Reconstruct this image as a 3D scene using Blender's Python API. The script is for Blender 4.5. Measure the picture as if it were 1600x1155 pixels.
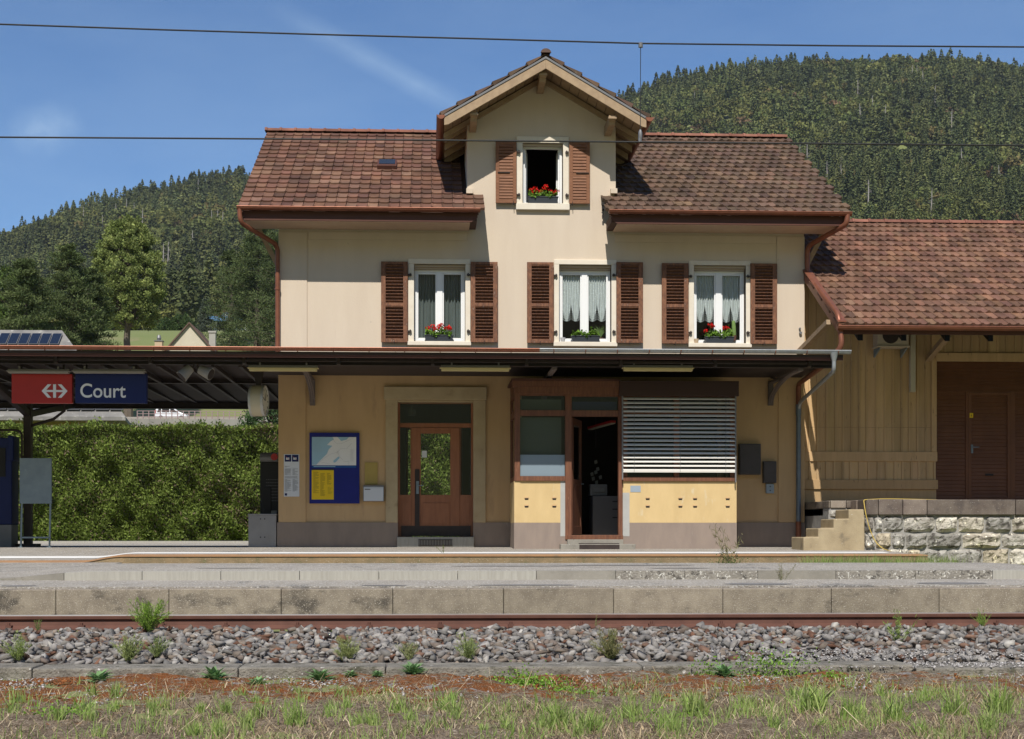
import bpy, math, random
import numpy as np
from mathutils import Vector, Matrix
from math import radians as RD, sin, cos, tan, pi, atan2, sqrt

# ------------------------------------------------------------------ camera, sky, sun, exposure
scene = bpy.context.scene
for o in list(bpy.data.objects): bpy.data.objects.remove(o)
COL = scene.collection
YAW = RD(2.6); F = 2240.0; PX, PY = 772.0, 830.0; CY = -28.0      # eye level is z = 0
cam_d = bpy.data.cameras.new('camera'); cam = bpy.data.objects.new('camera', cam_d); COL.objects.link(cam)
cam.location = (0, CY, 0); cam.rotation_euler = (RD(90), 0, -YAW)
cam_d.sensor_width = 36; cam_d.lens = 36*F/1600
cam_d.shift_x = (800-PX)/1600; cam_d.shift_y = (PY-577.5)/1600
cam_d.clip_start = 0.1; cam_d.clip_end = 12000
scene.camera = cam
SUN = Vector((-0.14, -0.83, 1.0)).normalized()
w = bpy.data.worlds.new('World'); scene.world = w; w.use_nodes = True
nt = w.node_tree; nt.nodes.clear()
def wn(t, **k):
    n = nt.nodes.new(t)
    for a, b in k.items(): setattr(n, a, b)
    return n
out = wn('ShaderNodeOutputWorld'); bg = wn('ShaderNodeBackground'); sky = wn('ShaderNodeTexSky')
sky.sky_type = 'NISHITA'; sky.sun_disc = False
sky.sun_elevation = math.asin(SUN.z); sky.sun_rotation = atan2(SUN.x, SUN.y)
sky.altitude = 700; sky.air_density = 1.0; sky.dust_density = 0.0; sky.ozone_density = 3.5
bg.inputs['Strength'].default_value = 0.092
# thin cirrus, a contrail and a small wisp, laid out by direction in the sky
def wdir(u, v):
    R = Vector((cos(YAW), -sin(YAW), 0)); Fw = Vector((sin(YAW), cos(YAW), 0))
    return (Fw + R*((u-PX)/F) + Vector((0, 0, 1))*((PY-v)/F)).normalized()
tc = wn('ShaderNodeTexCoord')
def L(a, b): nt.links.new(a, b)
def wmath(op, a, b=None, c=None, clamp=False):
    n = wn('ShaderNodeMath', operation=op); n.use_clamp = clamp
    for i, x in enumerate((a, b, c)):
        if x is None: continue
        if isinstance(x, (int, float)): n.inputs[i].default_value = x
        else: L(x, n.inputs[i])
    return n.outputs[0]
def wdot(vec):
    n = wn('ShaderNodeVectorMath', operation='DOT_PRODUCT'); L(tc.outputs['Generated'], n.inputs[0]); n.inputs[1].default_value = vec
    return n.outputs['Value']
def wnoise(scale, stretch, det=6):
    m = wn('ShaderNodeMapping'); m.inputs['Scale'].default_value = stretch; L(tc.outputs['Generated'], m.inputs[0])
    n = wn('ShaderNodeTexNoise'); n.inputs['Scale'].default_value = scale; n.inputs['Detail'].default_value = det; n.inputs['Roughness'].default_value = 0.6
    L(m.outputs[0], n.inputs['Vector']); return n.outputs['Fac']
def band(p, q, width, fade):
    a, b = wdir(*p), wdir(*q); nrm = a.cross(b).normalized(); mid = (a+b).normalized(); half = (a-b).length/2
    d = wmath('DIVIDE', wdot(nrm), width); g = wmath('SUBTRACT', 1.0, wmath('ABSOLUTE', d), clamp=True)
    along = (b-a).normalized()
    e = wmath('SUBTRACT', 1.0, wmath('DIVIDE', wmath('ABSOLUTE', wdot(along)), 1.0), clamp=True)
    s = wn('ShaderNodeMath', operation='SMOOTHSTEP') if False else None
    t = wmath('SUBTRACT', wdot(mid), cos(half*fade)); t = wmath('MULTIPLY', t, 1/(1-cos(half*fade)), clamp=True)
    return wmath('MULTIPLY', g, t, clamp=True)
cir = wmath('MULTIPLY', wmath('SUBTRACT', wnoise(3.2, (1, 1, 3.2)), 0.43, clamp=True), 0.34)
trail = wmath('MULTIPLY', band((440, 20), (760, 190), 0.010, 1.15), wmath('MULTIPLY', wnoise(26, (1, 1, 1)), 0.36))
wisp = wmath('MULTIPLY', band((20, 215), (125, 190), 0.020, 1.2), wmath('MULTIPLY', wmath('SUBTRACT', wnoise(34, (1, 1, 1)), 0.36, clamp=True), 1.1))
tot = wmath('ADD', wmath('ADD', cir, trail), wisp, clamp=True)
mx = wn('ShaderNodeMix', data_type='RGBA'); L(tot, mx.inputs['Factor']); L(sky.outputs[0], mx.inputs['A']); mx.inputs['B'].default_value = (7.5, 7.8, 8.2, 1)
tn = wn('ShaderNodeMix', data_type='RGBA', blend_type='MULTIPLY'); tn.inputs['Factor'].default_value = 1; L(mx.outputs['Result'], tn.inputs['A']); tn.inputs['B'].default_value = (.65, .83, .99, 1)
L(tn.outputs['Result'], bg.inputs['Color']); L(bg.outputs[0], out.inputs['Surface'])
sl = bpy.data.lights.new('sun', 'SUN'); sl.energy = 4.2; sl.angle = RD(0.5); sl.color = (1.0, 0.94, 0.85)
so = bpy.data.objects.new('sun', sl); COL.objects.link(so); so.rotation_euler = (-SUN).to_track_quat('-Z', 'Y').to_euler(); so.location = (-10, -40, 60)
scene.view_settings.view_transform = 'Standard'; scene.view_settings.look = 'None'
scene.view_settings.exposure = 0.34; scene.view_settings.gamma = 1.0

HAZE = 0.000045
# ------------------------------------------------------------------ pixel -> point on a plane at a known depth
def at(u, v, y):
    a = (u-PX)/F
    dx = sin(YAW)+cos(YAW)*a; dy = cos(YAW)-sin(YAW)*a
    t = (y-CY)/dy
    return Vector((dx*t, y, (PY-v)/F*t))
def X(u, y=0): return at(u, 0, y).x
def Z(v, y=0, u=800): return at(u, v, y).z
def rect(u0, v0, u1, v1, y):
    um = (u0+u1)/2
    return X(u0, y), X(u1, y), at(um, v1, y).z, at(um, v0, y).z

# ------------------------------------------------------------------ materials
def lin(c):  # sRGB 0-255 -> linear
    r = []
    for x in c:
        x /= 255.0; r.append(x/12.92 if x <= 0.04045 else ((x+0.055)/1.055)**2.4)
    return tuple(r)
MATS = {}
def mat(name, c1, c2=None, c3=None, scale=3.0, detail=6, stretch=(1, 1, 1), rough=0.85, bump=0.0, bscale=60, metal=0.0,
        attr=False, t3=0.6, w3=0.08, s3=2.0, st3=None, spec=0.3, speck=None, speck_scale=200, speck_t=0.66, translucent=0.0, bdist=0.01, lo=0.35, hi=0.65):
    if name in MATS: return MATS[name]
    m = bpy.data.materials.new(name); m.use_nodes = True; T = m.node_tree; N = T.nodes; K = T.links
    b = N['Principled BSDF']; b.inputs['Roughness'].default_value = rough; b.inputs['Metallic'].default_value = metal
    b.inputs['Specular IOR Level'].default_value = spec
    tc = N.new('ShaderNodeTexCoord')
    def noise(sc, st, det=6, r=0.6):
        mp = N.new('ShaderNodeMapping'); mp.inputs['Scale'].default_value = st; K.new(tc.outputs['Object'], mp.inputs[0])
        n = N.new('ShaderNodeTexNoise'); n.inputs['Scale'].default_value = sc; n.inputs['Detail'].default_value = det; n.inputs['Roughness'].default_value = r
        K.new(mp.outputs[0], n.inputs['Vector']); return n.outputs['Fac']
    def ramp(f, a, bb):
        r = N.new('ShaderNodeMapRange'); r.inputs['From Min'].default_value = a; r.inputs['From Max'].default_value = bb
        K.new(f, r.inputs['Value']); return r.outputs['Result']
    def mix(f, a, bb, mode='MIX'):
        x = N.new('ShaderNodeMix'); x.data_type = 'RGBA'; x.blend_type = mode
        if isinstance(f, float): x.inputs['Factor'].default_value = f
        else: K.new(f, x.inputs['Factor'])
        for s, val in (('A', a), ('B', bb)):
            if isinstance(val, tuple): x.inputs[s].default_value = (*val[:3], 1)
            else: K.new(val, x.inputs[s])
        return x.outputs['Result']
    c = tuple(c1)
    if c2: c = mix(ramp(noise(scale, stretch, detail), lo, hi), c, tuple(c2))
    if c3: c = mix(ramp(noise(s3, st3 or stretch, 8, 0.65), t3, t3+w3), c, tuple(c3))
    if speck: c = mix(ramp(noise(speck_scale, (1, 1, 1), 2), speck_t, speck_t+0.03), c, tuple(speck))
    if attr:
        a = N.new('ShaderNodeAttribute'); a.attribute_name = 'tint'
        c = mix(1.0, c, a.outputs['Color'], 'MULTIPLY')
    if isinstance(c, tuple): b.inputs['Base Color'].default_value = (*c[:3], 1)
    else: K.new(c, b.inputs['Base Color'])
    if bump:
        bn = N.new('ShaderNodeBump'); bn.inputs['Strength'].default_value = bump; bn.inputs['Distance'].default_value = bdist
        K.new(noise(bscale, stretch if stretch != (1, 1, 1) else (1, 1, 1), 5, 0.6), bn.inputs['Height']); K.new(bn.outputs[0], b.inputs['Normal'])
    if translucent:
        tr = N.new('ShaderNodeBsdfTranslucent'); ms = N.new('ShaderNodeMixShader'); ms.inputs[0].default_value = translucent
        if isinstance(c, tuple): tr.inputs[0].default_value = (*c[:3], 1)
        else: K.new(c, tr.inputs[0])
        K.new(b.outputs[0], ms.inputs[1]); K.new(tr.outputs[0], ms.inputs[2]); K.new(ms.outputs[0], N['Material Output'].inputs[0])
    MATS[name] = m; return m
def glass_mat(name, tintc=(0.8, 0.85, 0.85), gloss=0.02, ior=1.45):
    m = bpy.data.materials.new(name); m.use_nodes = True; T = m.node_tree; N = T.nodes; K = T.links; N.remove(N['Principled BSDF'])
    lw = N.new('ShaderNodeLayerWeight'); lw.inputs['Blend'].default_value = 0.5
    pw = N.new('ShaderNodeMath'); pw.operation = 'POWER'; pw.inputs[1].default_value = 5; K.new(lw.outputs['Facing'], pw.inputs[0])
    fr = N.new('ShaderNodeMath'); fr.operation = 'MULTIPLY_ADD'; f0 = ((ior-1)/(ior+1))**2; fr.inputs[1].default_value = 1-f0; fr.inputs[2].default_value = f0; K.new(pw.outputs[0], fr.inputs[0])
    tb = N.new('ShaderNodeBsdfTransparent'); tb.inputs[0].default_value = (*tintc, 1)
    g = N.new('ShaderNodeBsdfGlossy'); g.inputs['Roughness'].default_value = gloss
    ms = N.new('ShaderNodeMixShader'); K.new(fr.outputs[0], ms.inputs[0]); K.new(tb.outputs[0], ms.inputs[1]); K.new(g.outputs[0], ms.inputs[2])
    K.new(ms.outputs[0], N['Material Output'].inputs[0]); return m
def lace_mat(name, col, base_alpha, scale):
    m = bpy.data.materials.new(name); m.use_nodes = True; T = m.node_tree; N = T.nodes; K = T.links; b = N['Principled BSDF']
    b.inputs['Base Color'].default_value = (*col, 1); b.inputs['Roughness'].default_value = 1
    tcn = N.new('ShaderNodeTexCoord'); v = N.new('ShaderNodeTexVoronoi'); v.inputs['Scale'].default_value = scale; K.new(tcn.outputs['Object'], v.inputs['Vector'])
    r = N.new('ShaderNodeMapRange'); r.inputs['From Min'].default_value = 0.15; r.inputs['From Max'].default_value = 0.35
    r.inputs['To Min'].default_value = min(1, base_alpha+0.35); r.inputs['To Max'].default_value = base_alpha
    K.new(v.outputs['Distance'], r.inputs['Value']); K.new(r.outputs[0], b.inputs['Alpha']); return m

cream = lin((214, 199, 172)); 
M_cream = mat('cream_plaster', (0.63, 0.535, 0.425), (0.59, 0.495, 0.39), (0.50, 0.41, 0.315), scale=1.6, stretch=(1.5, 1.5, 0.35), s3=1.5, t3=0.62, w3=0.22, st3=(4, 4, .35), bump=0.35, bscale=60, speck=(.42, .36, .29), speck_scale=7, speck_t=.74)
M_ochre = mat('ochre_plaster', (0.59, 0.40, 0.215), (0.53, 0.355, 0.19), (0.40, 0.265, 0.155), scale=1.6, stretch=(2, 2, 0.5), s3=1.3, t3=0.6, w3=0.15, bump=0.25, bscale=90)
M_bay = mat('yellow_render', (0.64, 0.475, 0.24), (0.58, 0.425, 0.21), (0.62, 0.52, 0.34), scale=2.2, stretch=(2, 2, 0.7), s3=2.1, t3=0.6, w3=0.08, bump=0.25, bscale=70, speck=(0.5, 0.42, 0.3), speck_scale=25, speck_t=0.72)
M_plinth = mat('grey_plinth_render', (0.295, 0.235, 0.195), (0.25, 0.20, 0.17), (0.38, 0.34, 0.30), scale=2.5, stretch=(2, 2, 0.6), s3=1.8, t3=0.64, w3=0.08, bump=0.3, bscale=70)
M_stone = mat('sandstone_surround', (0.50, 0.40, 0.25), (0.44, 0.34, 0.21), (0.34, 0.26, 0.16), scale=4, s3=2, bump=0.2)
M_surround = mat('cream_stone_surround', (0.74, 0.68, 0.57), (0.69, 0.62, 0.51), scale=6, bump=0.1)
M_white = mat('white_window_paint', (0.82, 0.83, 0.83), rough=0.35, spec=0.5)
M_roller = mat('beige_shutter_box', (0.45, 0.36, 0.27), rough=0.6)
M_wood = mat('brown_stained_wood', (0.20, 0.085, 0.045), (0.12, 0.05, 0.03), (0.26, 0.13, 0.075), scale=5, stretch=(6, 6, 0.6), s3=6, t3=0.62, rough=0.55, bump=0.15, bscale=30)
M_shut = mat('weathered_shutter_wood', (0.25, 0.115, 0.062), (0.115, 0.052, 0.032), (0.30, 0.21, 0.16), scale=9, stretch=(3, 3, 1.2), s3=9, t3=0.62, w3=0.05, rough=0.7, bump=0.3, bscale=50, attr=False)
M_shut2 = mat('fresh_shutter_wood', (0.25, 0.11, 0.055), (0.18, 0.078, 0.038), (0.12, 0.05, 0.026), scale=7, stretch=(1, 5, 5), s3=6, t3=0.6, rough=0.55, bump=0.2, bscale=50)
M_doorwood = mat('red_brown_door_wood', (0.35, 0.145, 0.075), (0.28, 0.115, 0.06), scale=4, stretch=(5, 5, 0.6), rough=0.5, bump=0.15, bscale=30)
M_beam = mat('tan_painted_timber', (0.40, 0.29, 0.18), (0.32, 0.225, 0.14), (0.22, 0.15, 0.10), scale=4, stretch=(2, 2, 2), s3=5, t3=0.64, rough=0.6, bump=0.15)
M_fascia = mat('brown_fascia_paint', (0.105, 0.042, 0.028), (0.085, 0.034, 0.024), scale=4, stretch=(0.6, 6, 6), rough=0.6)
M_soffit = mat('tan_soffit_paint', (0.66, 0.50, 0.37), (0.58, 0.43, 0.31), scale=3, rough=0.7)
M_copper = mat('brown_copper', (0.27, 0.105, 0.062), (0.21, 0.082, 0.05), (0.16, 0.085, 0.065), scale=6, stretch=(1, 1, 1), s3=5, t3=0.62, rough=0.42, metal=0.35)
M_zinc = mat('zinc_sheet', (0.36, 0.38, 0.39), (0.29, 0.31, 0.33), scale=8, rough=0.45, metal=0.5)
M_zincb = mat('zinc_pipe', (0.19, 0.22, 0.26), (0.14, 0.17, 0.2), scale=6, rough=0.45, metal=0.4)
M_tile = mat('clay_roof_tile', (1.06, 1.0, 0.95), (0.62, 0.60, 0.60), (1.35, 1.42, 1.35), scale=1.5, lo=.38, hi=.66, s3=5, t3=0.64, w3=0.05, rough=0.85, bump=0.5, bscale=70, attr=True, speck=(1.6, 1.75, 1.5), speck_scale=22, speck_t=0.72, bdist=0.006)
M_deck = mat('roof_deck_wood', (0.10, 0.06, 0.045), (0.08, 0.045, 0.035), scale=5)
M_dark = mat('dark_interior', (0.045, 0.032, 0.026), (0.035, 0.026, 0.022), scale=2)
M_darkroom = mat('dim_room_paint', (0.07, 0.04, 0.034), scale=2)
M_iron = mat('dark_painted_steel', (0.030, 0.022, 0.020), (0.045, 0.033, 0.028), scale=8, rough=0.5)
M_iron2 = mat('canopy_brown_steel', (0.05, 0.037, 0.033), (0.036, 0.027, 0.025), scale=8, rough=0.55)
M_underside = mat('canopy_board_paint', (0.06, 0.045, 0.04), (0.042, 0.032, 0.029), scale=2, stretch=(0.5, 8, 8), rough=0.7)
M_grey = mat('grey_sheet_metal', (0.20, 0.20, 0.205), (0.17, 0.17, 0.175), scale=4, rough=0.45, metal=0.2)
M_galv = mat('galvanised_steel', (0.24, 0.30, 0.34), (0.20, 0.25, 0.29), (0.28, 0.34, 0.38), scale=6, s3=4, t3=0.6, rough=0.5, metal=0.3)
M_patch = mat('grey_patch_paint', (0.42, 0.42, 0.40), (0.38, 0.38, 0.36), scale=5)
M_bluegrey = mat('blue_grey_plate', (0.30, 0.36, 0.42), rough=0.5)
M_navy = mat('navy_enamel', (0.008, 0.018, 0.10), (0.007, 0.016, 0.09), scale=4, rough=0.5, spec=0.3)
M_board = mat('blue_notice_board', (0.008, 0.014, 0.19), (0.007, 0.013, 0.17), scale=5, rough=0.5)
M_red = mat('red_enamel', (0.42, 0.012, 0.012), (0.38, 0.011, 0.011), scale=4, rough=0.35, spec=0.5)
M_paper = mat('white_paper', (0.66, 0.68, 0.72), rough=0.6)
M_signwhite = mat('sign_white', (0.8, 0.8, 0.8), rough=0.4)
M_mapblue = mat('map_blue', (0.33, 0.52, 0.66), rough=0.5)
M_ink = mat('print_grey', (0.30, 0.31, 0.34), rough=0.7)
M_inkb = mat('print_black', (0.05, 0.05, 0.05), rough=0.7)
M_yellow = mat('timetable_yellow', (0.80, 0.55, 0.02), rough=0.5)
M_mustard = mat('mustard_plate', (0.46, 0.34, 0.10), (0.42, 0.31, 0.09), scale=6, rough=0.6)
M_lampcase = mat('pale_lamp_plastic', (0.50, 0.46, 0.36), rough=0.4)
M_lampdiff = mat('lamp_diffuser_plastic', (0.62, 0.52, 0.26), rough=0.3)
M_spk = mat('grey_beige_plastic', (0.30, 0.28, 0.25), rough=0.5)
M_clock = mat('pale_clock_case', (0.52, 0.47, 0.34), rough=0.45)
M_black = mat('matt_black', (0.02, 0.02, 0.02), rough=0.6)
M_concrete = mat('concrete', (0.30, 0.28, 0.24), (0.22, 0.205, 0.175), (0.14, 0.125, 0.10), scale=3, s3=4, t3=0.6, w3=0.08, bump=0.5, bscale=60, speck=(0.45, 0.43, 0.4), speck_scale=60, speck_t=0.68)
M_sbrown = mat('platform_edge_concrete', attr=True, c1=(0.32, 0.27, 0.21), c2=(0.23, 0.19, 0.148), c3=(0.10, 0.085, 0.07), scale=7, stretch=(1, 1, 0.8), s3=1.7, t3=0.54, w3=0.12, st3=(1, 1, 1.6), bump=0.8, bscale=70, bdist=.008, speck=(0.44, 0.39, 0.33), speck_scale=70, speck_t=0.61)
M_light = mat('pale_smooth_concrete', (0.40, 0.385, 0.34), (0.33, 0.315, 0.275), (0.46, 0.44, 0.40), scale=6, stretch=(5, 5, 0.4), s3=9, t3=0.6, bump=0.2)
M_exposed = mat('exposed_aggregate_concrete', (0.34, 0.315, 0.27), (0.24, 0.22, 0.19), (0.12, 0.11, 0.095), scale=9, s3=11, t3=0.56, w3=0.06, bump=1.0, bscale=40, speck=(0.62, 0.60, 0.54), speck_scale=34, speck_t=0.60, bdist=.03)
M_asph = mat('weathered_pale_asphalt', (0.39, 0.355, 0.305), (0.31, 0.28, 0.24), (0.22, 0.205, 0.185), scale=2.5, s3=0.8, t3=0.62, w3=0.02, bump=1.0, bscale=45, bdist=.03, speck=(0.55, 0.53, 0.49), speck_scale=42, speck_t=0.57)
M_wline = mat('worn_white_line', (0.78, 0.77, 0.74), (0.70, 0.69, 0.66), (0.45, 0.43, 0.40), scale=4, s3=8, t3=0.66)
M_kerbo = mat('orange_brown_kerb', (0.42, 0.235, 0.115), (0.34, 0.20, 0.11), (0.26, 0.19, 0.12), scale=3, s3=2.5, t3=0.58, bump=0.5)
M_kerbf = mat('mossy_kerb_face', (0.30, 0.215, 0.12), (0.20, 0.155, 0.09), (0.17, 0.16, 0.075), scale=5, s3=5, t3=0.58, bump=1.0, bscale=50, speck=(0.42, 0.36, 0.27), speck_scale=50, speck_t=0.64)
M_rust = mat('rusty_rail_steel', (0.135, 0.062, 0.044), (0.105, 0.048, 0.035), scale=5, rough=0.7, bump=0.1)
M_shine = mat('polished_rail_head', (0.85, 0.83, 0.83), (0.45, 0.36, 0.33), scale=0.8, stretch=(0.25, 8, 1), rough=0.35, metal=0.6)
M_sleeper = mat('sleeper_wood', (0.09, 0.06, 0.045), scale=4)
M_balls = mat('ballast_stone', (1, 1, 1), (0.72, 0.70, 0.70), scale=24, attr=True, rough=0.9, bump=0.4, bscale=60)
M_leaf = mat('leaf_green', (1, 1, 1), attr=True, rough=0.6, spec=0.25, translucent=0.28)
M_needle = mat('needle_green', (1, 1, 1), attr=True, rough=0.75, spec=0.15, translucent=0.12)
M_forest = mat('forest_foliage', (1, 1, 1), attr=True, rough=0.85, spec=0.1, translucent=0.1)
M_bark = mat('tree_bark', (0.10, 0.08, 0.06), (0.16, 0.13, 0.10), scale=6, stretch=(3, 3, 0.6), bump=0.6)
M_deadw = mat('bleached_dead_wood', (0.36, 0.33, 0.29), (0.28, 0.25, 0.22), scale=1)
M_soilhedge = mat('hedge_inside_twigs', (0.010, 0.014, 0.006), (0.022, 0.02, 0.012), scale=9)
M_meadow = mat('meadow_grass', (0.155, 0.185, 0.06), (0.20, 0.21, 0.08), (0.23, 0.20, 0.10), scale=0.02, s3=0.03, t3=0.6, bump=0.3, bscale=2)
M_boardw = mat('shed_board_paint', (0.60, 0.415, 0.225), (0.52, 0.36, 0.19), (0.27, 0.18, 0.10), scale=2.5, stretch=(5, 5, 0.5), s3=3.2, t3=0.63, w3=0.06, st3=(5, 5, 1.2), rough=0.75, attr=True, bump=0.3, bscale=30)
M_sheddoor = mat('brown_shed_door_paint', (0.175, 0.076, 0.038), (0.14, 0.06, 0.031), scale=3, rough=0.6)
M_lime = mat('limestone_block', (1.1, 1.08, 1.02), (0.55, 0.52, 0.48), (0.26, 0.24, 0.22), scale=5, s3=7, t3=0.53, w3=0.07, attr=True, bump=1.0, bscale=14, bdist=0.06, speck=(1.7, 1.65, 1.5), speck_scale=9, speck_t=0.64)
M_mortar = mat('grey_mortar', (0.36, 0.345, 0.32), (0.26, 0.25, 0.235), scale=6, bump=0.8, bscale=40)
M_cap = mat('dark_capping_stone', (0.12, 0.095, 0.082), (0.19, 0.16, 0.135), (0.09, 0.075, 0.07), scale=3, s3=2.2, t3=0.55, w3=0.12, bump=0.6, bscale=60, attr=True, speck=(0.5, 0.48, 0.44), speck_scale=60, speck_t=0.68)
M_stair = mat('ochre_stained_concrete', (0.42, 0.34, 0.215), (0.33, 0.26, 0.16), (0.22, 0.18, 0.12), scale=3, s3=3, t3=0.6, w3=0.1, bump=0.7, bscale=50, speck=(0.55, 0.52, 0.45), speck_scale=26, speck_t=0.72)
M_glass = glass_mat('window_glass', (0.95, 0.97, 0.97), ior=1.35)
M_glassd = glass_mat('dark_window_glass', (0.8, 0.84, 0.85), ior=1.4)
M_frost = mat('frosted_film', (0.21, 0.27, 0.32), rough=0.3, spec=0.5)
M_lace = lace_mat('lace_curtain', (0.80, 0.84, 0.83), 0.62, 38)
M_drape = mat('grey_green_drape', (0.15, 0.17, 0.165), (0.11, 0.13, 0.125), scale=3, stretch=(6, 1, 0.3), rough=0.9)

# ------------------------------------------------------------------ mesh helpers
ORG = {}
def tag(o, label=None, cat=None, group=None, kind=None):
    if label: o['label'] = label
    if cat: o['category'] = cat
    if group: o['group'] = group
    if kind: o['kind'] = kind
    return o
def root(name, loc, label, cat, group=None):
    o = bpy.data.objects.new(name, None); COL.objects.link(o); o.location = loc; ORG[o] = Vector(loc)
    o.empty_display_size = 0.3
    return tag(o, label, cat, group)
def link_mesh(name, me, m, parent=None, loc=None, smooth=False):
    """verts of me are in world space; move them into the frame of the thing"""
    org = ORG[parent] if parent is not None else Vector(loc or (0, 0, 0))
    if org.length > 0: me.transform(Matrix.Translation(-org))
    o = bpy.data.objects.new(name, me); COL.objects.link(o)
    if parent is not None: o.parent = parent
    else: o.location = org
    ORG[o] = org
    if m: me.materials.append(m)
    if smooth: me.polygons.foreach_set('use_smooth', [True]*len(me.polygons))
    return o
class MB:
    def __init__(s): s.v = []; s.f = []; s.c = []; s.cc = (1, 1, 1)
    def add(s, vs, fs, c=None):
        n = len(s.v); s.v += [tuple(p) for p in vs]; s.f += [[i+n for i in f] for f in fs]; s.c += [c or s.cc]*len(fs); return s
    def box(s, x0, x1, y0, y1, z0, z1, c=None):
        if x0 > x1: x0, x1 = x1, x0
        if y0 > y1: y0, y1 = y1, y0
        if z0 > z1: z0, z1 = z1, z0
        return s.add([(x0,y0,z0),(x1,y0,z0),(x1,y1,z0),(x0,y1,z0),(x0,y0,z1),(x1,y0,z1),(x1,y1,z1),(x0,y1,z1)],
              [(0,3,2,1),(4,5,6,7),(0,1,5,4),(1,2,6,5),(2,3,7,6),(3,0,4,7)], c)
    def obox(s, p, a, b, c3, c=None):   # p centre, half vectors
        p, a, b, c3 = map(Vector, (p, a, b, c3))
        vs = [p+a*i+b*j+c3*k for k in (-1, 1) for i, j in ((-1,-1),(1,-1),(1,1),(-1,1))]
        return s.add(vs, [(0,3,2,1),(4,5,6,7),(0,1,5,4),(1,2,6,5),(2,3,7,6),(3,0,4,7)], c)
    def bar(s, p, q, wd, h, up=(0, 0, 1), c=None):
        p, q = Vector(p), Vector(q); d = (q-p); l = d.length; d.normalize(); up = Vector(up)
        sd = d.cross(up)
        if sd.length < 1e-4: sd = d.cross(Vector((1, 0, 0)))
        sd.normalize(); u2 = sd.cross(d)
        return s.obox((p+q)/2, d*l/2, sd*wd/2, u2*h/2, c)
    def prism(s, poly, vec, c=None):     # poly: list of 3d points, extruded by vec
        n = len(poly); vec = Vector(vec); a = [Vector(p) for p in poly]; b = [p+vec for p in a]
        fs = [list(range(n))[::-1], list(range(n, 2*n))]+[(i, (i+1) % n, n+(i+1) % n, n+i) for i in range(n)]
        return s.add(a+b, fs, c)
    def quad(s, *p, c=None): return s.add(p, [tuple(range(len(p)))], c)
    def tube(s, path, r, n=10, cap=True, c=None):
        path = [Vector(p) for p in path]; k = len(path); rs = r if isinstance(r, (list, tuple)) else [r]*k
        vs = []; prev = None
        for i, p in enumerate(path):
            d = (path[min(i+1, k-1)]-path[max(i-1, 0)]).normalized()
            if prev is None:
                a = d.cross(Vector((0, 0, 1)));
                if a.length < 0.1: a = d.cross(Vector((0, 1, 0)))
                a.normalize()
            else: a = (prev-d*prev.dot(d)).normalized()
            prev = a; b = d.cross(a)
            for j in range(n): t = 2*pi*j/n; vs.append(p+(a*cos(t)+b*sin(t))*rs[i])
        fs = [(i*n+j, i*n+(j+1) % n, (i+1)*n+(j+1) % n, (i+1)*n+j) for i in range(k-1) for j in range(n)]
        if cap: fs += [tuple(range(n))[::-1], tuple(range((k-1)*n, k*n))]
        return s.add(vs, fs, c)
    def cyl(s, p, q, r, n=24, c=None): return s.tube([p, q], r, n, True, c)
    def mesh(s, name, tint=False):
        me = bpy.data.meshes.new(name); me.from_pydata(s.v, [], s.f); me.update()
        if tint:
            at_ = me.color_attributes.new('tint', 'FLOAT_COLOR', 'CORNER')
            buf = np.ones((len(me.loops), 4), np.float32); i = 0
            for f, c in zip(s.f, s.c): buf[i:i+len(f), :3] = c; i += len(f)
            at_.data.foreach_set('color', buf.ravel())
        return me
    def build(s, name, m, parent=None, loc=None, smooth=False, bevel=0, tint=False, **tg):
        me = s.mesh(name, tint)
        if bevel or smooth is not False or True:
            pass
        o = link_mesh(name, me, m, parent, loc, bool(smooth))
        if smooth:
            try: me.set_sharp_from_angle(angle=RD(40))
            except Exception: pass
        if bevel:
            b = o.modifiers.new('bevel', 'BEVEL'); b.width = bevel; b.segments = 2; b.limit_method = 'ANGLE'; b.angle_limit = RD(40)
        if tg: tag(o, **tg)
        return o
def build_each(mb, name, m, parent, **k):
    par = list(range(len(mb.v)))
    def find(a):
        while par[a] != a: par[a] = par[par[a]]; a = par[a]
        return a
    for f in mb.f:
        for q in f[1:]: par[find(q)] = find(f[0])
    grp = {}
    for f, c in zip(mb.f, mb.c): grp.setdefault(find(f[0]), []).append((f, c))
    out_ = []
    for fs in grp.values():
        used = sorted({q for f, _ in fs for q in f}); mp = {q: i for i, q in enumerate(used)}; n_ = MB(); n_.v = [mb.v[q] for q in used]; n_.f = [[mp[q] for q in f] for f, _ in fs]; n_.c = [c for _, c in fs]
        out_.append(n_.build(name, m, parent, **k))
    return out_
def rpath(pts, r=0.08, n=5):
    pts = [Vector(p) for p in pts]; out = [pts[0]]
    for a, b, c in zip(pts, pts[1:], pts[2:]):
        d1 = (a-b); d2 = (c-b); rr = min(r, d1.length*0.45, d2.length*0.45); p0 = b+d1.normalized()*rr; p1 = b+d2.normalized()*rr
        for i in range(n+1):
            t = i/n; out.append(p0*(1-t)**2+b*2*t*(1-t)+p1*t*t)
    out.append(pts[-1]); return out
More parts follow.
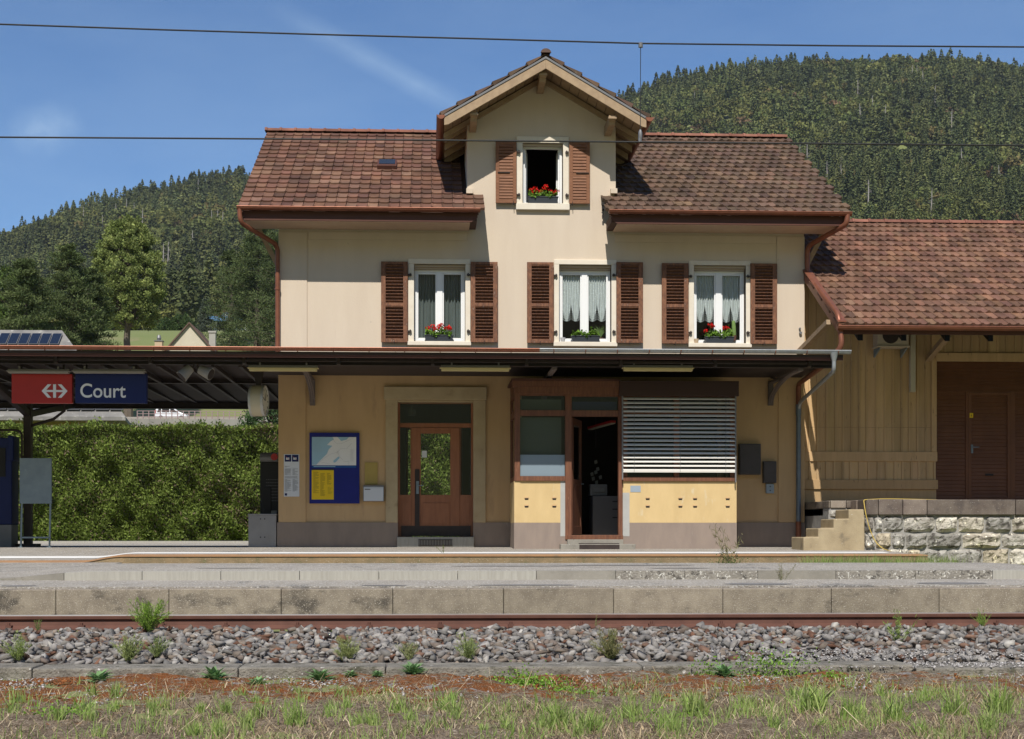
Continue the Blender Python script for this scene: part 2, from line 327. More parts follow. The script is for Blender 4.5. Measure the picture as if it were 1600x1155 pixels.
def np_mesh(name, verts, nper, colors=None, faces=None):
    """verts (M,3) in faces of nper consecutive verts, or faces (K,nper) index array; colors per face (K,3)"""
    me = bpy.data.meshes.new(name); V = np.asarray(verts, np.float32).reshape(-1, 3)
    idx = np.arange(len(V), dtype=np.int32) if faces is None else np.asarray(faces, np.int32).ravel()
    K_ = len(idx)//nper
    me.vertices.add(len(V)); me.vertices.foreach_set('co', V.ravel())
    me.loops.add(len(idx)); me.loops.foreach_set('vertex_index', idx)
    me.polygons.add(K_); me.polygons.foreach_set('loop_start', np.arange(0, len(idx), nper, dtype=np.int32))
    me.update(calc_edges=True)
    if colors is not None:
        a = me.color_attributes.new('tint', 'FLOAT_COLOR', 'CORNER')
        c = np.ones((K_, nper, 4), np.float32); c[:, :, :3] = np.asarray(colors, np.float32)[:, None, :]
        a.data.foreach_set('color', c.ravel())
    return me
rng = np.random.default_rng(7); random.seed(7)
def rand_dirs(n, r=rng):
    d = r.normal(size=(n, 3)); return d/np.linalg.norm(d, axis=1)[:, None]
def leaf_quads(C, size, aspect=0.6, up=None, flat=0.0, r=rng):
    """quads with random orientation around centres C; up: preferred long axis; returns (N,4,3)"""
    n = len(C); a = rand_dirs(n, r)
    if up is not None: a = a*(1-flat)+np.asarray(up)*flat; a /= np.linalg.norm(a, axis=1)[:, None]
    b = np.cross(a, rand_dirs(n, r)); b /= np.linalg.norm(b, axis=1)[:, None]+1e-9
    s = (np.asarray(size)*np.ones(n))[:, None]
    a = a*s/2; b = b*s*aspect/2
    return np.stack([C-a-b*0.35, C-a*0.1+b*-1, C+a, C-a*0.1+b], axis=1) if False else np.stack([C-a, C-b, C+a, C+b], axis=1)
def wall_mesh(mb, x0, x1, z0, z1, y0, y1, holes, solid=None, extra_x=(), extra_z=()):
    xs = sorted({x0, x1, *extra_x, *[h[0] for h in holes], *[h[1] for h in holes]}); xs = [x for x in xs if x0-1e-6 <= x <= x1+1e-6]
    zs = sorted({z0, z1, *extra_z, *[h[2] for h in holes], *[h[3] for h in holes]}); zs = [z for z in zs if z0-1e-6 <= z <= z1+1e-6]
    nx, nz = len(xs)-1, len(zs)-1
    def S(i, j):
        if i < 0 or j < 0 or i >= nx or j >= nz: return False
        xc, zc = (xs[i]+xs[i+1])/2, (zs[j]+zs[j+1])/2
        if any(h[0] < xc < h[1] and h[2] < zc < h[3] for h in holes): return False
        return solid(xc, zc) if solid else True
    for i in range(nx):
        for j in range(nz):
            if not S(i, j): continue
            a, b, c, d = xs[i], xs[i+1], zs[j], zs[j+1]
            mb.quad((a,y0,c),(b,y0,c),(b,y0,d),(a,y0,d)); mb.quad((a,y1,c),(a,y1,d),(b,y1,d),(b,y1,c))
            if not S(i-1, j): mb.quad((a,y0,c),(a,y0,d),(a,y1,d),(a,y1,c))
            if not S(i+1, j): mb.quad((b,y0,c),(b,y1,c),(b,y1,d),(b,y0,d))
            if not S(i, j-1): mb.quad((a,y0,c),(a,y1,c),(b,y1,c),(b,y0,c))
            if not S(i, j+1): mb.quad((a,y0,d),(b,y0,d),(b,y1,d),(a,y1,d))
def gutter_mb(mb, x0, x1, y, z, r, wall=0.004):
    """half-round gutter along x; z = rim height, y = centre"""
    n = 10; prof = [(y+r*cos(pi+pi*i/n), z+r*sin(pi+pi*i/n)) for i in range(n+1)]
    vs = []; 
    for x in (x0, x1):
        for a, b in prof: vs.append((x, a, b))
        for i in range(n+1): a, b = prof[n-i]; vs.append((x, y+(a-y)*(1-wall/r*2), z+(b-z)*(1-wall/r*2)))
    k = 2*(n+1); fs = [(i, (i+1) % k, k+(i+1) % k, k+i) for i in range(k)]
    mb.add(vs, fs)
    for x in (x0, x1): mb.add([(x, a, b) for a, b in prof], [tuple(range(n+1))])
    mb.cyl((x0, y-r, z), (x1, y-r, z), 0.009, 8)
def roof_tiles(name, m, parent, O, A, S, W, Ln, rows, tw, palette, keep=None, seed=1, lift=0.03, stag=0.0, dipf=1.0):
    """interlocking clay tiles: O lower-left corner, A across unit, S up-slope unit"""
    r = np.random.default_rng(seed); O, A, S = Vector(O), Vector(A).normalized(), Vector(S).normalized(); Nn = A.cross(S).normalized()
    if Nn.z < 0: Nn = -Nn
    ex = Ln/rows; cols = max(1, round(W/tw)); tw = W/cols
    flat_ = dipf < .5
    prof = [(0.0, .020), (.10, .030), (.20, .021), (.32, .006), (.55, .003), (.80, .007), (.93, .016), (1.0, .020)]
    if flat_: prof = [(0.0, .012), (.06, .018), (.12, .012), (.2, .004), (.5, .003), (.85, .004), (.94, .009), (1.0, .012)]
    dip = [0.0, 0.0, 0.0, .018, .026, .018, 0.0, 0.0]
    mb = MB(); pal = palette; dip = [q*dipf for q in dip]
    for i in range(rows):
        for j in range(cols):
            off = stag*tw*(i % 2)
            cx = (j+0.5)*tw+off; sy = (i+0.3)*ex; P = O+A*cx+S*sy
            if keep and not keep(P): continue
            c = (np.array(pal[r.integers(len(pal))])*.55+np.mean(pal, 0)*.45)*r.uniform(0.74, 1.16)*.82*np.array([.96, .98*r.uniform(.95, 1.05), .90*r.uniform(.94, 1.06)])
            ds = r.normal(0, 0.008); dn = abs(r.normal(0, 0.004)); rot = r.normal(0, 0.012)
            vs = []; L_ = ex*1.12
            for t in range(3):
                for (fx, hz), dp in zip(prof, dip):
                    if t == 0: s0 = i*ex-dp+ds; hh = -0.012
                    elif t == 1: s0 = i*ex-dp+ds; hh = hz+lift+dn
                    else: s0 = i*ex+L_+ds; hh = hz*0.6+0.004
                    if t == 0 and False: pass
                    vs.append(O+A*(j*tw+off+(.02+fx*.955)*tw+rot*(s0-i*ex))+S*(s0+rot*fx*tw)+Nn*hh)
            k = len(prof); fs = []
            for q in range(k-1): fs += [(q, q+1, k+q+1, k+q), (k+q, k+q+1, 2*k+q+1, 2*k+q)]
            fs += [(0, k, 2*k), (k-1, 3*k-1, 2*k-1)]
            mb.add(vs, fs, tuple(c))
    return mb.build(name, m, parent, tint=True)
def ridge_tiles(name, m, parent, p, q, r_, n, pal, seed=3):
    rr = np.random.default_rng(seed); p, q = Vector(p), Vector(q); d = (q-p)/n; mb = MB(); dn = d.normalized(); sd = dn.cross(Vector((0, 0, 1))).normalized()
    for i in range(n):
        a = p+d*i-dn*0.03; b = p+d*(i+1)
        c = tuple(np.array(pal[rr.integers(len(pal))])*rr.uniform(.8, 1.25)); K_ = 9; vs = []
        for (pt, rad) in ((a, r_*1.16), (a+dn*0.05, r_*1.16), (a+dn*0.06, r_*1.0), (b, r_*0.95)):
            for j in range(K_):
                t = pi*j/(K_-1); vs.append(pt+sd*cos(t)*rad+Vector((0, 0, 1))*sin(t)*rad*0.8)
        fs = [(s*K_+j, s*K_+j+1, (s+1)*K_+j+1, (s+1)*K_+j) for s in range(3) for j in range(K_-1)]
        fs += [tuple(range(K_)), tuple(range(3*K_, 4*K_))]
        mb.add(vs, fs, c)
    return mb.build(name, m, parent, tint=True, smooth=True)
def interp(x, pts):
    return float(np.interp(x, [p[0] for p in pts], [p[1] for p in pts]))

# ------------------------------------------------------------------ terrain with hills
SKY_L = [(-900,250),(-500,330),(-200,400),(0,440),(100,478),(200,502),(300,520),(370,530),(450,520),(560,430),(650,380),(760,400),(860,560),(940,638),(1000,668),(1050,684),(1100,694),(1200,705),(1300,714),(1400,722),(1500,720),(1560,712),(1620,704),(1800,660),(2200,560),(2800,400)]
NEAR_P = [(-60,-1.235),(12.4,-1.235),(12.6,-1.22),(14,-1.10),(15,-1.06),(22,-1.06),(24,-.75),(27,-.62),(29,-.5),(31,-.40),(46,-.375),(60,0.0),(100,4.0),(150,9.0),(163,10.6),(164.5,12.7),(176,13.0),(186,14.5),(215,24.0),(260,36.3),(300,42.0),(450,60.0)]
def wave(x, y):
    return 6*sin(x/90+1.3)*sin(y/130+.4)+4*sin(x/41+y/57)+2*sin(x/23-y/19+2)
def terr(x, y):
    d = x*sin(YAW)+(y-CY)*cos(YAW); lat = x*cos(YAW)-(y-CY)*sin(YAW)
    if y < -48: return -1.235+min(260, (-48-y)*.42)  # unseen slope added behind the camera so window panes reflect something dark
    if y < 25: return interp(y-CY, NEAR_P)
    dd = max(d, 30); u = PX+F*lat/dd; Hs = interp(u, SKY_L)*1450/F
    if d <= 450: z = interp(d, NEAR_P)
    elif d <= 750: z = 60+(max(0.32*Hs, 85)-60)*(d-450)/300
    elif d <= 1450: z = max(0.32*Hs, 85)+(Hs-max(0.32*Hs, 85))*(d-750)/700
    else: z = Hs-(d-1450)*0.18
    if d > 480: z += wave(x, y)*min(1, (d-480)/300)*min(1, abs(1450-d)/200+0.15)
    return z
def grid_mesh(xs, ys, fn):
    V = [(x, y, fn(x, y)) for y in ys for x in xs]; n = len(xs)
    Fs = [(j*n+i, j*n+i+1, (j+1)*n+i+1, (j+1)*n+i) for j in range(len(ys)-1) for i in range(n-1)]
    return V, Fs
xs = [-3000,-2400,-2000,-1700,-1400]+list(range(-1200, 1301, 25))+[1500,1800,2100,2500,3200]
ys = [-3000,-700,-300,-120,-60,-48,-30,-22.2]
ys += [-15.6,-15.4,-14,-13,-6,-4,-1,1,3,10,18,32,45,60,72,90,110,122,134.8,136.6,142,148,158,172,187,205,220,232,250,272,300,340,380,422]+list(range(450, 1500, 25))+[1550,1650,1800,2100,2600,3300]
V_, F_ = grid_mesh(xs, ys, terr); me = bpy.data.meshes.new('terrain'); me.from_pydata(V_, [], F_)
ground = link_mesh('terrain', me, M_meadow, smooth=True); tag(ground, kind='structure', label='grassy valley floor rising into two wooded hills')

# foreground bare strip of moss, dry soil and stones
gm = bpy.data.materials.new('mossy_dry_soil'); gm.use_nodes = True; T = gm.node_tree; N = T.nodes; K = T.links; b = N['Principled BSDF']; b.inputs['Roughness'].default_value = 1; b.inputs['Specular IOR Level'].default_value = 0.1
tcn = N.new('ShaderNodeTexCoord'); sp = N.new('ShaderNodeSeparateXYZ'); K.new(tcn.outputs['Object'], sp.inputs[0])
def nz(sc, det=8, r=.65, st=(1,1,1)):
    mp = N.new('ShaderNodeMapping'); mp.inputs['Scale'].default_value = st; K.new(tcn.outputs['Object'], mp.inputs[0])
    n = N.new('ShaderNodeTexNoise'); n.inputs['Scale'].default_value = sc; n.inputs['Detail'].default_value = det; n.inputs['Roughness'].default_value = r; K.new(mp.outputs[0], n.inputs['Vector']); return n.outputs['Fac']
def mr(f, a, bb, c=0, d=1):
    r = N.new('ShaderNodeMapRange'); K.new(f, r.inputs[0]); r.inputs[1].default_value = a; r.inputs[2].default_value = bb; r.inputs[3].default_value = c; r.inputs[4].default_value = d; return r.outputs[0]
def mxc(f, a, bb):
    x = N.new('ShaderNodeMix'); x.data_type = 'RGBA'; K.new(f, x.inputs['Factor'])
    for s, val in (('A', a), ('B', bb)):
        if isinstance(val, tuple): x.inputs[s].default_value = (*val, 1)
        else: K.new(val, x.inputs[s])
    return x.outputs['Result']
def mth(op, a, bb):
    n = N.new('ShaderNodeMath'); n.operation = op
    for i, q in enumerate((a, bb)):
        if isinstance(q, (int, float)): n.inputs[i].default_value = q
        else: K.new(q, n.inputs[i])
    return n.outputs[0]
soil = mxc(mr(nz(7), .38, .62), (0.28, 0.215, 0.15), (0.12, 0.088, 0.06)); soil = mxc(mr(nz(70, 3, .7, (1, .35, 1)), .52, .58), soil, (.10, .075, .05)); soil = mxc(mr(nz(95, 3, .7, (.3, 1, 1)), .58, .62), soil, (.50, .42, .31))
moss = mxc(mr(nz(14), .35, .65), (0.27, 0.088, 0.022), (0.13, 0.05, 0.016)); moss = mxc(mr(nz(80, 3), .56, .62), moss, (.30, .24, .17))
grav = mxc(mr(nz(45), .4, .6), (0.42, 0.40, 0.38), (0.20, 0.185, 0.175))
band_ = mth('ADD', mr(sp.outputs['Y'], -19.4, -17.0, -0.30, 0.17), nz(1.6, 5))
band_ = mth('ADD', band_, mr(sp.outputs['X'], -3.0, 4.0, .06, -.12))
c1 = mxc(mr(mth('ADD', band_, mth('MULTIPLY', mth('SUBTRACT', nz(11, 4), .5), .9)), .56, .62), soil, moss)
c2 = mxc(mr(mth('ADD', nz(5.2, 6), mr(sp.outputs['Y'], -18, -16, -0.05, 0.03)), .60, .64), c1, grav)
K.new(c2, b.inputs['Base Color'])
bp = N.new('ShaderNodeBump'); bp.inputs['Strength'].default_value = 1.0; bp.inputs['Distance'].default_value = 0.03; K.new(nz(38), bp.inputs['Height']); K.new(bp.outputs[0], b.inputs['Normal'])
def fg(x, y):
    e = 0.018*sin(x*3.1+y*2.2)+0.012*sin(x*7.7-y*5.1+1)+0.008*sin(x*17+y*13)+0.006*sin(x*31-y*27)
    edge = min(1, max(0, (y+22.2)/1.0)) if y < -21 else 1
    return -1.235+0.006+max(e, -0.02)*edge+0.012*edge
gx = list(np.arange(-8.5, 10.01, 0.08)); gy = list(np.arange(-22.2, -15.79, 0.08))
V_, F_ = grid_mesh(gx, gy, fg); me = bpy.data.meshes.new('ground'); me.from_pydata(V_, [], F_)
tag(link_mesh('ground', me, gm, smooth=True), kind='structure', label='strip of red moss and dry soil before the track')

# ------------------------------------------------------------------ platforms and tracks
XL, XR = -22.0, 26.0
def ss(a, b_, x):
    t = min(1, max(0, (x-a)/(b_-a))); return t*t*(3-2*t)
RX0, RX1 = X(190, -5), X(120, -5)
def p1z(x, y):
    z = interp(y, [(-5,-.390),(-4.5,-.3777),(-4,-.375),(-3.6,-.3595),(0,-.3125),(30,-.3125)])
    r = 1-ss(RX1, RX0, x)
    return z-r*0.095*min(1, max(0, (-y-1)/3.8))
XE = X(1432, -4.5)
pxs = sorted([XL, -16, -14, -13, -12, *np.linspace(RX1, RX0, 9), -8, -6, -4, -2, 0, 3, 6, X(1256), XE])
def skirt(name, xs_, ys_, fn, m, zb, label, **k):
    V, Fs = grid_mesh(xs_, ys_, fn); n = len(xs_); mbx = MB(); mbx.add(V, Fs)
    top = lambda i, j: V[j*n+i]
    def wallq(a, b_): mbx.quad(a, b_, (b_[0], b_[1], zb), (a[0], a[1], zb))
    for i in range(n-1): wallq(top(i+1, 0), top(i, 0)); wallq(top(i, len(ys_)-1), top(i+1, len(ys_)-1))
    for j in range(len(ys_)-1): wallq(top(0, j), top(0, j+1)); wallq(top(n-1, j+1), top(n-1, j))
    return mbx.build(name, m, kind='structure', label=label, **k)
skirt('platform', pxs, [-4.56,-4.5,-4,-3.6,-2,-1,0,1.5,3.2], p1z, M_asph, -1.1, 'pale asphalt platform in front of the station')
def strip(name, xs_, ys_, fn, dz, m, label):
    V, Fs = grid_mesh(xs_, ys_, lambda x, y: fn(x, y)+dz); me_ = bpy.data.meshes.new(name); me_.from_pydata(V, [], Fs)
    return tag(link_mesh(name, me_, m), kind='structure', label=label)
strip('platform_line', [x for x in pxs if x < X(1385, -3.8)]+[X(1385, -3.8)], [-4.0, -3.6], p1z, 0.004, M_wline, 'worn white safety line on the platform')
mb = MB()
kx = [XL]+[x for x in pxs if XL < x < XE]+[XE+.02]
for a, c in zip(kx, kx[1:]):
    za, zc = p1z(a, -5)+.004, p1z(c, -5)+.004
    mb.add([(a,-5,za),(c,-5,zc),(c,-4.56,zc+.010),(a,-4.56,za+.010),(a,-5,za-.022),(c,-5,zc-.022),(c,-4.56,zc-.022),(a,-4.56,za-.022)], [(0,1,2,3),(4,5,1,0),(2,6,7,3)])
mb.build('platform_kerb', M_kerbo, kind='structure', label='orange stained kerb stones along the station platform')
mb = MB()
for a, c in zip(kx, kx[1:]):
    za, zc = p1z(a, -5)-.02, p1z(c, -5)-.02
    mb.quad((a,-4.985,-1.1),(c,-4.985,-1.1),(c,-4.985,zc),(a,-4.985,za))
mb.build('platform_kerb_face', M_kerbf, kind='structure', label='mossy brown face of the station platform kerb')
# crossing panels at the left end of track one
mb = MB(); xr = X(168, -6)
for i, (ya, yb) in enumerate(((-4.995,-5.75),(-5.85,-7.15),(-7.25,-7.99))):
    za, zb = interp(ya, [(-8,-.535),(-5,-.497)]), interp(yb, [(-8,-.535),(-5,-.497)])
    for k in range(9):
        x1 = xr-k*1.5; x0 = x1-1.485
        mb.add([(x0,yb,zb),(x1,yb,zb),(x1,ya,za),(x0,ya,za),(x0,yb,-1),(x1,yb,-1),(x1,ya,-1),(x0,ya,-1)], [(0,1,2,3),(4,5,1,0),(5,6,2,1),(6,7,3,2),(7,4,0,3)])
mb.build('level_crossing_path', M_asph, kind='structure', label='cracked grey foot crossing over the first track')
# island platform between the tracks
IX0, IX1 = X(0, -9.4)-0.3, X(150, -9.4); JX0, JX1 = X(1530, -8), X(1720, -8)
def ih(x, y):
    r = max(1-ss(IX0, IX1, x), 0); q = ss(JX0, JX1, x)
    far, near = -.446, -.523
    far -= r*.085+q*.10; near -= r*.102+q*.08
    return near+(far-near)*(y+9.4)/1.4
ixs = sorted([XL, -14, *np.linspace(IX0, IX1, 9), -3, 0, 3, *np.linspace(JX0, JX1, 7), 20, XR])
skirt('platform_middle', ixs, [-9.3,-8.6,-8.0], ih, M_asph, -1.1, 'raised middle strip of pale asphalt between the tracks')
mb = {k: MB() for k in 'lrb'}
segs = [(-500,100,'b'),(100,222,'l'),(222,345,'l'),(345,468,'l'),(468,592,'l'),(592,715,'l'),(715,838,'l'),(838,962,'b'),(962,1070,'r'),(1070,1184,'r'),(1184,1306,'b'),(1306,1430,'r'),(1430,1551,'r'),(1551,1640,'l'),(1640,1760,'l'),(1760,2200,'b')]
for a, c, k in segs:
    xa, xc = X(a, -9.4)+.004, X(c, -9.4)-.004; n = 8 if a < 150 and a > -600 and c < 150 else 3
    for t in range(n):
        p, q = xa+(xc-xa)*t/n, xa+(xc-xa)*(t+1)/n; zp, zq = ih(p, -9.4)+.005, ih(q, -9.4)+.005
        zp, zq = max(zp, -.64), max(zq, -.64)
        mb[k].add([(p,-9.4,-.8),(q,-9.4,-.8),(q,-9.4,zq),(p,-9.4,zp),(q,-9.28,zq+.005),(p,-9.28,zp+.005),(p,-9.28,-.8),(q,-9.28,-.8)], [(0,1,2,3),(3,2,4,5),(1,7,4,2),(6,0,3,5)])
mb['l'].build('kerb_pale', M_light, kind='structure', label='smooth pale concrete kerb of the middle platform')
mb['r'].build('kerb_rough', M_exposed, kind='structure', label='rough pebbly kerb stones of the middle platform')
mb['b'].build('kerb_brown', M_concrete, kind='structure', label='plain grey brown kerb stones of the middle platform')
skirt('platform_low', [XL, -10, -5, 0, 5, 10, XR], [-10.32,-9.9,-9.27], lambda x, y: -.699+.004+(.064*(y+10.6)/1.2), M_asph, -1.1, 'lower pale asphalt strip beside the near track')
mb = MB(); step = 173/F*17.4; x = X(87, -10.6)-step*9; i = 0
while x < XR:
    dz = random.uniform(-.004, .004); w_ = step*random.choice((1, 1, 1, 1.0))
    mb.box(x+.0025, x+w_-.0025, -10.6+random.uniform(-.004, .004), -10.325, -1.15, -.699+dz, (lambda t: (t*.95, t*.96, t*.97))(random.uniform(.86, 1.04))); x += w_
mb.build('platform_edge', M_sbrown, bevel=0.012, tint=True, kind='structure', label='stained brown concrete edge blocks facing the near track')
def patch(u0, u1, y0, y1, zf, m, label, seed):
    r_ = random.Random(seed); x0, x1 = X(u0, (y0+y1)/2), X(u1, (y0+y1)/2); n = 28; P = []
    for i in range(n):
        a = 2*pi*i/n; x = (x0+x1)/2+(x1-x0)/2*cos(a)*r_.uniform(.8, 1.05); y = (y0+y1)/2+(y1-y0)/2*sin(a)*r_.uniform(.7, 1.1); P.append((x, y, zf(x, y)+.005))
    mbp = MB(); mbp.add(P+[((x0+x1)/2, (y0+y1)/2, zf((x0+x1)/2, (y0+y1)/2)+.005)], [(i, (i+1) % n, n) for i in range(n)]); mbp.build('asphalt_patch', m, kind='structure', label=label)
M_patchd = mat('dark_asphalt_patch', (.17, .165, .16), (.22, .21, .20), scale=9, bump=.8, bscale=50)
zlow = lambda x, y: -.695+.064*(y+10.6)/1.2
for i, (a, c, y0, y1) in enumerate(((1130, 1240, -10.25, -9.95), (1425, 1545, -10.2, -9.9), (560, 640, -10.28, -10.15), (740, 905, -10.27, -10.12), (0, 60, -10.27, -10.1))): patch(a, c, y0, y1, zlow, M_patchd, 'dark repair patch in the lower asphalt strip', i)
for i, (a, c, y0, y1) in enumerate(((690, 900, -8.62, -8.50), (860, 1095, -8.50, -8.40), (1010, 1120, -9.0, -8.9), (300, 420, -8.9, -8.83))): patch(a, c, y0, y1, ih, M_patchd, 'dark crack filling in the raised middle strip', 20+i)
def rail(y, zt, label, grp=None, near=False):
    o = root('rail', (0, y, zt-.15), label, 'rail', grp); h = .15
    x0, x1 = XL, XR
    pr = [(-.075,0),(.075,0),(.075,.014),(.016,.045),(.009,.098),(.036,.112),(.039,.140),(.032,.149),(-.032,.149),(-.039,.140),(-.036,.112),(-.009,.098),(-.016,.045),(-.075,.014)]
    m_ = MB(); m_.prism([(x0, y+a, zt-h+b_) for a, b_ in pr], (x1-x0, 0, 0)); m_.build('rail_body', M_rust, o)
    m_ = MB(); m_.box(x0, x1, y-.035, y+.030, zt-.005, zt+.0035); m_.build('running_surface', M_shine, o)
    if near:
        xx = X(130, y)-.74*4
        while xx < X(1900, y):
            m_ = MB(); m_.box(xx-.03, xx+.03, y-.10, y-.03, zt-h+.016, zt-h+.05); m_.cyl((xx, y-.07, zt-h+.03), (xx, y-.07, zt-h+.075), .016, 6); m_.build('rail_clip', M_rust, o)
            xx += .74
    return o
rail(-12.95, -.873, 'near rusty rail with shiny top beside the loose stones', near=True)
rail(-11.5, -.968, 'far rail hidden close behind the near rusty rail')
rail(-5.8, -.82, 'rail of the first track under the station platform edge', 'rails of the first track')
rail(-7.235, -.82, 'rail of the first track beside the middle platform', 'rails of the first track')
mb = MB(); xx = XL
while xx < XR:
    if xx > xr+.2: mb.box(xx, xx+.24, -7.8, -5.25, -1.07, -.968)
    mb.box(xx, xx+.24, -13.45, -10.95, -1.16, -1.06); xx += .74
mb.build('sleepers', M_sleeper, kind='structure', label='wooden sleepers under the rails')
mb = MB(); kk = X(1232, -15.7)
x = -12.0
while x < 14:
    l = random.uniform(1.1, 2.4); dz = -.03 if x > kk else 0
    mb.box(x+.004, x+l-.004, -15.9+(-.03 if dz else 0)+random.uniform(-.01, .01), -15.5, -1.33, -1.14+dz+random.uniform(-.006, .006)); x += l
mb.build('track_kerb', mat('mossy_weathered_concrete', (.27,.25,.21), (.17,.155,.13), (.09,.085,.06), scale=5, s3=6, t3=.54, w3=.1, bump=1.0, bscale=30, bdist=.03, speck=(.5,.48,.44), speck_scale=18, speck_t=.68), bevel=.015, kind='structure', label='low weathered concrete kerb below the track stones')

# ballast
def rock_template(seed):
    r = np.random.default_rng(seed)
    pts = rand_dirs(9, r)*r.uniform(.8, 1.1, (9, 1)); import bmesh as bm_
    b_ = bm_.new(); [b_.verts.new(p) for p in pts]; bm_.ops.convex_hull(b_, input=b_.verts); bm_.ops.triangulate(b_, faces=b_.faces[:])
    for v in [v for v in b_.verts if not v.link_faces]: b_.verts.remove(v)
    b_.verts.index_update(); V = np.array([v.co[:] for v in b_.verts]); Fc = np.array([[v.index for v in f.verts] for f in b_.faces]); b_.free(); return V, Fc
ROCKS = [rock_template(i) for i in range(14)]
def scatter_rocks(P, S, cols, r):
    """P (N,3) S (N,) sizes"""
    Vs, Fs, Cs, n0 = [], [], [], 0
    for p, s, c in zip(P, S, cols):
        V, Fc = ROCKS[r.integers(14)]; sc = s*np.array([1, r.uniform(.5, .95), r.uniform(.35, .65)])
        M = np.array(Matrix.Rotation(r.uniform(0, 6.28), 3, 'Z') @ Matrix.Rotation(r.normal(0, .35), 3, 'X') @ Matrix.Rotation(r.normal(0, .35), 3, 'Y'))
        Vs.append((V*sc) @ M.T+p); Fs.append(Fc+n0); n0 += len(V); Cs.append(np.repeat(np.array([c]), len(Fc), 0))
    return np.concatenate(Vs), np.concatenate(Fs), np.concatenate(Cs)
def rock_cols(n, r):
    base = np.array([(.24,.235,.235),(.18,.18,.18),(.30,.295,.29),(.155,.13,.115),(.14,.075,.052),(.21,.18,.155),(.36,.355,.34),(.16,.10,.075),(.22,.215,.21),(.26,.255,.25)])
    p = np.array([.20,.17,.11,.12,.07,.11,.03,.045,.11,.07]); return base[r.choice(10, n, p=p/p.sum())]*r.uniform(.7, 1.35, (n, 1))*np.array([[1.10, 1.06, .99]])
r = np.random.default_rng(11)
def bz(y): return np.interp(y, [-15.5,-15.2,-14.6,-13.6,-13.1,-12.0,-10.6], [-1.165,-1.13,-1.085,-1.04,-1.02,-1.07,-1.09])
n = 8600; y_ = r.uniform(-15.47, -10.7, n); y_ = np.where(r.random(n) < .86, r.uniform(-15.47, -13.02, n), y_); x_ = r.uniform(-8.0, 9.6, n)
ok = (np.abs(y_+12.95) > .10) & (np.abs(y_+11.5) > .1); x_, y_ = x_[ok], y_[ok]; n = len(x_)
S_ = r.uniform(.036, .088, n)*np.where(r.random(n) < .12, 1.2, 1); z_ = bz(y_)+r.uniform(-.03, .022, n)
Vr, Fr, Cr = scatter_rocks(np.stack([x_, y_, z_], 1), S_, rock_cols(n, r), r)
o = link_mesh('ballast', np_mesh('ballast', Vr, 3, Cr, Fr), M_balls); tag(o, 'grey and rust brown crushed stones between rail and kerb', 'ballast', kind='stuff')
V_, F_ = grid_mesh([XL, -8, 0, 9, XR], [-15.5,-15.2,-14.6,-13.6,-13.1,-12,-10.6], lambda x, y: float(bz(y))-.035)
me = bpy.data.meshes.new('track_bed'); me.from_pydata(V_, [], F_); M_bed = mat('track_bed_grit', (.13,.11,.10), (.20,.18,.165), scale=18, bump=1, bscale=30); tag(link_mesh('track_bed', me, M_bed), kind='structure')
n = 1500; y_ = r.uniform(-7.9, -5.1, n); x_ = r.uniform(xr+.2, 12, n); z_ = -1.0+r.uniform(-.02, .02, n); ok = (abs(y_+5.8) > .1) & (abs(y_+7.235) > .1)
Vr, Fr, Cr = scatter_rocks(np.stack([x_, y_, z_], 1)[ok], r.uniform(.04, .07, n)[ok], rock_cols(n, r)*.8, r)
o = link_mesh('ballast', np_mesh('ballast', Vr, 3, Cr, Fr), M_balls); tag(o, 'stones in the first track bed below the station platform', 'ballast', kind='stuff')
n = 7000; x_ = -6.5+11*r.random(n)**1.25; y_ = -15.95-np.abs(r.normal(0, .62, n)); ok = (np.sin(x_*2.7+y_*3)+np.sin(x_*6.1-y_*5+1)+.8*np.sin(x_*.8) > -.5-.0*x_) & (r.random(n) < np.clip(1-(x_-1)/9, .25, 1)); x_, y_ = x_[ok], y_[ok]; n = len(x_)
cm = np.array([(.24,.085,.025),(.19,.066,.02),(.13,.052,.018),(.28,.12,.035),(.18,.10,.04)])[r.integers(0, 5, n)]*r.uniform(.7, 1.3, (n, 1))
Vr, Fr, Cr = scatter_rocks(np.stack([x_, y_, np.full(n, -1.222)], 1), r.uniform(.010, .034, n), cm, r)
tag(link_mesh('moss', np_mesh('moss', Vr, 3, Cr, Fr), M_balls), 'rust coloured moss cushions along the foot of the kerb', 'moss', kind='stuff')
# fine gravel spilled on and before the kerb at the right, and loose chips in the moss
n = 5200; x_ = r.uniform(kk-.8, 9.0, n); y_ = r.uniform(-15.95, -15.0, n); keepm = r.random(n) < np.clip((x_-kk+.8)/1.2, 0, 1); x_, y_ = x_[keepm], y_[keepm]; n = len(x_)
P = np.stack([x_, y_, np.where(y_ < -15.5, -1.160, bz(y_)+.03)], 1)
x2 = r.uniform(-6.5, 8, 5600); y2 = -16.0-np.abs(r.normal(0, .8, 5600)); ok = (np.sin(x2*2.1+y2)+np.sin(x2*5.3+1)) >  .0; P2 = np.stack([x2, y2, np.full(5600, -1.217)], 1)[ok]
P = np.concatenate([P, P2]); n = len(P); cg = np.array([(.48,.46,.44)])*r.uniform(.45, 1.25, (n, 1))
Vr, Fr, Cr = scatter_rocks(P, r.uniform(.006, .019, n), cg, r)
o = link_mesh('gravel', np_mesh('gravel', Vr, 3, Cr, Fr), M_balls); tag(o, 'fine pale gravel spilled over the kerb and moss', 'gravel', kind='stuff')

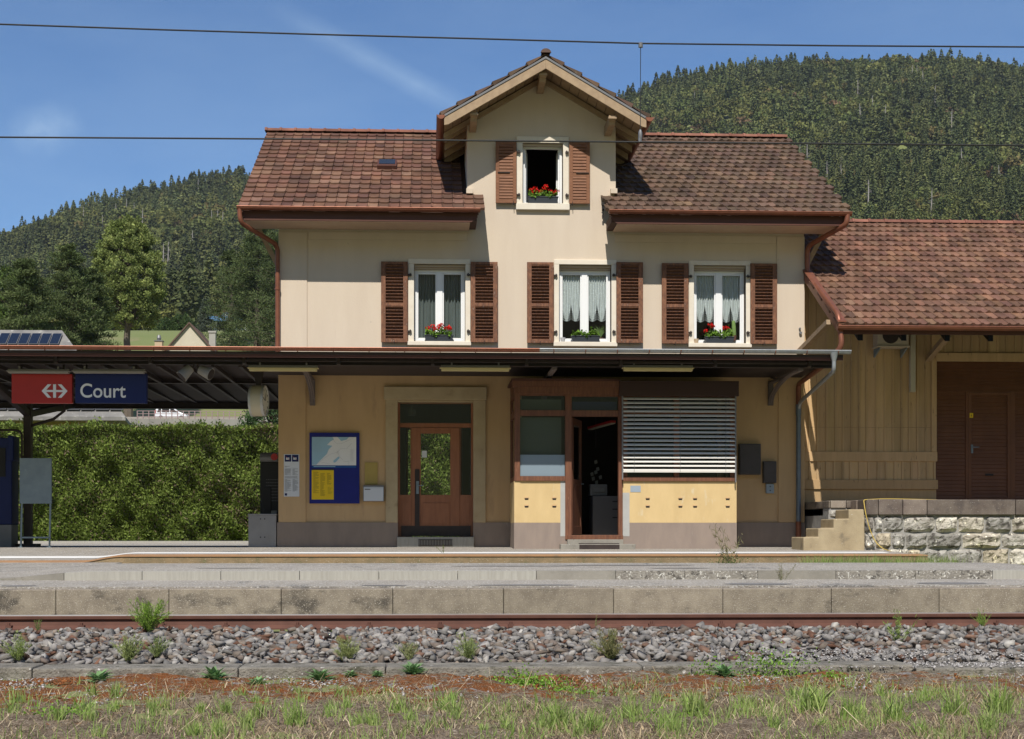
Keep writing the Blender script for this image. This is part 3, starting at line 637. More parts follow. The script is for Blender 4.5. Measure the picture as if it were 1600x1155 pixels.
# ------------------------------------------------------------------ station building
FZ = -.3125
bx0, bx1 = X(436), X(1256)
ze = Z(323, -.9, 370)+.0; yr, zr = 4.1, Z(207, 4.1, 415); yb = 9.1
xl, xrr = X(371, -.9), X(1329, -.9)
st = root('station_building', ((bx0+bx1)/2, 0, FZ), 'two storey cream and ochre station house with brown tiled roof and central gable', 'station')
slope = (zr-ze)/(yr+.85)
def zmain(y): return ze+(y+.85)*slope if y < yr else zr-(y-yr)*slope
dA, dAz = X(852.7, -.9), Z(86, -.9, 852); ds_ = .586
dl, dr_ = X(694, -.9), X(1010, -.9)
def zdorm(x): return dAz-abs(x-dA)*ds_
wx0, wx1 = X(730), X(962)
def hole(u0, v0, u1, v1, y=0): a, b_, c, d = rect(u0, v0, u1, v1, y); return (a, b_, c, d)
H_w = [hole(647, 413, 727, 534), hole(873.5, 414, 955, 535), hole(1084, 415, 1165, 537)]
H_d = hole(816.5, 224, 879.5, 319)
H_door = (X(621.6), X(739.4), FZ-.1, Z(629, 0, 680))
H_bay = (X(815), X(1140), FZ-.1, Z(612, 0, 980))
zmid = 3.2; zpl = Z(816.5, 0, 600)
mb = MB(); wall_mesh(mb, bx0, bx1, zpl, zmid, 0, .35, [H_door, H_bay])
mb.build('ground_floor_wall', M_ochre, st)
mb = MB(); ztop = min(zdorm(wx0), zdorm(wx1))-.24
wall_mesh(mb, bx0, bx1, zmid, ztop, 0, .35, H_w+[H_d], solid=lambda x, z: z < ze-.02+.1 or wx0 < x < wx1, extra_x=(wx0, wx1), extra_z=(ze+.08,))
pA = dA; mb.prism([(wx0, 0, ztop), (wx1, 0, ztop), (wx1, 0, zdorm(wx1)-.20), (pA, 0, dAz-.2), (wx0, 0, zdorm(wx0)-.20)], (0, .35, 0))
for xa, xb in ((wx0, wx0+.2), (wx1-.2, wx1)): mb.box(xa, xb, .35, 3.2, zmain(.35)-.5, min(zdorm(wx0), zdorm(wx1))-.21)
mb.build('upper_wall', M_cream, st)
mb = MB()
wall_mesh(mb, bx0-.035, bx1+.02, FZ-.12, zpl, -.035, .30, [(X(621.6), X(739.4), FZ-.2, zpl+1), (X(803.5, 0)-.02, X(1150, 0)+.02, FZ-.2, zpl+1)])
build_each(mb, 'plinth', M_plinth, st, bevel=.01)
mb = MB()   # side and back walls
yB = 8.2; RO = (X(634, yB), X(722, yB), FZ-.1, 2.62)
for xa, xb in ((bx0, bx0+.3), (bx1-.3, bx1)):
    mb.box(xa, xb, .35, yB-.3, FZ-.1, ze-.02)
    mb.prism([(xa, .0, ze-.02), (xa, yB, ze-.02), (xa, yr, zr-.25)], (xb-xa, 0, 0))
wall_mesh(mb, bx0, bx1, FZ-.1, ze-.02, yB-.3, yB, [RO])
mb.build('side_wall', M_cream, st)
mb = MB()   # corner pilasters, 25 mm proud
for a, b_ in ((436, 478), (1216.5, 1256)):
    mb.box(X(a)-.01, X(b_)+(.01 if a > 900 else 0), -.025, -.001, zpl, zmid-.02)
build_each(mb, 'corner_pilaster', M_ochre, st, bevel=.006)
mb = MB()
for a, b_ in ((436, 480), (1214, 1256)): mb.box(X(a)-.01, X(b_)+(.01 if a > 900 else 0), -.022, -.001, zmid, ze-.28)
mb.box(X(482), X(730), -.018, -.001, ze-.42, ze-.27); mb.box(X(960), X(1212), -.018, -.001, ze-.42, ze-.27)
for u0 in (730, 955): mb.box(X(u0)-.02, X(u0)+.11, -.10, .0, Z(304, 0, u0), Z(296, 0, u0))
build_each(mb, 'upper_wall_strip', M_cream, st, bevel=.006)
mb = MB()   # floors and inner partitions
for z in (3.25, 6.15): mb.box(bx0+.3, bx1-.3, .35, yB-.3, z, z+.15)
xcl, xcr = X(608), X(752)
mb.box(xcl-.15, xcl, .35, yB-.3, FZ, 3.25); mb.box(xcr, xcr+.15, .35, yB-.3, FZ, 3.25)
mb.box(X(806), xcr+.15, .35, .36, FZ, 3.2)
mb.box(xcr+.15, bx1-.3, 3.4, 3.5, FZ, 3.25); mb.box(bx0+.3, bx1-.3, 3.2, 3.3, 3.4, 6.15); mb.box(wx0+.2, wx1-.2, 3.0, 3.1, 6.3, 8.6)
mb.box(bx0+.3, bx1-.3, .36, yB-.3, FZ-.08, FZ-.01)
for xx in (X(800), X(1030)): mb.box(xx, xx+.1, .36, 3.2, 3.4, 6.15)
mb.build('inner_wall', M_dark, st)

# roofs
PAL_L = [lin(c) for c in ((148,102,84),(136,93,78),(156,110,92),(126,86,74),(114,80,70),(164,122,102),(142,98,82),(102,76,68),(150,104,86),(134,96,82),(170,130,110))]
PAL_L = [(a*.84, b*.92, c*.98) for a, b, c in PAL_L]
PAL_R = [lin(c) for c in ((120,98,86),(110,90,79),(130,104,90),(102,84,75),(126,106,93),(94,78,71),(138,110,94),(116,93,82))]
def keep_main(P):
    x, y, z = P
    if y < .02: return not (X(751, -.9) < x < X(950, -.9)) if y < -.02 else not (wx0 < x < wx1)
    if wx0-.02 < x < wx1+.02: return False
    return not (dl-.1 < x < dr_+.1 and False)
Sv = Vector((0, yr+.85, zr-ze)); Ls = Sv.length
xmid = X(852, 0)
roof = MB()
for a, c in ((xl+.03, wx0), (wx1, xrr-.03)):
    roof.prism([(a, -.80, zmain(-.80)-.03), (a, yr, zr-.03), (a, yr, zr-.16), (a, -.80, zmain(-.80)-.12)], (c-a, 0, 0))
roof.prism([(wx0, -.80, zmain(-.8)-.03), (wx0, -.005, zmain(0)-.03), (wx0, -.005, zmain(0)-.12), (wx0, -.80, zmain(-.8)-.12)], (X(748, -.9)-wx0, 0, 0))
roof.prism([(wx1, -.80, zmain(-.8)-.03), (wx1, -.005, zmain(0)-.03), (wx1, -.005, zmain(0)-.12), (wx1, -.80, zmain(-.8)-.12)], (X(953, -.9)-wx1, 0, 0))
roof.prism([(xl+.03, yr, zr-.03), (xl+.03, yb, zmain(yb)-.03), (xl+.03, yb, zmain(yb)-.14), (xl+.03, yr, zr-.16)], (xrr-xl-.06, 0, 0))
roof = roof.build('roof', M_deck, st, label='main roof with wavy clay tiles')
roof_tiles('roof_tiles', M_tile, roof, (xl, -.85, ze-.0), (1, 0, 0), Sv, xmid-xl, Ls, 18, .20, PAL_L, keep_main, 1, dipf=.12)
roof_tiles('roof_tiles', M_tile, roof, (xmid, -.85, ze-.0), (1, 0, 0), Sv, xrr-xmid, Ls, 18, .18, PAL_R, keep_main, 2, stag=0.5, dipf=.7)
roof_tiles('roof_tiles', M_tile, roof, (xrr, yb, zmain(yb)), (-1, 0, 0), (0, yr-yb, zr-zmain(yb)), xrr-xl, Ls, 16, .3, PAL_R, None, 4)
ridge_tiles('ridge_tiles', M_tile, roof, (xl-.02, yr, zr+.02), (xrr+.02, yr, zr+.02), .10, 36, [lin(c) for c in ((140,96,80),(130,88,74),(148,104,88))])
mb = MB()    # verge boards on the gables and purlin ends
for x in (xl+.02, xrr-.05):
    mb.prism([(x, -.82, ze-.06), (x, yr, zr-.06), (x, yr, zr-.26), (x, -.82, ze-.26)], (.03, 0, 0))
    mb.prism([(x, yr, zr-.06), (x, yb, zmain(yb)-.06), (x, yb, zmain(yb)-.26), (x, yr, zr-.26)], (.03, 0, 0))
for xa, xb, s in ((xl+.06, bx0, 1), (bx1, xrr-.06, -1)):
    for y in (.12, 2.1, 4.1, 6.1, 8.0): mb.box(xa, xb, y-.07, y+.07, zmain(y)-.36, zmain(y)-.18)
    xw = bx0 if s > 0 else bx1
    for y in (.12,): mb.bar((xw-s*.02, y, ze-.95), (xw-s*.62, y, zmain(y)-.33), .09, .10, (0, 1, 0))
build_each(mb, 'gable_timber', M_beam, roof)
# eave boxes, gutters
zg = ze-.005
for (a, c) in ((370, 750.5), (951.5, 1330.5)):
    xa, xc = X(a, -.93), X(c, -.93)
    fx0, fx1 = (xa+.10, xc-.05) if a < 500 else (xa+.05, xc-.12)
    mb = MB(); zb = ze-.235
    ch = .12
    if a < 500: pts = [(fx0, ze-.06), (fx0, zb), (fx1-ch, zb), (fx1, zb+ch*.7), (fx1, ze-.06)]
    else: pts = [(fx0, ze-.06), (fx0, zb+ch*.7), (fx0+ch, zb), (fx1, zb), (fx1, ze-.06)]
    mb.prism([(x, -.84, z) for x, z in pts], (0, .03, 0)); mb.build('fascia_board', M_fascia, roof)
    mb = MB(); mb.box(fx0+.02+(0 if a < 500 else ch), fx1-.02-(ch if a < 500 else 0), -.81, -.03, zb+.005, zb+.03); mb.build('soffit', M_soffit, roof)
    mb = MB(); mb.box(fx0+.01, fx1-.01, -.808, -.03, zb+.03, ze-.04) ; mb.build('eave_boxing', M_deck, roof)
    mb = MB(); gutter_mb(mb, xa, xc, -.925, zg, .065)
    x = xa+.4
    while x < xc: mb.box(x-.012, x+.012, -.995, -.85, zg-.005, zg+.004); x += .75
    mb.build('gutter', M_copper, roof, smooth=True)
# dormer roof
dorm = MB(); y0d = -.88
for sgn, xe in ((-1, dl), (1, dr_)):
    z1 = zdorm(xe); n_ = Vector((sgn*ds_, 0, 1)).normalized()
    dorm.prism([(dA, y0d, dAz-.03), (xe, y0d, z1-.03), (xe, y0d, z1-.08), (dA, y0d, dAz-.08)], (0, 4.1-y0d, 0))
dorm = dorm.build('dormer_roof', M_deck, st)
def keep_d(P): return P.y < -.0 or zdorm(P.x) > zmain(P.y)-.05
Ld = (dA-dl)*sqrt(1+ds_**2)
roof_tiles('roof_tiles', M_tile, dorm, (dl-.05, 4.0, zdorm(dl-.05)), (0, -1, 0), (1, 0, ds_), 4.9, Ld+.05, 6, .23, PAL_R, keep_d, 5, lift=.045)
Ld2 = (dr_-dA)*sqrt(1+ds_**2)
roof_tiles('roof_tiles', M_tile, dorm, (dr_+.05, -.9, zdorm(dr_+.05)), (0, 1, 0), (-1, 0, ds_), 4.9, Ld2+.05, 6, .23, PAL_R, keep_d, 6, lift=.045)
ridge_tiles('ridge_tiles', M_tile, dorm, (dA, -.93, dAz+.03), (dA, 4.0, dAz+.03), .085, 13, PAL_R, 8)
for sgn, xe in ((-1, dl), (1, dr_)):
    mb = MB(); z1 = zdorm(xe)
    P_ = lambda x, dz: (x, y0d-.03, zdorm(x)-dz)
    mb.prism([P_(dA, .075), P_(xe, .075), P_(xe, .23), P_(xe-sgn*.08, .26), P_(dA, .26)], (0, .05, 0))
    mb.prism([(dA, -.05, dAz-.14), (xe, -.05, z1-.14), (xe, -.05, z1-.25), (dA, -.05, dAz-.25)], (0, .045, 0))
    mb.build('barge_board', M_beam, dorm, bevel=.006)
    mb = MB(); mb.prism([(dA, y0d-.045, dAz-.03), (xe, y0d-.045, z1-.03), (xe, y0d-.045, z1-.073), (dA, y0d-.045, dAz-.073)], (0, .06, 0)); mb.build('verge_strip', M_grey, dorm)
    mb = MB(); k = 7   # soffit boards under the overhang, running along the ridge direction
    nb = 11
    for i in range(nb):
        xa = dA+(xe-dA)*(i+.02)/nb; xb = dA+(xe-dA)*(i+.96)/nb
        mb.add([(xa, -.83, zdorm(xa)-.09), (xb, -.83, zdorm(xb)-.09), (xb, 2.3, zdorm(xb)-.09), (xa, 2.3, zdorm(xa)-.09), (xa, -.83, zdorm(xa)-.115), (xb, -.83, zdorm(xb)-.115), (xb, 2.3, zdorm(xb)-.115), (xa, 2.3, zdorm(xa)-.115)],
               [(0,1,2,3),(7,6,5,4),(0,4,5,1),(1,5,6,2),(2,6,7,3),(3,7,4,0)])
    mb.build('soffit_boards', M_beam, dorm)
    xw = wx0 if sgn < 0 else wx1
    mb = MB()
    for y in (.25, .85, 1.45, 2.05):
        mb.add([(xw, y-.04, zdorm(xw)-.12), (xe-sgn*.03, y-.04, z1-.12), (xe-sgn*.03, y-.04, z1-.25), (xw, y-.04, zdorm(xw)-.25), (xw, y+.04, zdorm(xw)-.12), (xe-sgn*.03, y+.04, z1-.12), (xe-sgn*.03, y+.04, z1-.25), (xw, y+.04, zdorm(xw)-.25)],
               [(0,1,2,3),(7,6,5,4),(0,4,5,1),(1,5,6,2),(2,6,7,3),(3,7,4,0)])
    build_each(mb, 'rafter', M_beam, dorm)
    mb = MB(); tmp = MB(); gutter_mb(tmp, -.93, 2.35, 0, 0, .075); mb.add([(xe+sgn*(.06-v[1]*0)+v[1], v[0], z1-.04+v[2]) for v in tmp.v], tmp.f)
    mb.build('gutter', M_copper, dorm, smooth=True)
for u, v in ((848.5, 112), (740.5, 174), (957, 180)):
    mb = MB(); a = X(u, -.8); zt = Z(v, -.8, u)
    mb.prism([(a-.065, -.80, zt), (a-.065, -.80, zt-.09), (a-.065, -.74, zt-.10), (a-.065, -.70, zt-.17), (a-.065, -.02, zt-.19), (a-.065, -.02, zt)], (.13, 0, 0))
    mb.box(a-.08, a+.08, -.825, -.76, zt-.075, zt-.03)
    mb.build('purlin_end', M_beam, dorm, bevel=.006)
# skylight
mb = MB(); P0 = at(605, 262, 0); u_, v_ = 605, 262
for it in range(30):   # where the ray meets the roof plane
    pass
def on_roof(u, v, pl=zmain):
    y = 0.0
    for _ in range(40):
        p = at(u, v, y); y += (p.z-pl(y))*0.9
    return at(u, v, y)
P0 = on_roof(605, 262); sdir = Sv.normalized(); nn = Vector((0, -sdir.z, sdir.y))
mb.obox(P0+nn*.05, (.20, 0, 0), sdir*.23, nn*.06); sk = mb.build('skylight', M_fascia, roof, bevel=.01)
mb = MB(); mb.obox(P0+nn*.115+sdir*.03, (.165, 0, 0), sdir*.17, nn*.006); mb.build('skylight_pane', mat('dark_skylight_glass', (.02,.022,.026), rough=.12, spec=.8), roof)
# downpipes
def pipe(name, pts, r_, m, parent, rr=.12):
    mb = MB(); path = rpath(pts, rr, 6); mb.tube(path, r_, 14); return mb, path
mb, _ = pipe('', [(X(371.5,-.93)+.03, -.93, zg-.02), (X(373,-.93)+.03, -.93, zg-.30), (X(433.5,-.1), -.09, Z(383,-.1,434)), (X(433.5,-.1), -.09, Z(552,-.1,434)+.0)], .045, M_copper, st, .14)
mb.cyl((X(433.5,-.1), -.09, Z(450,-.1,434)), (X(433.5,-.1), -.09, Z(453,-.1,434)), .055, 14)
mb.build('downpipe', M_copper, st, smooth=True)
mb, _ = pipe('', [(X(1327,-.93)-.03, -.93, zg-.02), (X(1325,-.93)-.03, -.93, zg-.22), (X(1262,-.12), -.10, Z(385,-.1,1262)), (X(1262,-.12), -.10, Z(430,-.1,1262)), (X(1310,-2.35), -2.35, Z(492,-2.35,1310)), (X(1316,-2.45), -2.45, Z(542,-2.45,1316)), (X(1292,-2.3), -2.2, Z(568,-2.3,1292)), (X(1248,-.14), -.12, Z(600,-.14,1248)), (X(1248,-.14), -.12, Z(640,-.14,1248))], .05, M_copper, st, .15)
mb.build('downpipe', M_copper, st, smooth=True); mb = MB()
mb.cyl((X(1248,-.14), -.12, Z(815,-.14,1248)), (X(1248,-.14), -.12, FZ+.02), .055, 14)
mb.build('downpipe_foot', M_copper, st, smooth=True)
mb = MB(); mb.cyl((X(1248,-.14), -.12, Z(640,-.14,1248)), (X(1248,-.14), -.12, Z(815,-.14,1248)), .047, 14); mb.cyl((X(1248,-.14), -.12, Z(632,-.14,1248)), (X(1248,-.14), -.12, Z(648,-.14,1248)), .056, 14)
mb.build('downpipe', M_zincb, st, smooth=True, label='blue grey zinc downpipe')

# upper windows, shutters, curtains
def window(h, so, mul=True, y=.13, curtain=None, roller=.09, open_=False, name='window'):
    x0, x1, z0, z1 = h; mb = MB()
    zt = z1-roller; fw = .045
    mb.box(x0+.005, x0+.055, y, y+.06, z0+.004, zt); mb.box(x1-.055, x1-.005, y, y+.06, z0+.004, zt)
    mb.box(x0+.055, x1-.055, y, y+.06, z0+.004, z0+.055); mb.box(x0+.055, x1-.055, y, y+.06, zt-.05, zt)
    lights = []
    if mul:
        xm = (x0+x1)/2; mb.box(xm-.055, xm+.055, y-.012, y+.06, z0+.055, zt-.05); lights = [(x0+.055, xm-.055), (xm+.055, x1-.055)]
        for a, c in lights:
            for p, q in ((a, a+.028), (c-.028, c)): mb.box(p, q, y+.01, y+.055, z0+.055, zt-.05)
            mb.box(a+.028, c-.028, y+.01, y+.055, z0+.055, z0+.09); mb.box(a+.028, c-.028, y+.01, y+.055, zt-.085, zt-.05)
    win = mb.build(name, M_white, st, bevel=.004)
    # surround
    sx0, sx1, sz0, sz1 = so; mb = MB(); Y0 = -.035
    mb.box(sx0, x0, Y0, .12, z0, z1); mb.box(x1, sx1, Y0, .12, z0, z1); mb.box(sx0, sx1, Y0, .12, z1, sz1)
    mb.box(sx0-.012, sx1+.012, Y0-.045, .12, sz0, z0)
    mb.box(x0, x1, .12, .2, z0-.02, z0+.004)
    mb.build('surround', M_surround, win, bevel=.008)
    if roller > .02:
        mb = MB(); mb.box(x0+.004, x1-.004, .07, .20, zt+.002, z1-.03); mb.box(x0+.004, x1-.004, .03, .08, z1-.05, z1-.003); mb.build('shutter_box', M_roller, win)
    for a, c in lights:
        mb = MB(); mb.box(a+.028, c-.028, y+.03, y+.036, z0+.09, zt-.085); mb.build('pane', M_glass, win)
        if curtain == 'lace':
            nx_, nz_ = 36, 26; V, Fs = [], []; W = c-a-.04
            for j in range(nz_+1):
                for i in range(nx_+1):
                    t = i/nx_; bot = (zt-z0)*(.42+.24*abs(sin(2*pi*t))**.9); s_ = j/nz_
                    V.append((a+.02+W*t, y+.075+.018*sin(t*46+s_*2)+.012*sin(t*19)*s_, zt-.05-bot*s_))
            for j in range(nz_):
                for i in range(nx_): k = j*(nx_+1)+i; Fs.append((k, k+1, k+nx_+2, k+nx_+1))
            mb = MB(); mb.add(V, Fs); mb.build('lace_curtain', M_lace, win, smooth=True)
            mb = MB()    # gathered swags at the hem
            for q in range(2):
                for e in range(5):
                    cx = a+.02+W*(.25+.5*q); rx = W*.22; p_ = []
                    for k in range(9):
                        t = -1+2*k/8; p_.append((cx+rx*t, y+.06, zt-.05-(zt-z0)*(.50+.022*e)-.05*(1-t*t)-.012*e))
                    mb.tube(p_, .0045, 5, False)
            mb.build('curtain_hem', M_lace, win, smooth=True)
        elif curtain == 'drape':
            nx_ = 60; V = []; Fs = []; W = c-a
            for j, z in enumerate((zt-.04, z0+.02)):
                for i in range(nx_+1): t = i/nx_; V.append((a+W*t, y+.13+.022*sin(t*38)+.01*sin(t*17+1), z))
            for i in range(nx_): Fs.append((i, i+1, nx_+2+i, nx_+1+i))
            mb = MB(); mb.add(V, Fs); mb.build('curtain', M_drape, win, smooth=True)
    return win
def shutter(u0, v0, u1, v1, m, slats, tilt=True):
    x0, x1, z0, z1 = rect(u0, v0, u1, v1, -.07); w_ = x1-x0; mb = MB(); y0, y1 = -.092, -.052; sw = .085*w_/.5
    mb.box(x0, x0+sw, y0, y1, z0, z1); mb.box(x1-sw, x1, y0, y1, z0, z1)
    zm = z0+(z1-z0)*.47; rails = [(z0, z0+.075), (zm-.032, zm+.032), (z1-.05, z1)]
    for a, c in rails: mb.box(x0+sw, x1-sw, y0+.002, y1-.002, a, c)
    ins = [(rails[0][1], rails[1][0]), (rails[1][1], rails[2][0])]
    for a, c in ins:
        n_ = max(3, round((c-a)/((z1-z0)/slats)))
        for i in range(n_):
            zc = a+(c-a)*(i+.5)/n_; h_ = (c-a)/n_*(.5 if tilt else .62)
            mb.obox(((x0+x1)/2, (y0+y1)/2-.002, zc), (w_/2-sw, 0, 0), (0, .019, -.017 if tilt else -.006) , (0, .003, .004 if tilt else h_*.62))
        if tilt is False: pass
    s = mb.build('shutter', m, st, bevel=.003)
    mb = MB(); mb.box(x0+sw*.3, x1-sw*.3, -.054, -.050, z0+.02, z1-.02)  # dark sheet added behind the slats, standing in for shade in the gaps
    mb.build('slat_gap_shade', M_fascia, s)
    return s, (x0, x1, z0, z1)
def hinges(s, xh, z0, z1, sgn):
    mb = MB()
    for z in (z0+(z1-z0)*.14, z0+(z1-z0)*.84):
        mb.box(xh-.012, xh+.075*sgn, -.085, -.037, z-.014, z+.014); mb.cyl((xh+.05*sgn, -.075, z-.03), (xh+.05*sgn, -.075, z+.03), .012, 8)
    build_each(mb, 'hinge', M_iron2, s)
def catch(s, x, z):
    mb = MB(); mb.cyl((x, -.11, z-.045), (x, -.11, z+.03), .006, 6); mb.box(x-.005, x+.005, -.115, 0, z-.02, z-.008); mb.build('shutter_catch', M_iron, s)
specs = [((595.5,409,637,535), (735.5,409.5,777.5,535), (637.8,404.8,735,534), 540, H_w[0], 'drape'),
         ((823.5,410,865,536), (963,410,1004.5,536), (865.5,406,963,535), 541.5, H_w[1], 'lace'),
         ((1034,411.5,1075.5,537), (1172.5,412,1214,537.5), (1076,407.5,1172.5,537), 543, H_w[2], 'lace')]
for L_, R_, S_o, vb, h, cur in specs:
    so_ = (X(S_o[0]), X(S_o[2]), Z(vb, 0, S_o[0]), Z(S_o[1], 0, S_o[0]))
    window(h, so_, True, curtain=cur)
    s, q = shutter(*L_, M_shut, 25); hinges(s, q[1], q[2], q[3], 1); catch(s, (q[0]+q[1])/2, q[2])
    s, q = shutter(*R_, M_shut, 25); hinges(s, q[0], q[2], q[3], -1); catch(s, (q[0]+q[1])/2, q[2])
so_ = (X(807), X(888.5), Z(329, 0, 850), Z(214, 0, 850))
wd = window(H_d, so_, False, roller=.03, name='window')
x0, x1, z0, z1 = H_d     # open casement leaves swung inwards
mb = MB()
for s_, xh in ((1, x0+.06), (-1, x1-.06)):
    a = Vector((xh, .19, 0)); d = Vector((s_*(.05 if s_ > 0 else .01), .33, 0)); hw = Vector((.02, 0, 0))
    for t0, t1, za, zb in ((0, 1, z0+.06, z0+.12), (0, 1, z1-.13, z1-.08), (0, .13, z0+.12, z1-.13), (.87, 1, z0+.12, z1-.13)):
        p, q = a+d*t0, a+d*t1; mb.add([p-hw+Vector((0,0,za)), q-hw+Vector((0,0,za)), q+hw+Vector((0,0,za)), p+hw+Vector((0,0,za)), p-hw+Vector((0,0,zb)), q-hw+Vector((0,0,zb)), q+hw+Vector((0,0,zb)), p+hw+Vector((0,0,zb))], [(0,3,2,1),(4,5,6,7),(0,1,5,4),(1,2,6,5),(2,3,7,6),(3,0,4,7)])
mb.build('casement', M_white, wd)
s, q = shutter(774.5, 222, 807, 317.5, M_shut2, 20, False); hinges(s, q[1], q[2], q[3], 1); catch(s, q[1]-.06, q[2])
mb = MB(); mb.box(q[0]+.04, q[1]-.13, -.112, -.095, (q[2]+q[3])/2-.01, (q[2]+q[3])/2+.006); mb.build('latch_bar', M_iron, s)
s, q = shutter(889.5, 223, 921.5, 318.5, M_shut2, 20, False); hinges(s, q[0], q[2], q[3], -1); catch(s, q[0]+.06, q[2])
mb = MB(); mb.box(q[0]+.13, q[1]-.02, -.112, -.095, (q[2]+q[3])/2-.01, (q[2]+q[3])/2+.006); mb.build('latch_bar', M_iron, s)
# wall hook and small fittings
mb = MB(); hx, hz_ = X(941), Z(323, 0, 941); mb.tube([(hx+.1, 0, hz_), (hx-.02, -.1, hz_), (hx-.03, -.12, hz_+.03)], .008, 6); mb.tube([(hx, -.1, hz_), (hx+.005, -.1, hz_-.22)], .007, 6); mb.cyl((hx, -.1, hz_-.07), (hx, -.1, hz_-.11), .022, 10); mb.cyl((hx, -.1, hz_-.18), (hx, -.1, hz_-.23), .018, 10)
mb.build('cable_anchor', M_iron2, st)
mb = MB(); mb.cyl((X(1249), -.06, Z(514, 0, 1249)), (X(1249), 0, Z(514, 0, 1249)), .02, 10); mb.cyl((X(1250), -.07, Z(521, 0, 1249)), (X(1250), 0, Z(521, 0, 1249)), .028, 10); mb.build('socket', M_grey, st)

# front door
d0, d1 = X(621.6), X(739.4)
mb = MB(); zi = Z(629, 0, 680)
mb.box(X(602.5), d0, -.05, .1, zpl, Z(625, 0, 610)); mb.box(d1, X(759), -.05, .1, zpl, Z(625, 0, 610))
mb.box(X(600), X(760.5), -.075, .1, Z(625, 0, 610), Z(604.5, 0, 610)); mb.box(d0, d1, -.048, .1, zi, Z(625, 0, 610)-.001)
mb.build('door_surround', M_stone, st, bevel=.012)
mb = MB(); mb.box(d0-.012, d1+.012, -.10, .34, FZ-.05, Z(839, 0, 680)); step = mb.build('door_step', M_light, st, bevel=.008)
mb = MB(); gx0, gx1 = X(653.5, -.1), X(707, -.1); gz0, gz1 = Z(853, -.1, 680), Z(843, -.1, 680)
mb.box(gx0, gx1, -.115, -.101, gz0, gz0+.012); mb.box(gx0, gx1, -.115, -.101, gz1-.012, gz1)
for i in range(22): t = gx0+(gx1-gx0)*(i+.5)/22; mb.box(t-.006, t+.006, -.112, -.103, gz0+.012, gz1-.012)
mb.build('foot_grate', M_iron2, step)
yD = .18
def U(u): return X(u, yD)
def VV(v): return Z(v, yD, 680)
dz0 = VV(838.5)
mb = MB()   # fixed frame with transom and side lights
mb.box(d0, U(625), yD, yD+.08, dz0, zi); mb.box(U(736), d1, yD, yD+.08, dz0, zi); mb.box(U(625), U(736), yD, yD+.08, VV(630.5), zi-.002)
mb.box(U(625), U(736), yD-.01, yD+.08, VV(668), VV(661.5))
for a, c in ((625, 641.5), (719.5, 736)):
    mb.box(U(a), U(c), yD, yD+.07, VV(822), VV(773.5))
    mb.box(U(a)+.04, U(c)-.03, yD-.012, yD, VV(818), VV(786))
    mb.box(U(a), U(c), yD+.002, yD+.068, dz0, VV(822.3)-.0)
mb.box(U(641.5), U(643.5), yD, yD+.08, dz0, VV(668)); mb.box(U(718), U(719.5), yD, yD+.08, dz0, VV(668))
df = mb.build('door_frame', M_doorwood, st, bevel=.004)
for a, c, v0, v1 in ((625, 641.5, 668.5, 773.5), (719.5, 736, 668.5, 773.5), (625, 736, 630.5, 661.5)):
    mb = MB(); mb.box(U(a), U(c), yD+.03, yD+.036, VV(v1), VV(v0)); mb.build('pane', M_glass, df)
mb = MB()
mb.box(U(643.5), U(657.5), yD-.02, yD+.04, dz0+.02, VV(668.5)); mb.box(U(703.5), U(718), yD-.02, yD+.04, dz0+.02, VV(668.5))
mb.box(U(657.5), U(703.5), yD-.02, yD+.04, VV(677.5), VV(668.5)); mb.box(U(657.5), U(703.5), yD-.02, yD+.04, dz0+.02, VV(773.5))
mb.box(U(659.5), U(701.5), yD-.032, yD-.02, VV(819), VV(786))
dr = mb.build('door', M_doorwood, st, bevel=.005)
mb = MB(); mb.box(U(657.5), U(703.5), yD+.005, yD+.011, VV(773.5), VV(677.5)); mb.build('door_pane', M_glass, dr)
mb = MB(); mb.box(U(627), U(735), yD-.04, yD-.033, dz0+.01, VV(822)); mb.box(U(648.3), U(655.5), yD-.04, yD-.033, VV(822), VV(733.5)); mb.build('kick_plate', M_iron2, dr)
mb = MB(); mb.box(U(650.5), U(654.5), yD-.06, yD-.041, VV(772), VV(752)); mb.cyl((U(652.5), yD-.04, VV(759)), (U(652.5), yD-.1, VV(759)), .01, 8); mb.cyl((U(652.5), yD-.095, VV(759)), (U(662), yD-.095, VV(759)), .009, 8); mb.build('handle', M_galv, dr)
mb = MB(); mb.box(U(659), U(667), yD-.0, yD+.003, VV(715), VV(704.5)); mb.build('notice', M_paper, dr)
# rear door frame of the passage and the ceiling lamp seen through the transom
mb = MB(); mb.box(RO[0]-.02, RO[0]+.06, yB-.2, yB-.12, FZ, RO[3]); mb.box(RO[1]-.06, RO[1]+.02, yB-.2, yB-.12, FZ, RO[3]); mb.box(RO[0]+.06, RO[1]-.06, yB-.2, yB-.12, RO[3]-.08, RO[3]); mb.build('rear_door_frame', M_doorwood, st)
mb = MB(); p = at(643, 646, 3.0); mb.cyl((p.x, 3, p.z-.04), (p.x, 3, p.z+.08), .085, 16); mb.cyl((p.x, 3, p.z+.08), (p.x, 3, 3.25), .012, 6); mb.build('ceiling_lamp', M_lampcase, st)

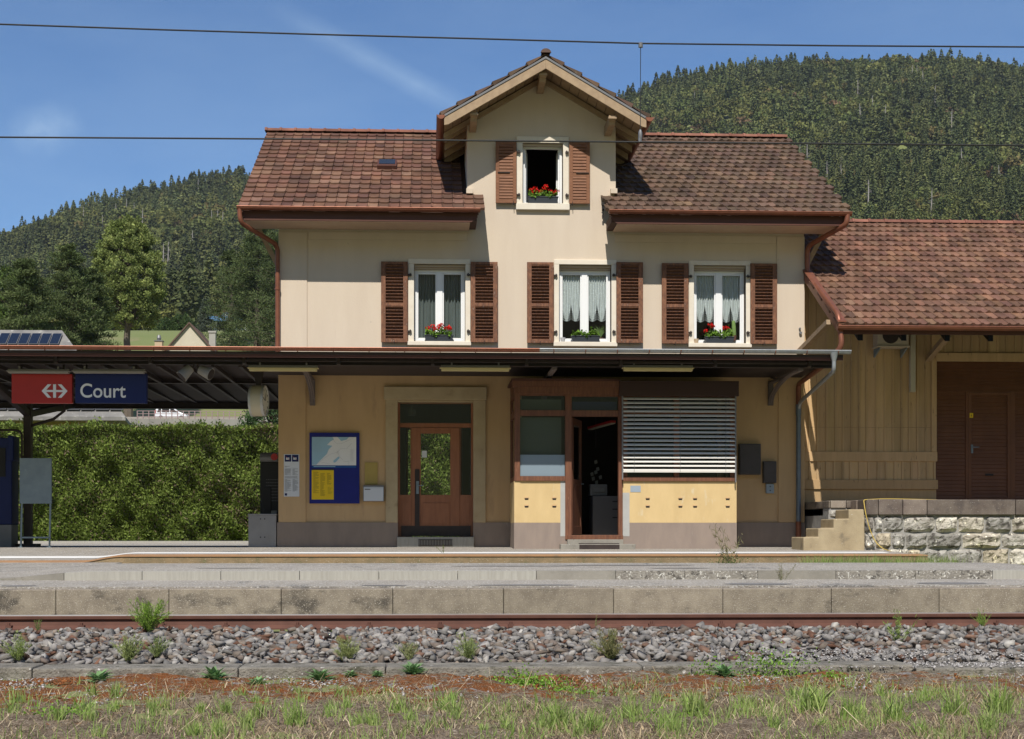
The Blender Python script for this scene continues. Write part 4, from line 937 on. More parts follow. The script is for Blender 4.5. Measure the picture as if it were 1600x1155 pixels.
# bay office
yb_ = -1.4
def BX(u, y=yb_): return X(u, y)
def BZ(v, y=yb_): return Z(v, y, 970)
b0, b1 = BX(803.5), BX(1151); zbot = p1z(0, yb_)-.05; zsill = BZ(752); zbt = BZ(597); zgr = BZ(817)
def baywall(m, za, zb_, name, dy=0):
    mb = MB()
    mb.box(b0-dy, BX(886), yb_-dy, yb_+.18, za, zb_); mb.box(BX(973), b1+dy, yb_-dy, yb_+.18, za, zb_)
    mb.box(b0-dy, b0+.18, yb_+.18, -.036, za, zb_); mb.box(b1-.18, b1+dy, yb_+.18, -.036, za, zb_)
    return mb.build(name, m, st, bevel=.004)
baywall(M_bay, zgr, zsill, 'bay_wall'); baywall(M_plinth, zbot, zgr, 'bay_plinth', .003)
mb = MB()
for a, c in ((875.6, 886), (973, 983.5)): mb.box(BX(a), BX(c)-(0.001 if a < 900 else 0), yb_-.006, yb_-.0032, BZ(838), BZ(752 if a < 900 else 770))
build_each(mb, 'grey_wall_patch', M_patch, st)
mb = MB(); mb.box(BX(985), BX(1001), yb_-.006, yb_-.001, BZ(769), BZ(759)); mb.build('wall_plate', M_bluegrey, st)
mb = MB(); mb2 = MB()
for u in (822.7, 866, 1012, 1063, 1086, 1137):
    for v in (779.3, 791.3):
        xa, xc = BX(u-3.4), BX(u+3.4); mb.box(xa, xc, yb_-.012, yb_-.001, BZ(v-.6), BZ(v-2.4)); mb2.box(xa+.008, xc-.006, yb_-.004, yb_-.0005, BZ(v+2), BZ(v-.6)-.001)
v1 = mb.build('vent_hood', M_ochre, st); mb2.build('vent_opening', M_black, v1)
mb = MB(); mb.box(BX(874), BX(990), yb_-.26, yb_-.004, zbot+.02, BZ(850)); mb.box(BX(886), BX(973), yb_-.10, yb_+.1, zbot, BZ(843)); stp = mb.build('office_step', M_concrete, st, bevel=.01)
mb = MB()
for i in range(5): mb.box(BX(903), BX(965), yb_-.25+i*.028, yb_-.235+i*.028, BZ(850), BZ(849)+.004)
mb.box(BX(903), BX(965), yb_-.27, yb_-.262, zbot+.04, BZ(851)); mb.build('door_mat', M_iron2, stp)
# timber frame of the bay
yf = yb_-.02; W_ = MB(); fb = yb_+.09
def wb(u0, v0, u1, v1, dy=0): W_.box(BX(u0), BX(u1), yf-dy, fb, BZ(v1), BZ(v0))
W_.box(b0-.04, BX(967.5), yf-.05, fb+.02, BZ(605), zbt+.01); W_.box(b0-.005, BX(967.5), yf-.02, fb, BZ(616.5), BZ(605))
wb(803.8, 616.5, 812.5, 752, .006); wb(883, 616.5, 893, 843, .01); wb(966, 616.5, 972.5, 843, .01)
wb(812.5, 641.5, 883, 650.5); wb(812.5, 744.5, 883, 752, .02); wb(893, 641.5, 966, 651, .004); wb(893, 616.5, 966, 620); wb(812.5, 616.5, 883, 619)
wb(886, 836, 973, 843, .03)
wb(972.5, 745.5, 1150, 752, .02); wb(1141, 620, 1150.5, 745.5); wb(972.5, 620, 980, 745.5); wb(1053, 620, 1061, 745.5); wb(980, 643, 1053, 649); wb(1061, 643, 1141, 649); wb(972.5, 608, 1150, 620)
fr = W_.build('bay_window_frame', M_wood, st, bevel=.005)
mb = MB()
for s_, xa in ((1, b0+.002), (-1, b1-.002)):    # side frames of the bay
    xi = xa+s_*.09
    mb.box(xa, xi, yf+.13, -.06, zsill, zsill+.09); mb.box(xa, xi, yf+.13, -.06, BZ(619), zbt-.002); mb.box(xa, xi, -.14, -.037, zsill+.09, BZ(619)); mb.box(xa, xi, yf+.13, -.14, BZ(650), BZ(641))
mb.build('bay_side_frame', M_wood, fr)
mb = MB()
for s_, xa in ((1, b0+.03), (-1, b1-.036)): mb.box(xa, xa+.006, yf+.13, -.14, zsill+.09, BZ(619))
mb.build('pane', M_glassd, fr)
mb = MB(); mb.box(b0-.05, BX(967.5), yf-.06, -.002, zbt+.01, zbt+.05); mb.box(BX(967.5), b1+.01, yf+.02, -.002, zbt-.06, zbt+.02); mb.build('bay_roof', M_fascia, st)
for (u0, v0, u1, v1) in ((812.5,619,883,641.5),(812.5,650.5,883,744.5),(893,620,966,641.5),(980,620,1053,643),(1061,620,1141,643),(980,649,1053,745.5),(1061,649,1141,745.5)):
    mb = MB(); mb.box(BX(u0), BX(u1), yf+.05, yf+.056, BZ(v1), BZ(v0)); mb.build('pane', M_glassd, fr)
mb = MB(); mb.box(BX(813), BX(882.5), yf+.040, yf+.044, BZ(744), BZ(711)); mb.build('frosted_film', M_frost, fr)
mb = MB(); nx_ = 30
M_rblind = mat('grey_green_blind', (.13, .14, .105), rough=.9)
mb.box(BX(813), BX(878), yf+.14, yf+.15, BZ(711), BZ(652)); mb.box(BX(813), BX(878), yf+.14, yf+.15, BZ(640), BZ(624)); mb.build('roller_blind', M_rblind, fr)
mb = MB(); mb.box(BX(895), BX(965), yf+.14, yf+.15, BZ(640), BZ(627)); mb.build('transom_panel', mat('dim_blue_panel', (.03,.04,.12), rough=.6), fr)
# open office door, hinged left and swung in
hp = Vector((BX(893.5), yb_+.10, 0)); dv = Vector((X(907.5, yb_+.95)-hp.x, .85, 0)); dl_ = dv.length; dd_ = dv.normalized(); tn = Vector((-dd_.y, dd_.x, 0))*.022
zd0, zd1 = BZ(835), BZ(652)
def leaf(mb, t0, t1, za, zb_, th=1.0):
    p, q = hp+dd_*t0*dl_, hp+dd_*t1*dl_; t = tn*th
    mb.add([p-t+Vector((0,0,za)), q-t+Vector((0,0,za)), q+t+Vector((0,0,za)), p+t+Vector((0,0,za)), p-t+Vector((0,0,zb_)), q-t+Vector((0,0,zb_)), q+t+Vector((0,0,zb_)), p+t+Vector((0,0,zb_))], [(0,3,2,1),(4,5,6,7),(0,1,5,4),(1,2,6,5),(2,3,7,6),(3,0,4,7)])
mb = MB(); zgm = BZ(748); leaf(mb, 0, .14, zd0, zd1); leaf(mb, .86, 1, zd0, zd1); leaf(mb, .14, .86, zd1-.13, zd1); leaf(mb, .14, .86, zgm-.1, zgm); leaf(mb, .14, .86, zd0, zd0+.15); leaf(mb, .14, .86, zd0+.15, zgm-.1, .6)
od = mb.build('office_door', M_wood, st, bevel=.004)
mb = MB(); leaf(mb, .14, .86, zgm, zd1-.13, .15); mb.build('pane', M_glassd, od)
mb = MB(); p = hp+dd_*dl_*.94; hz2 = BZ(754); mb.cyl(p+Vector((0,0,hz2))-tn*3, p+Vector((0,0,hz2))+tn*3, .012, 8); mb.cyl(p+Vector((0,0,hz2))-tn*3, p+Vector((0,0,hz2))-tn*3-dd_*.11, .010, 8); mb.build('handle', M_galv, od)
# external venetian blind
mb = MB(); mb.box(BX(966.5), b1+.012, yf-.13, yf-.022, BZ(619.5), zbt+.012); mb.build('blind_box', mat('dark_brown_sheet', (.045,.022,.018), rough=.5), st, bevel=.006)
mb = MB(); 
for i in range(18):
    v = 623.5+i*6.52; zc = BZ(v); mb.obox(((BX(973)+BX(1146.5))/2, yf-.075, zc), ((BX(1146.5)-BX(973))/2, 0, 0), (0, .026, .018), (0, -.0006, .0012))
    mb.box(BX(973), BX(1146.5), yf-.104, yf-.098, zc-.022, zc-.012)
mb.box(BX(972), BX(1147), yf-.10, yf-.05, BZ(738.5), BZ(736)); 
bl = mb.build('blind_slats', mat('pale_blind_slat', (.74,.72,.67), rough=.4, spec=.4), st, label='pale horizontal slats of the half lowered outside blind')
mb = MB()
for u in (971.5, 1147.5): mb.box(BX(u)-.012, BX(u)+.012, yf-.10, yf-.05, BZ(754 if u > 1000 else 750), BZ(619.5))
for u in (989.5, 1061, 1132): mb.cyl((BX(u), yf-.107, BZ(738)), (BX(u), yf-.107, BZ(619.5)), .003, 5)
mb.build('blind_guide', M_grey, bl)
# office contents seen through the door
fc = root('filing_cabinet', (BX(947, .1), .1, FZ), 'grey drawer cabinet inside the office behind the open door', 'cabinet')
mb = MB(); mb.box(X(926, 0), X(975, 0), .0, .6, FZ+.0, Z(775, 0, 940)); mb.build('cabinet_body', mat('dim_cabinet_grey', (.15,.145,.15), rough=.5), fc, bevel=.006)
mb = MB()
for v in (783, 795, 808): mb.box(X(957, -.01), X(966, -.01), -.012, -.001, Z(v, 0, 960)-.02, Z(v, 0, 960))
build_each(mb, 'drawer_slot', M_black, fc)
mb = MB(); mb.box(X(921.5, .2), X(948, .2), .12, .4, Z(775, .2, 940)+.003, Z(757, .2, 940)); mb.box(X(925, .2), X(945, .2), .10, .119, Z(770, .2, 940), Z(761, .2, 940))
tag(mb.build('printer', M_grey, None, loc=(X(935, .2), .2, Z(775, .2, 940)), bevel=.01), 'grey printer on the drawer cabinet inside the office', 'printer')
pl = root('pendant_lamp', (X(940, .4), .4, Z(658, .4, 940)), 'red rimmed strip lamp hanging inside the office above the doorway view', 'lamp')
mb = MB(); a, c = at(922, 669, .8), at(958, 659, -.2); mb.bar(a, c, .12, .045); mb.build('lamp_shade', M_red, pl); mb = MB(); mb.bar(a-Vector((0,0,.03)), c-Vector((0,0,.03)), .09, .02); mb.build('lamp_diffuser', M_lampcase, pl)
mb = MB(); mb.cyl(((a+c)/2), ((a+c)/2)+Vector((0, 0, .5)), .01, 6); mb.build('lamp_cord', M_black, pl)
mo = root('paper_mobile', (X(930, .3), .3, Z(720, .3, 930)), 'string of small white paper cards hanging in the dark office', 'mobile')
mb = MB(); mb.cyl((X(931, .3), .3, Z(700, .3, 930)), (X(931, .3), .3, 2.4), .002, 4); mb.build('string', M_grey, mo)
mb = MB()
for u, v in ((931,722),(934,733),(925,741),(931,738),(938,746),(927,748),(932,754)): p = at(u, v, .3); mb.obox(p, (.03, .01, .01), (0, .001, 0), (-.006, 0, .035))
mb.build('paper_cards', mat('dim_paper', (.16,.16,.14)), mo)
# meter boxes on the right part of the facade
for (a, v0, c, v1, dpt, m, lab) in ((1154, 694, 1187, 742, .16, M_grey, 'large dark grey meter box on the ochre wall right of the bay'), (1192, 721, 1212, 755, .12, M_grey, 'narrow dark grey meter box beside the larger one on the ochre wall')):
    x0, x1, z0, z1 = rect(a, v0, c, v1, -.05); o = root('meter_box', ((x0+x1)/2, 0, z0), lab, 'meter box')
    mb = MB(); mb.box(x0, x1, -dpt, 0.002, z0, z1); mb.build('box_body', mat('dark_meter_grey', (.085,.075,.075), (.07,.063,.063), scale=5, rough=.6), o, bevel=.008)
    mb = MB(); mb.box(x0+.02, x1-.02, -dpt-.006, -dpt-.0005, z0+.02, z1-.02); mb.cyl(((x1-.05), -dpt-.014, (z0+z1)/2), ((x1-.05), -dpt-.006, (z0+z1)/2), .013, 10); mb.build('box_lid', mat('dark_meter_grey', ()), o, bevel=.003)
x0, x1, z0, z1 = rect(1197, 756, 1209, 771, -.05); o = root('power_socket', ((x0+x1)/2, 0, z0), 'small blue grey socket box under the narrow meter box', 'socket')
mb = MB(); mb.box(x0, x1, -.07, .002, z0, z1); mb.build('socket_body', M_bluegrey, o, bevel=.006); mb = MB()
for t in (.3, .7): mb.cyl(((x0+x1)/2, -.075, z0+(z1-z0)*t), ((x0+x1)/2, -.069, z0+(z1-z0)*t), .012, 8)
mb.build('socket_hole', M_black, o)

# ------------------------------------------------------------------ platform canopy
cz = 3.19
cp = root('platform_canopy', (X(44, 1.2), 1.2, FZ), 'long brown steel platform canopy with half round gutter along the station front', 'canopy')
cxr = X(1318, -2.9); xb0 = bx0-.06
def ctop(y): return 3.13-(y+2.9)*.018
mb = MB()
mb.prism([(XL, -2.88, ctop(-2.88)), (XL, 5.3, ctop(5.3)), (XL, 5.3, ctop(5.3)-.05), (XL, -2.88, ctop(-2.88)-.05)], (xb0-XL, 0, 0))
mb.prism([(xb0, -2.88, ctop(-2.88)), (xb0, -.002, ctop(0)), (xb0, -.002, ctop(0)-.05), (xb0, -2.88, ctop(-2.88)-.05)], (cxr-xb0, 0, 0))
mb.build('canopy_roof', M_underside, cp)
mb = MB(); mb.box(XL, cxr, -2.875, -2.85, 3.03, 3.115); mb.build('canopy_fascia', M_fascia, cp)
def ibeam(name, x0, x1, y, z0, z1, w_=.10):
    mb = MB(); mb.box(x0, x1, y-w_/2, y+w_/2, z0, z0+.012); mb.box(x0, x1, y-w_/2, y+w_/2, z1-.012, z1); mb.box(x0, x1, y-.006, y+.006, z0+.012, z1-.012)
    return mb.build(name, M_iron2, cp)
ibeam('front_beam', XL, X(1300, -2.4), -2.4, 2.945, 3.065)
ibeam('middle_beam', XL, xb0-.02, .6, 2.92, 3.045, .12); ibeam('rear_beam', XL, xb0-.02, 5.0, 2.79, 2.965, .14)
mb = MB(); x = X(18, .6)-.485*14
while x < xb0-.1: mb.box(x-.03, x+.03, -2.34, 5.2, ctop(0)-.16, ctop(0)-.085); x += .485
build_each(mb, 'rafter', M_iron2, cp)
mb = MB(); mb.box(XL, X(1300, -2.6), -2.66, -2.56, 2.99, 3.02)
for u in range(-500, 1330, 147): mb.box(X(u, -2.6)-.03, X(u, -2.6)+.03, -2.68, -2.54, 2.94, 3.06)
mb.build('cable_tray', M_iron, cp)
for (a, c, m, lab) in ((-3000, 843, M_copper, 'brown copper gutter'), (843, 1329, M_zinc, 'pale zinc gutter')):
    xa, xc = max(XL, X(a, -2.93)), X(c, -2.93); mb = MB(); gutter_mb(mb, xa, xc, -2.93, cz, .058)
    g = mb.build('gutter', m, cp, smooth=True, label=lab); mb = MB(); x = xc-.5 if a < 0 else xa+.25
    while XL < x < xc:
        pts = [(x, -2.93+.063*cos(pi+pi*i/8), cz+.063*sin(pi+pi*i/8)) for i in range(9)]
        mb.tube(pts, .008, 6); x += (-.62 if a < 0 else .56)
    mb.build('gutter_strap', M_copper, g)
def post(x, y):
    mb = MB(); mb.box(x-.075, x+.075, y-.075, y+.075, FZ-.05, 2.95); mb.box(x-.2, x+.2, y-.2, y+.2, FZ-.05, FZ+.06); mb.tube([(x, y, 2.1), (x+.5, y, 2.25), (x+.72, y, 2.42), (x+.75, y, 2.9)], .03, 8); mb.bar((x, y, 2.35), (x, y-3.3, 2.93), .12, .12); mb.bar((x, y, 2.35), (x, y+3.6, 2.85), .12, .12)
    mb.build('post', M_iron, cp)
post(X(44, 1.2), 1.2); post(X(44, 1.2)-6, 1.2)
for u in (488.5, 850, 1203.5):     # curved wall brackets
    x = X(u); mb = MB(); zb0 = Z(630, 0, u)
    arc = [(x, -.05-2.15*(1-cos(t)), zb0+(2.93-zb0)*sin(t)) for t in [i/10*pi/2*.98 for i in range(11)]]
    for dx in (-.035, .035): mb.tube([(p[0]+dx, p[1], p[2]) for p in arc], .018, 6)
    mb.tube([(x, a[1], a[2]) for a in arc], .026, 6); mb.box(x-.05, x+.05, -.06, -.001, zb0-.05, 2.95); mb.box(x-.045, x+.045, -2.35, -.06, 2.90, 2.945)
    mb.tube([(x, -.06, zb0+.5), (x, -.75, 2.9)], .018, 6)
    mb.build('wall_bracket', mat('bracket_grey_paint', (.16,.13,.12), rough=.6), cp)
mb, _ = pipe('', [(X(1303,-2.93), -2.93, cz-.05), (X(1303,-2.93), -2.93, Z(580,-2.93,1303)), (X(1250,-.16), -.20, Z(628,-.16,1250)), (X(1248.5,-.16), -.13, Z(640,-.16,1248))], .036, M_zincb, cp, .10)
mb.tube([(X(1303,-2.93), -2.93, cz-.04), (X(1303,-2.93), -2.93, cz-.19)], [.075, .036], 12)
mb.build('downpipe', M_zinc, cp, smooth=True)
# strip lights
def strip_light(u0, u1, v0, v1, y, label, m2=M_lampdiff, grp='strip lights under the canopy'):
    x0, x1, z0, z1 = rect(u0, v0, u1, v1, y); o = root('strip_light', ((x0+x1)/2, y, z1), label, 'light', grp)
    mb = MB(); zm = z0+(z1-z0)*.55; mb.prism([(x0+.02, y-.05, zm), (x0+.02, y+.07, zm), (x0+.02, y+.05, z1), (x0+.02, y-.03, z1)], (x1-x0-.04, 0, 0))
    mb.box(x0+.2, x0+.23, y-.01, y+.03, z1, z1+.05); mb.box(x1-.23, x1-.2, y-.01, y+.03, z1, z1+.05); mb.build('light_housing', M_spk, o, bevel=.004)
    mb = MB(); mb.box(x0, x1, y-.065, y+.085, zm-.012, zm); mb.prism([(x0+.03, y-.05, z0), (x0+.03, y+.07, z0), (x0+.03, y+.075, zm-.013), (x0+.03, y-.055, zm-.013)], (x1-x0-.06, 0, 0)); mb.build('light_cover', m2, o, bevel=.004)
strip_light(387, 498, 571, 580, -2.45, 'strip light at the left corner of the station house')
strip_light(687, 798, 571, 580, -2.45, 'strip light in front of the door with the stone surround')
strip_light(972, 1084, 571, 580, -2.45, 'strip light above the slatted blind')
strip_light(11, 110, 577, 583.5, -2.3, 'sign light directly above the red sign', M_spk, 'sign lights')
strip_light(113, 228, 577, 583.5, -2.3, 'sign light directly above the blue name sign', M_spk, 'sign lights')
# station signs
def sign(u0, v0, u1, v1, m, name, label):
    x0, x1, z0, z1 = rect(u0, v0, u1, v1, -2.2); o = root(name, ((x0+x1)/2, -2.2, z0), label, 'sign')
    mb = MB(); mb.box(x0, x1, -2.2, -2.08, z0, z1); mb.build('sign_panel', m, o, bevel=.006)
    mb = MB()
    for t in (.15, .85): mb.box(x0+(x1-x0)*t-.015, x0+(x1-x0)*t+.015, -2.155, -2.125, z1, 3.0)
    build_each(mb, 'hanger', M_iron, o); return o, x0, x1, z0, z1
o, x0, x1, z0, z1 = sign(18, 584.5, 112.5, 630, M_red, 'railway_sign', 'red railway sign with white double arrow and cross')
lx0, lx1, lz0, lz1 = rect(65, 600.6, 105.5, 621.6, -2.205)
def LP(px, py): return (lx0+(lx1-lx0)*px/115, -2.206, lz1-(lz1-lz0)*py/60)
mb = MB()
for poly in ([(0,30),(27,0),(43,0),(20,25.5),(20,34.5),(43,60),(27,60)], [(115,30),(88,60),(72,60),(95,34.5),(95,25.5),(72,0),(88,0)], [(20,25.5),(51,25.5),(51,34.5),(20,34.5)], [(64,25.5),(95,25.5),(95,34.5),(64,34.5)], [(51,0),(64,0),(64,60),(51,60)]):
    mb.prism([LP(*p) for p in poly], (0, .004, 0))
mb.build('arrow_emblem', M_signwhite, o)
o, x0, x1, z0, z1 = sign(117.5, 583.5, 229, 630, M_navy, 'station_name_sign', 'navy station name sign reading Court in white')
def text(s, x, y, z, size, m, parent, off=0.0, name='lettering', spacing=1.0, width=None):
    c = bpy.data.curves.new(name, 'FONT'); c.body = s; c.size = size; c.offset = off; c.extrude = .0015; c.space_character = spacing
    t = bpy.data.objects.new(name, c); COL.objects.link(t); c.materials.append(m); t.parent = parent; t.location = Vector((x, y, z))-ORG[parent]; t.rotation_euler = (RD(90), 0, 0); ORG[t] = ORG[parent]
    bpy.context.view_layer.update()
    if width: sx = width/max(t.dimensions.x, 1e-3)
    else: sx = 1
    me_ = bpy.data.meshes.new_from_object(t.evaluated_get(bpy.context.evaluated_depsgraph_get())); me_.transform(Matrix.Diagonal((sx, 1, 1, 1)))
    t2 = bpy.data.objects.new(name, me_); COL.objects.link(t2); t2.parent = parent; t2.location = t.location; t2.rotation_euler = t.rotation_euler; ORG[t2] = ORG[parent]
    bpy.data.objects.remove(t); t2.name = name
    return t2
text('Court', X(124.5, -2.2), -2.204, Z(621, -2.2, 160), .35, M_signwhite, o, off=.004, width=X(195.5, -2.2)-X(124.5, -2.2))
# clock and loudspeakers
ck = root('platform_clock', (X(404, -1.5), -1.5, 2.93), 'round pale two faced clock seen edge on under the canopy', 'clock')
cx, cy_ = X(404, -1.5), -1.5; czc = Z(626.5, -1.5, 404); R_ = .285
mb = MB(); M_ = Matrix.Rotation(RD(-6), 3, 'Z')
def ring(xa, ra): return [Vector((cx, cy_, czc))+M_ @ Vector((xa, ra*cos(2*pi*i/40), ra*sin(2*pi*i/40))) for i in range(40)]
def lathe_x(mb, prof):
    rs = [ring(a, b_) for a, b_ in prof]; vs = sum(rs, []); k = 40
    mb.add(vs, [(i*k+j, i*k+(j+1) % k, (i+1)*k+(j+1) % k, (i+1)*k+j) for i in range(len(prof)-1) for j in range(k)])
lathe_x(mb, [(-.09, R_), (.09, R_)]); mb.build('clock_case', M_clock, ck, smooth=True)
for s in (-1, 1):
    mb = MB(); lathe_x(mb, [(s*.09, R_+.004), (s*.135, R_+.002), (s*.137, R_-.02), (s*.12, R_-.02)]); mb.build('clock_rim', mat('clock_rim_grey', (.5,.5,.48), rough=.4, metal=.3), ck, smooth=True)
    mb = MB(); mb.add(ring(s*.121, R_-.015), [tuple(range(40))]); f_ = mb.build('clock_face', mat('clock_face_white', (.75,.72,.6), rough=.4), ck)
    mb = MB()
    for q in range(12):
        a = 2*pi*q/12; p = Vector((cx, cy_, czc))
        mb.bar(p+M_ @ Vector((s*.123, .19*cos(a), .19*sin(a))), p+M_ @ Vector((s*.123, .245*cos(a), .245*sin(a))), .018, .004, (1, 0, 0))
    p = Vector((cx, cy_, czc)); mb.bar(p+M_ @ Vector((s*.125, 0, 0)), p+M_ @ Vector((s*.125, .06, .14)), .02, .004, (1, 0, 0)); mb.bar(p+M_ @ Vector((s*.127, 0, 0)), p+M_ @ Vector((s*.127, -.21, .05)), .014, .004, (1, 0, 0))
    mb.build('dial_marks', M_black, f_)
mb = MB(); mb.prism([(cx-.04, cy_-.03, czc+R_-.01), (cx+.04, cy_-.03, czc+R_-.01), (cx+.10, cy_-.03, 2.94), (cx-.10, cy_-.03, 2.94)], (0, .06, 0)); mb.build('clock_bracket', M_iron2, ck)
for s, u, lab in ((-1, 291.5, 'beige box loudspeaker tilted to the left under the canopy'), (1, 320, 'beige box loudspeaker tilted to the right under the canopy')):
    c = at(u, 581, -2.45); o = root('loudspeaker', c+Vector((0, 0, .12)), lab, 'loudspeaker', None)
    d = Vector((s*.5, -.25, -.55)).normalized() if s < 0 else Vector((.75, -.25, -.33)).normalized()
    mb = MB(); mb.tube([c-d*.11, c-d*.10, c+d*.09, c+d*.13], [.05, .08, .105, .112], 18); mb.build('speaker_body', M_spk, o, smooth=True)
    mb = MB(); mb.cyl(c+d*.128, c+d*.134, .098, 18); mb.build('speaker_grille', M_iron2, o)
    mb = MB(); mb.tube([c-d*.05, c+Vector((-s*.12, 0, .07)), c+Vector((-s*.13, 0, .16))], .012, 6); mb.build('speaker_arm', M_iron2, o)

# things standing on the platform
o = root('ticket_machine', (X(5, 1.1), 1.1, FZ), 'navy ticket machine with grey base at the left picture edge', 'ticket machine')
mb = MB(); mx0, mx1 = X(-42, .8), X(21.5, .8); mz = Z(820, .8, 10); mb.box(mx0, mx1-.04, .8, 1.3, mz, Z(684, .8, 10)); mb.box(mx1-.12, mx1+.0, .77, 1.2, Z(720, .8, 10), Z(681, .8, 10)); mb.build('machine_body', M_navy, o, bevel=.02)
mb = MB(); mb.box(mx0, mx1-.05, .82, 1.28, FZ-.03, mz); mb.build('machine_base', M_grey, o, bevel=.01)
mb = MB(); mb.box(mx1-.5, mx1-.16, -.915+1.7, -.902+1.7, Z(745, .8, 10), Z(700, .8, 10)); mb.build('screen', M_black, o)
for i, t in enumerate(('Billette', 'Tickets', 'Biglietti')):
    pass
mb = MB(); mb.tube(rpath([(mx1+.10, .95, FZ-.02), (mx1+.12, .95, Z(672, .95, 10)), (mx0-.2, .95, Z(672, .95, 10)), (mx0-.2, .95, FZ-.02)], .15, 6), .022, 8); mb.build('guard_rail', M_iron2, o, smooth=True)
o = root('notice_stand', (X(55, -.1), -.1, FZ), 'galvanised steel notice stand with blank panel on two legs', 'notice stand')
x0, x1, z0, z1 = rect(31, 716, 81, 787, -.12); mb = MB(); mb.box(x0, x1, -.14, -.10, z0, z1); mb.build('panel', M_galv, o, bevel=.004)
for xl_, sx in ((x0+.02, -.02), (x1-.045, -.02)):
    mb = MB(); mb.bar((xl_+.015, -.1, z0+.02), (xl_+.015+sx, -.1, FZ), .03, .03, (0, 1, 0)); mb.box(xl_-.025+sx, xl_+.055+sx, -.15, -.05, FZ, FZ+.01); mb.build('leg', M_galv, o)
mb = MB(); zz = Z(840, -.12, 55); mb.box(x0+.03, x1-.05, -.115, -.085, zz-.015, zz+.015); mb.build('crossbar', M_galv, o)
o = root('grey_cabinet', (X(410, -.2), -.2, FZ), 'plain grey electrical cabinet at the left corner of the station', 'cabinet')
x0, x1, z0, z1 = rect(388, 803, 432, 855.5, -.05); x1 = min(x1, bx0-.05); mb = MB(); mb.box(x0, x1, -.05, .35, z0, z1-.03); mb.box(x0-.008, x1+.008, -.06, .36, z1-.03, z1); mb.build('cabinet_body', mat('cabinet_grey', (.30,.29,.285), (.26,.25,.245), scale=4, rough=.6), o, bevel=.008)
mb = MB()
for u in (407, 413.5):
    for v in (811, 839.5): p = at(u, v, -.06); mb.cyl(p, p+Vector((0, .02, 0)), .012, 8)
build_each(mb, 'lock', M_black, o)
o = root('vending_machine', (X(422, .9), .9, FZ), 'black vending machine with silver top and red round emblem beside the hedge', 'vending machine')
x0 = X(406.5, .7); x1 = bx0-.08; z0 = FZ-.03; zt = Z(722, .7, 420); mb = MB(); mb.box(x0, x1, .7, 1.4, z0, zt); mb.box(x0+.05, x0+.22, .68, .70, z0+.5, zt-.5); mb.build('machine_body', M_black, o, bevel=.01)
mb = MB(); zu = Z(707, .7, 420); mb.prism([(x0, .62, zt), (x0, .60, zt+(zu-zt)*.5), (x0, .66, zu-.02), (x0, .8, zu), (x0, 1.4, zu), (x0, 1.4, zt)], (x1-x0, 0, 0)); mb.build('machine_top', M_grey, o, bevel=.03)
p = at(428.5, 714, .59); mb = MB(); mb.cyl(p, p+Vector((0, .01, 0)), .068, 24); mb.build('emblem', M_red, o)
mb = MB(); mb.box(x0+.10, x1-.04, .685, .70, z0+.45, z0+.75); mb.build('tray', M_grey, o)
mb = MB()
for i in range(7):
    for j in range(8): q = (x0+.13+i*.035, .695, zt-.35-j*.06); mb.cyl(q, (q[0], .705, q[2]), .009, 6)
mb.build('grille_dots', M_grey, o)
# notices on the wall
def board(u0, v0, u1, v1, d, m, name, label, cat, y=0.0):
    x0, x1, z0, z1 = rect(u0, v0, u1, v1, -d); o = root(name, ((x0+x1)/2, -d, z0), label, cat); mb = MB(); mb.box(x0, x1, -d, -.002+y, z0, z1); mb.build('panel', m, o, bevel=.004); return o
def sheet(u0, v0, u1, v1, y, m, name, parent, label=None):
    x0, x1, z0, z1 = rect(u0, v0, u1, v1, y); mb = MB(); mb.box(x0, x1, y, y+.003, z0, z1); return mb.build(name, m, parent, **({'label': label} if label else {}))
def lines(mb, u0, v0, u1, v1, step, y, h=.45, seed=0):
    r_ = random.Random(seed); v = v0
    while v < v1:
        e = u1-(u1-u0)*r_.choice((0, .05, .1, .3, .6)); a = rect(u0, v, e, v+h, y); mb.box(a[0], a[1], y, y+.0015, a[2], a[3]); v += step
o = board(443.5, 709.8, 467.7, 776, .03, M_paper, 'rules_sign', 'narrow white rules sign with two navy pictograms', 'sign', y=-.026)
for a, c in ((445, 455), (456.3, 466.3)):
    n_ = sheet(a, 710.8, c, 721.5, -.034, M_navy, 'pictogram', o); mb = MB(); p, q = at(a+1.5, 713, -.036), at(c-2, 719.5, -.036); mb.bar(p, q, .004, .012, (0, 1, 0)); mb.build('red_bar', M_red, n_)
    mb = MB(); b_ = rect(a+2, 715, a+7, 718.5, -.0352); mb.box(b_[0], b_[1], -.0355, -.0345, b_[2], b_[3]); mb.build('pictogram_figure', M_paper, n_)
mb = MB(); lines(mb, 445, 728.5, 453, 730, 1.2, -.033, .5, 1); lines(mb, 445, 732.5, 455, 742.5, 1.15, -.033, .5, 2); lines(mb, 457, 732.5, 466, 742.5, 1.15, -.033, .5, 3); lines(mb, 445, 744.5, 466, 747, 1.2, -.033, .5, 4); lines(mb, 445, 749, 455, 768, 1.15, -.033, .5, 5); lines(mb, 457, 749, 466, 768, 1.15, -.033, .5, 6)
mb.build('printed_lines', M_ink, o); sheet(445, 770.8, 448.5, 774.5, -.033, M_navy, 'small_emblem', o)
mb = MB(); mb.box(X(447.8), X(448.8), -.028, -.026, Z(805, 0, 448), Z(776, 0, 448)); mb.build('cable', M_ochre, o)
o = board(483.5, 676.2, 561.5, 786.8, .07, M_board, 'notice_board', 'large blue notice board with railway map and yellow timetable', 'notice board', y=.001)
mp = sheet(487.3, 683, 556.5, 727.2, -.075, M_signwhite, 'network_map', o, 'pale railway network map')
def mpt(x, y): # map coordinates 0..100 x 0..64
    a = at(487.3+x*.692, 683+y*.69, -.0768); return (a.x, a.y, a.z)
M_mapw = M_mapblue
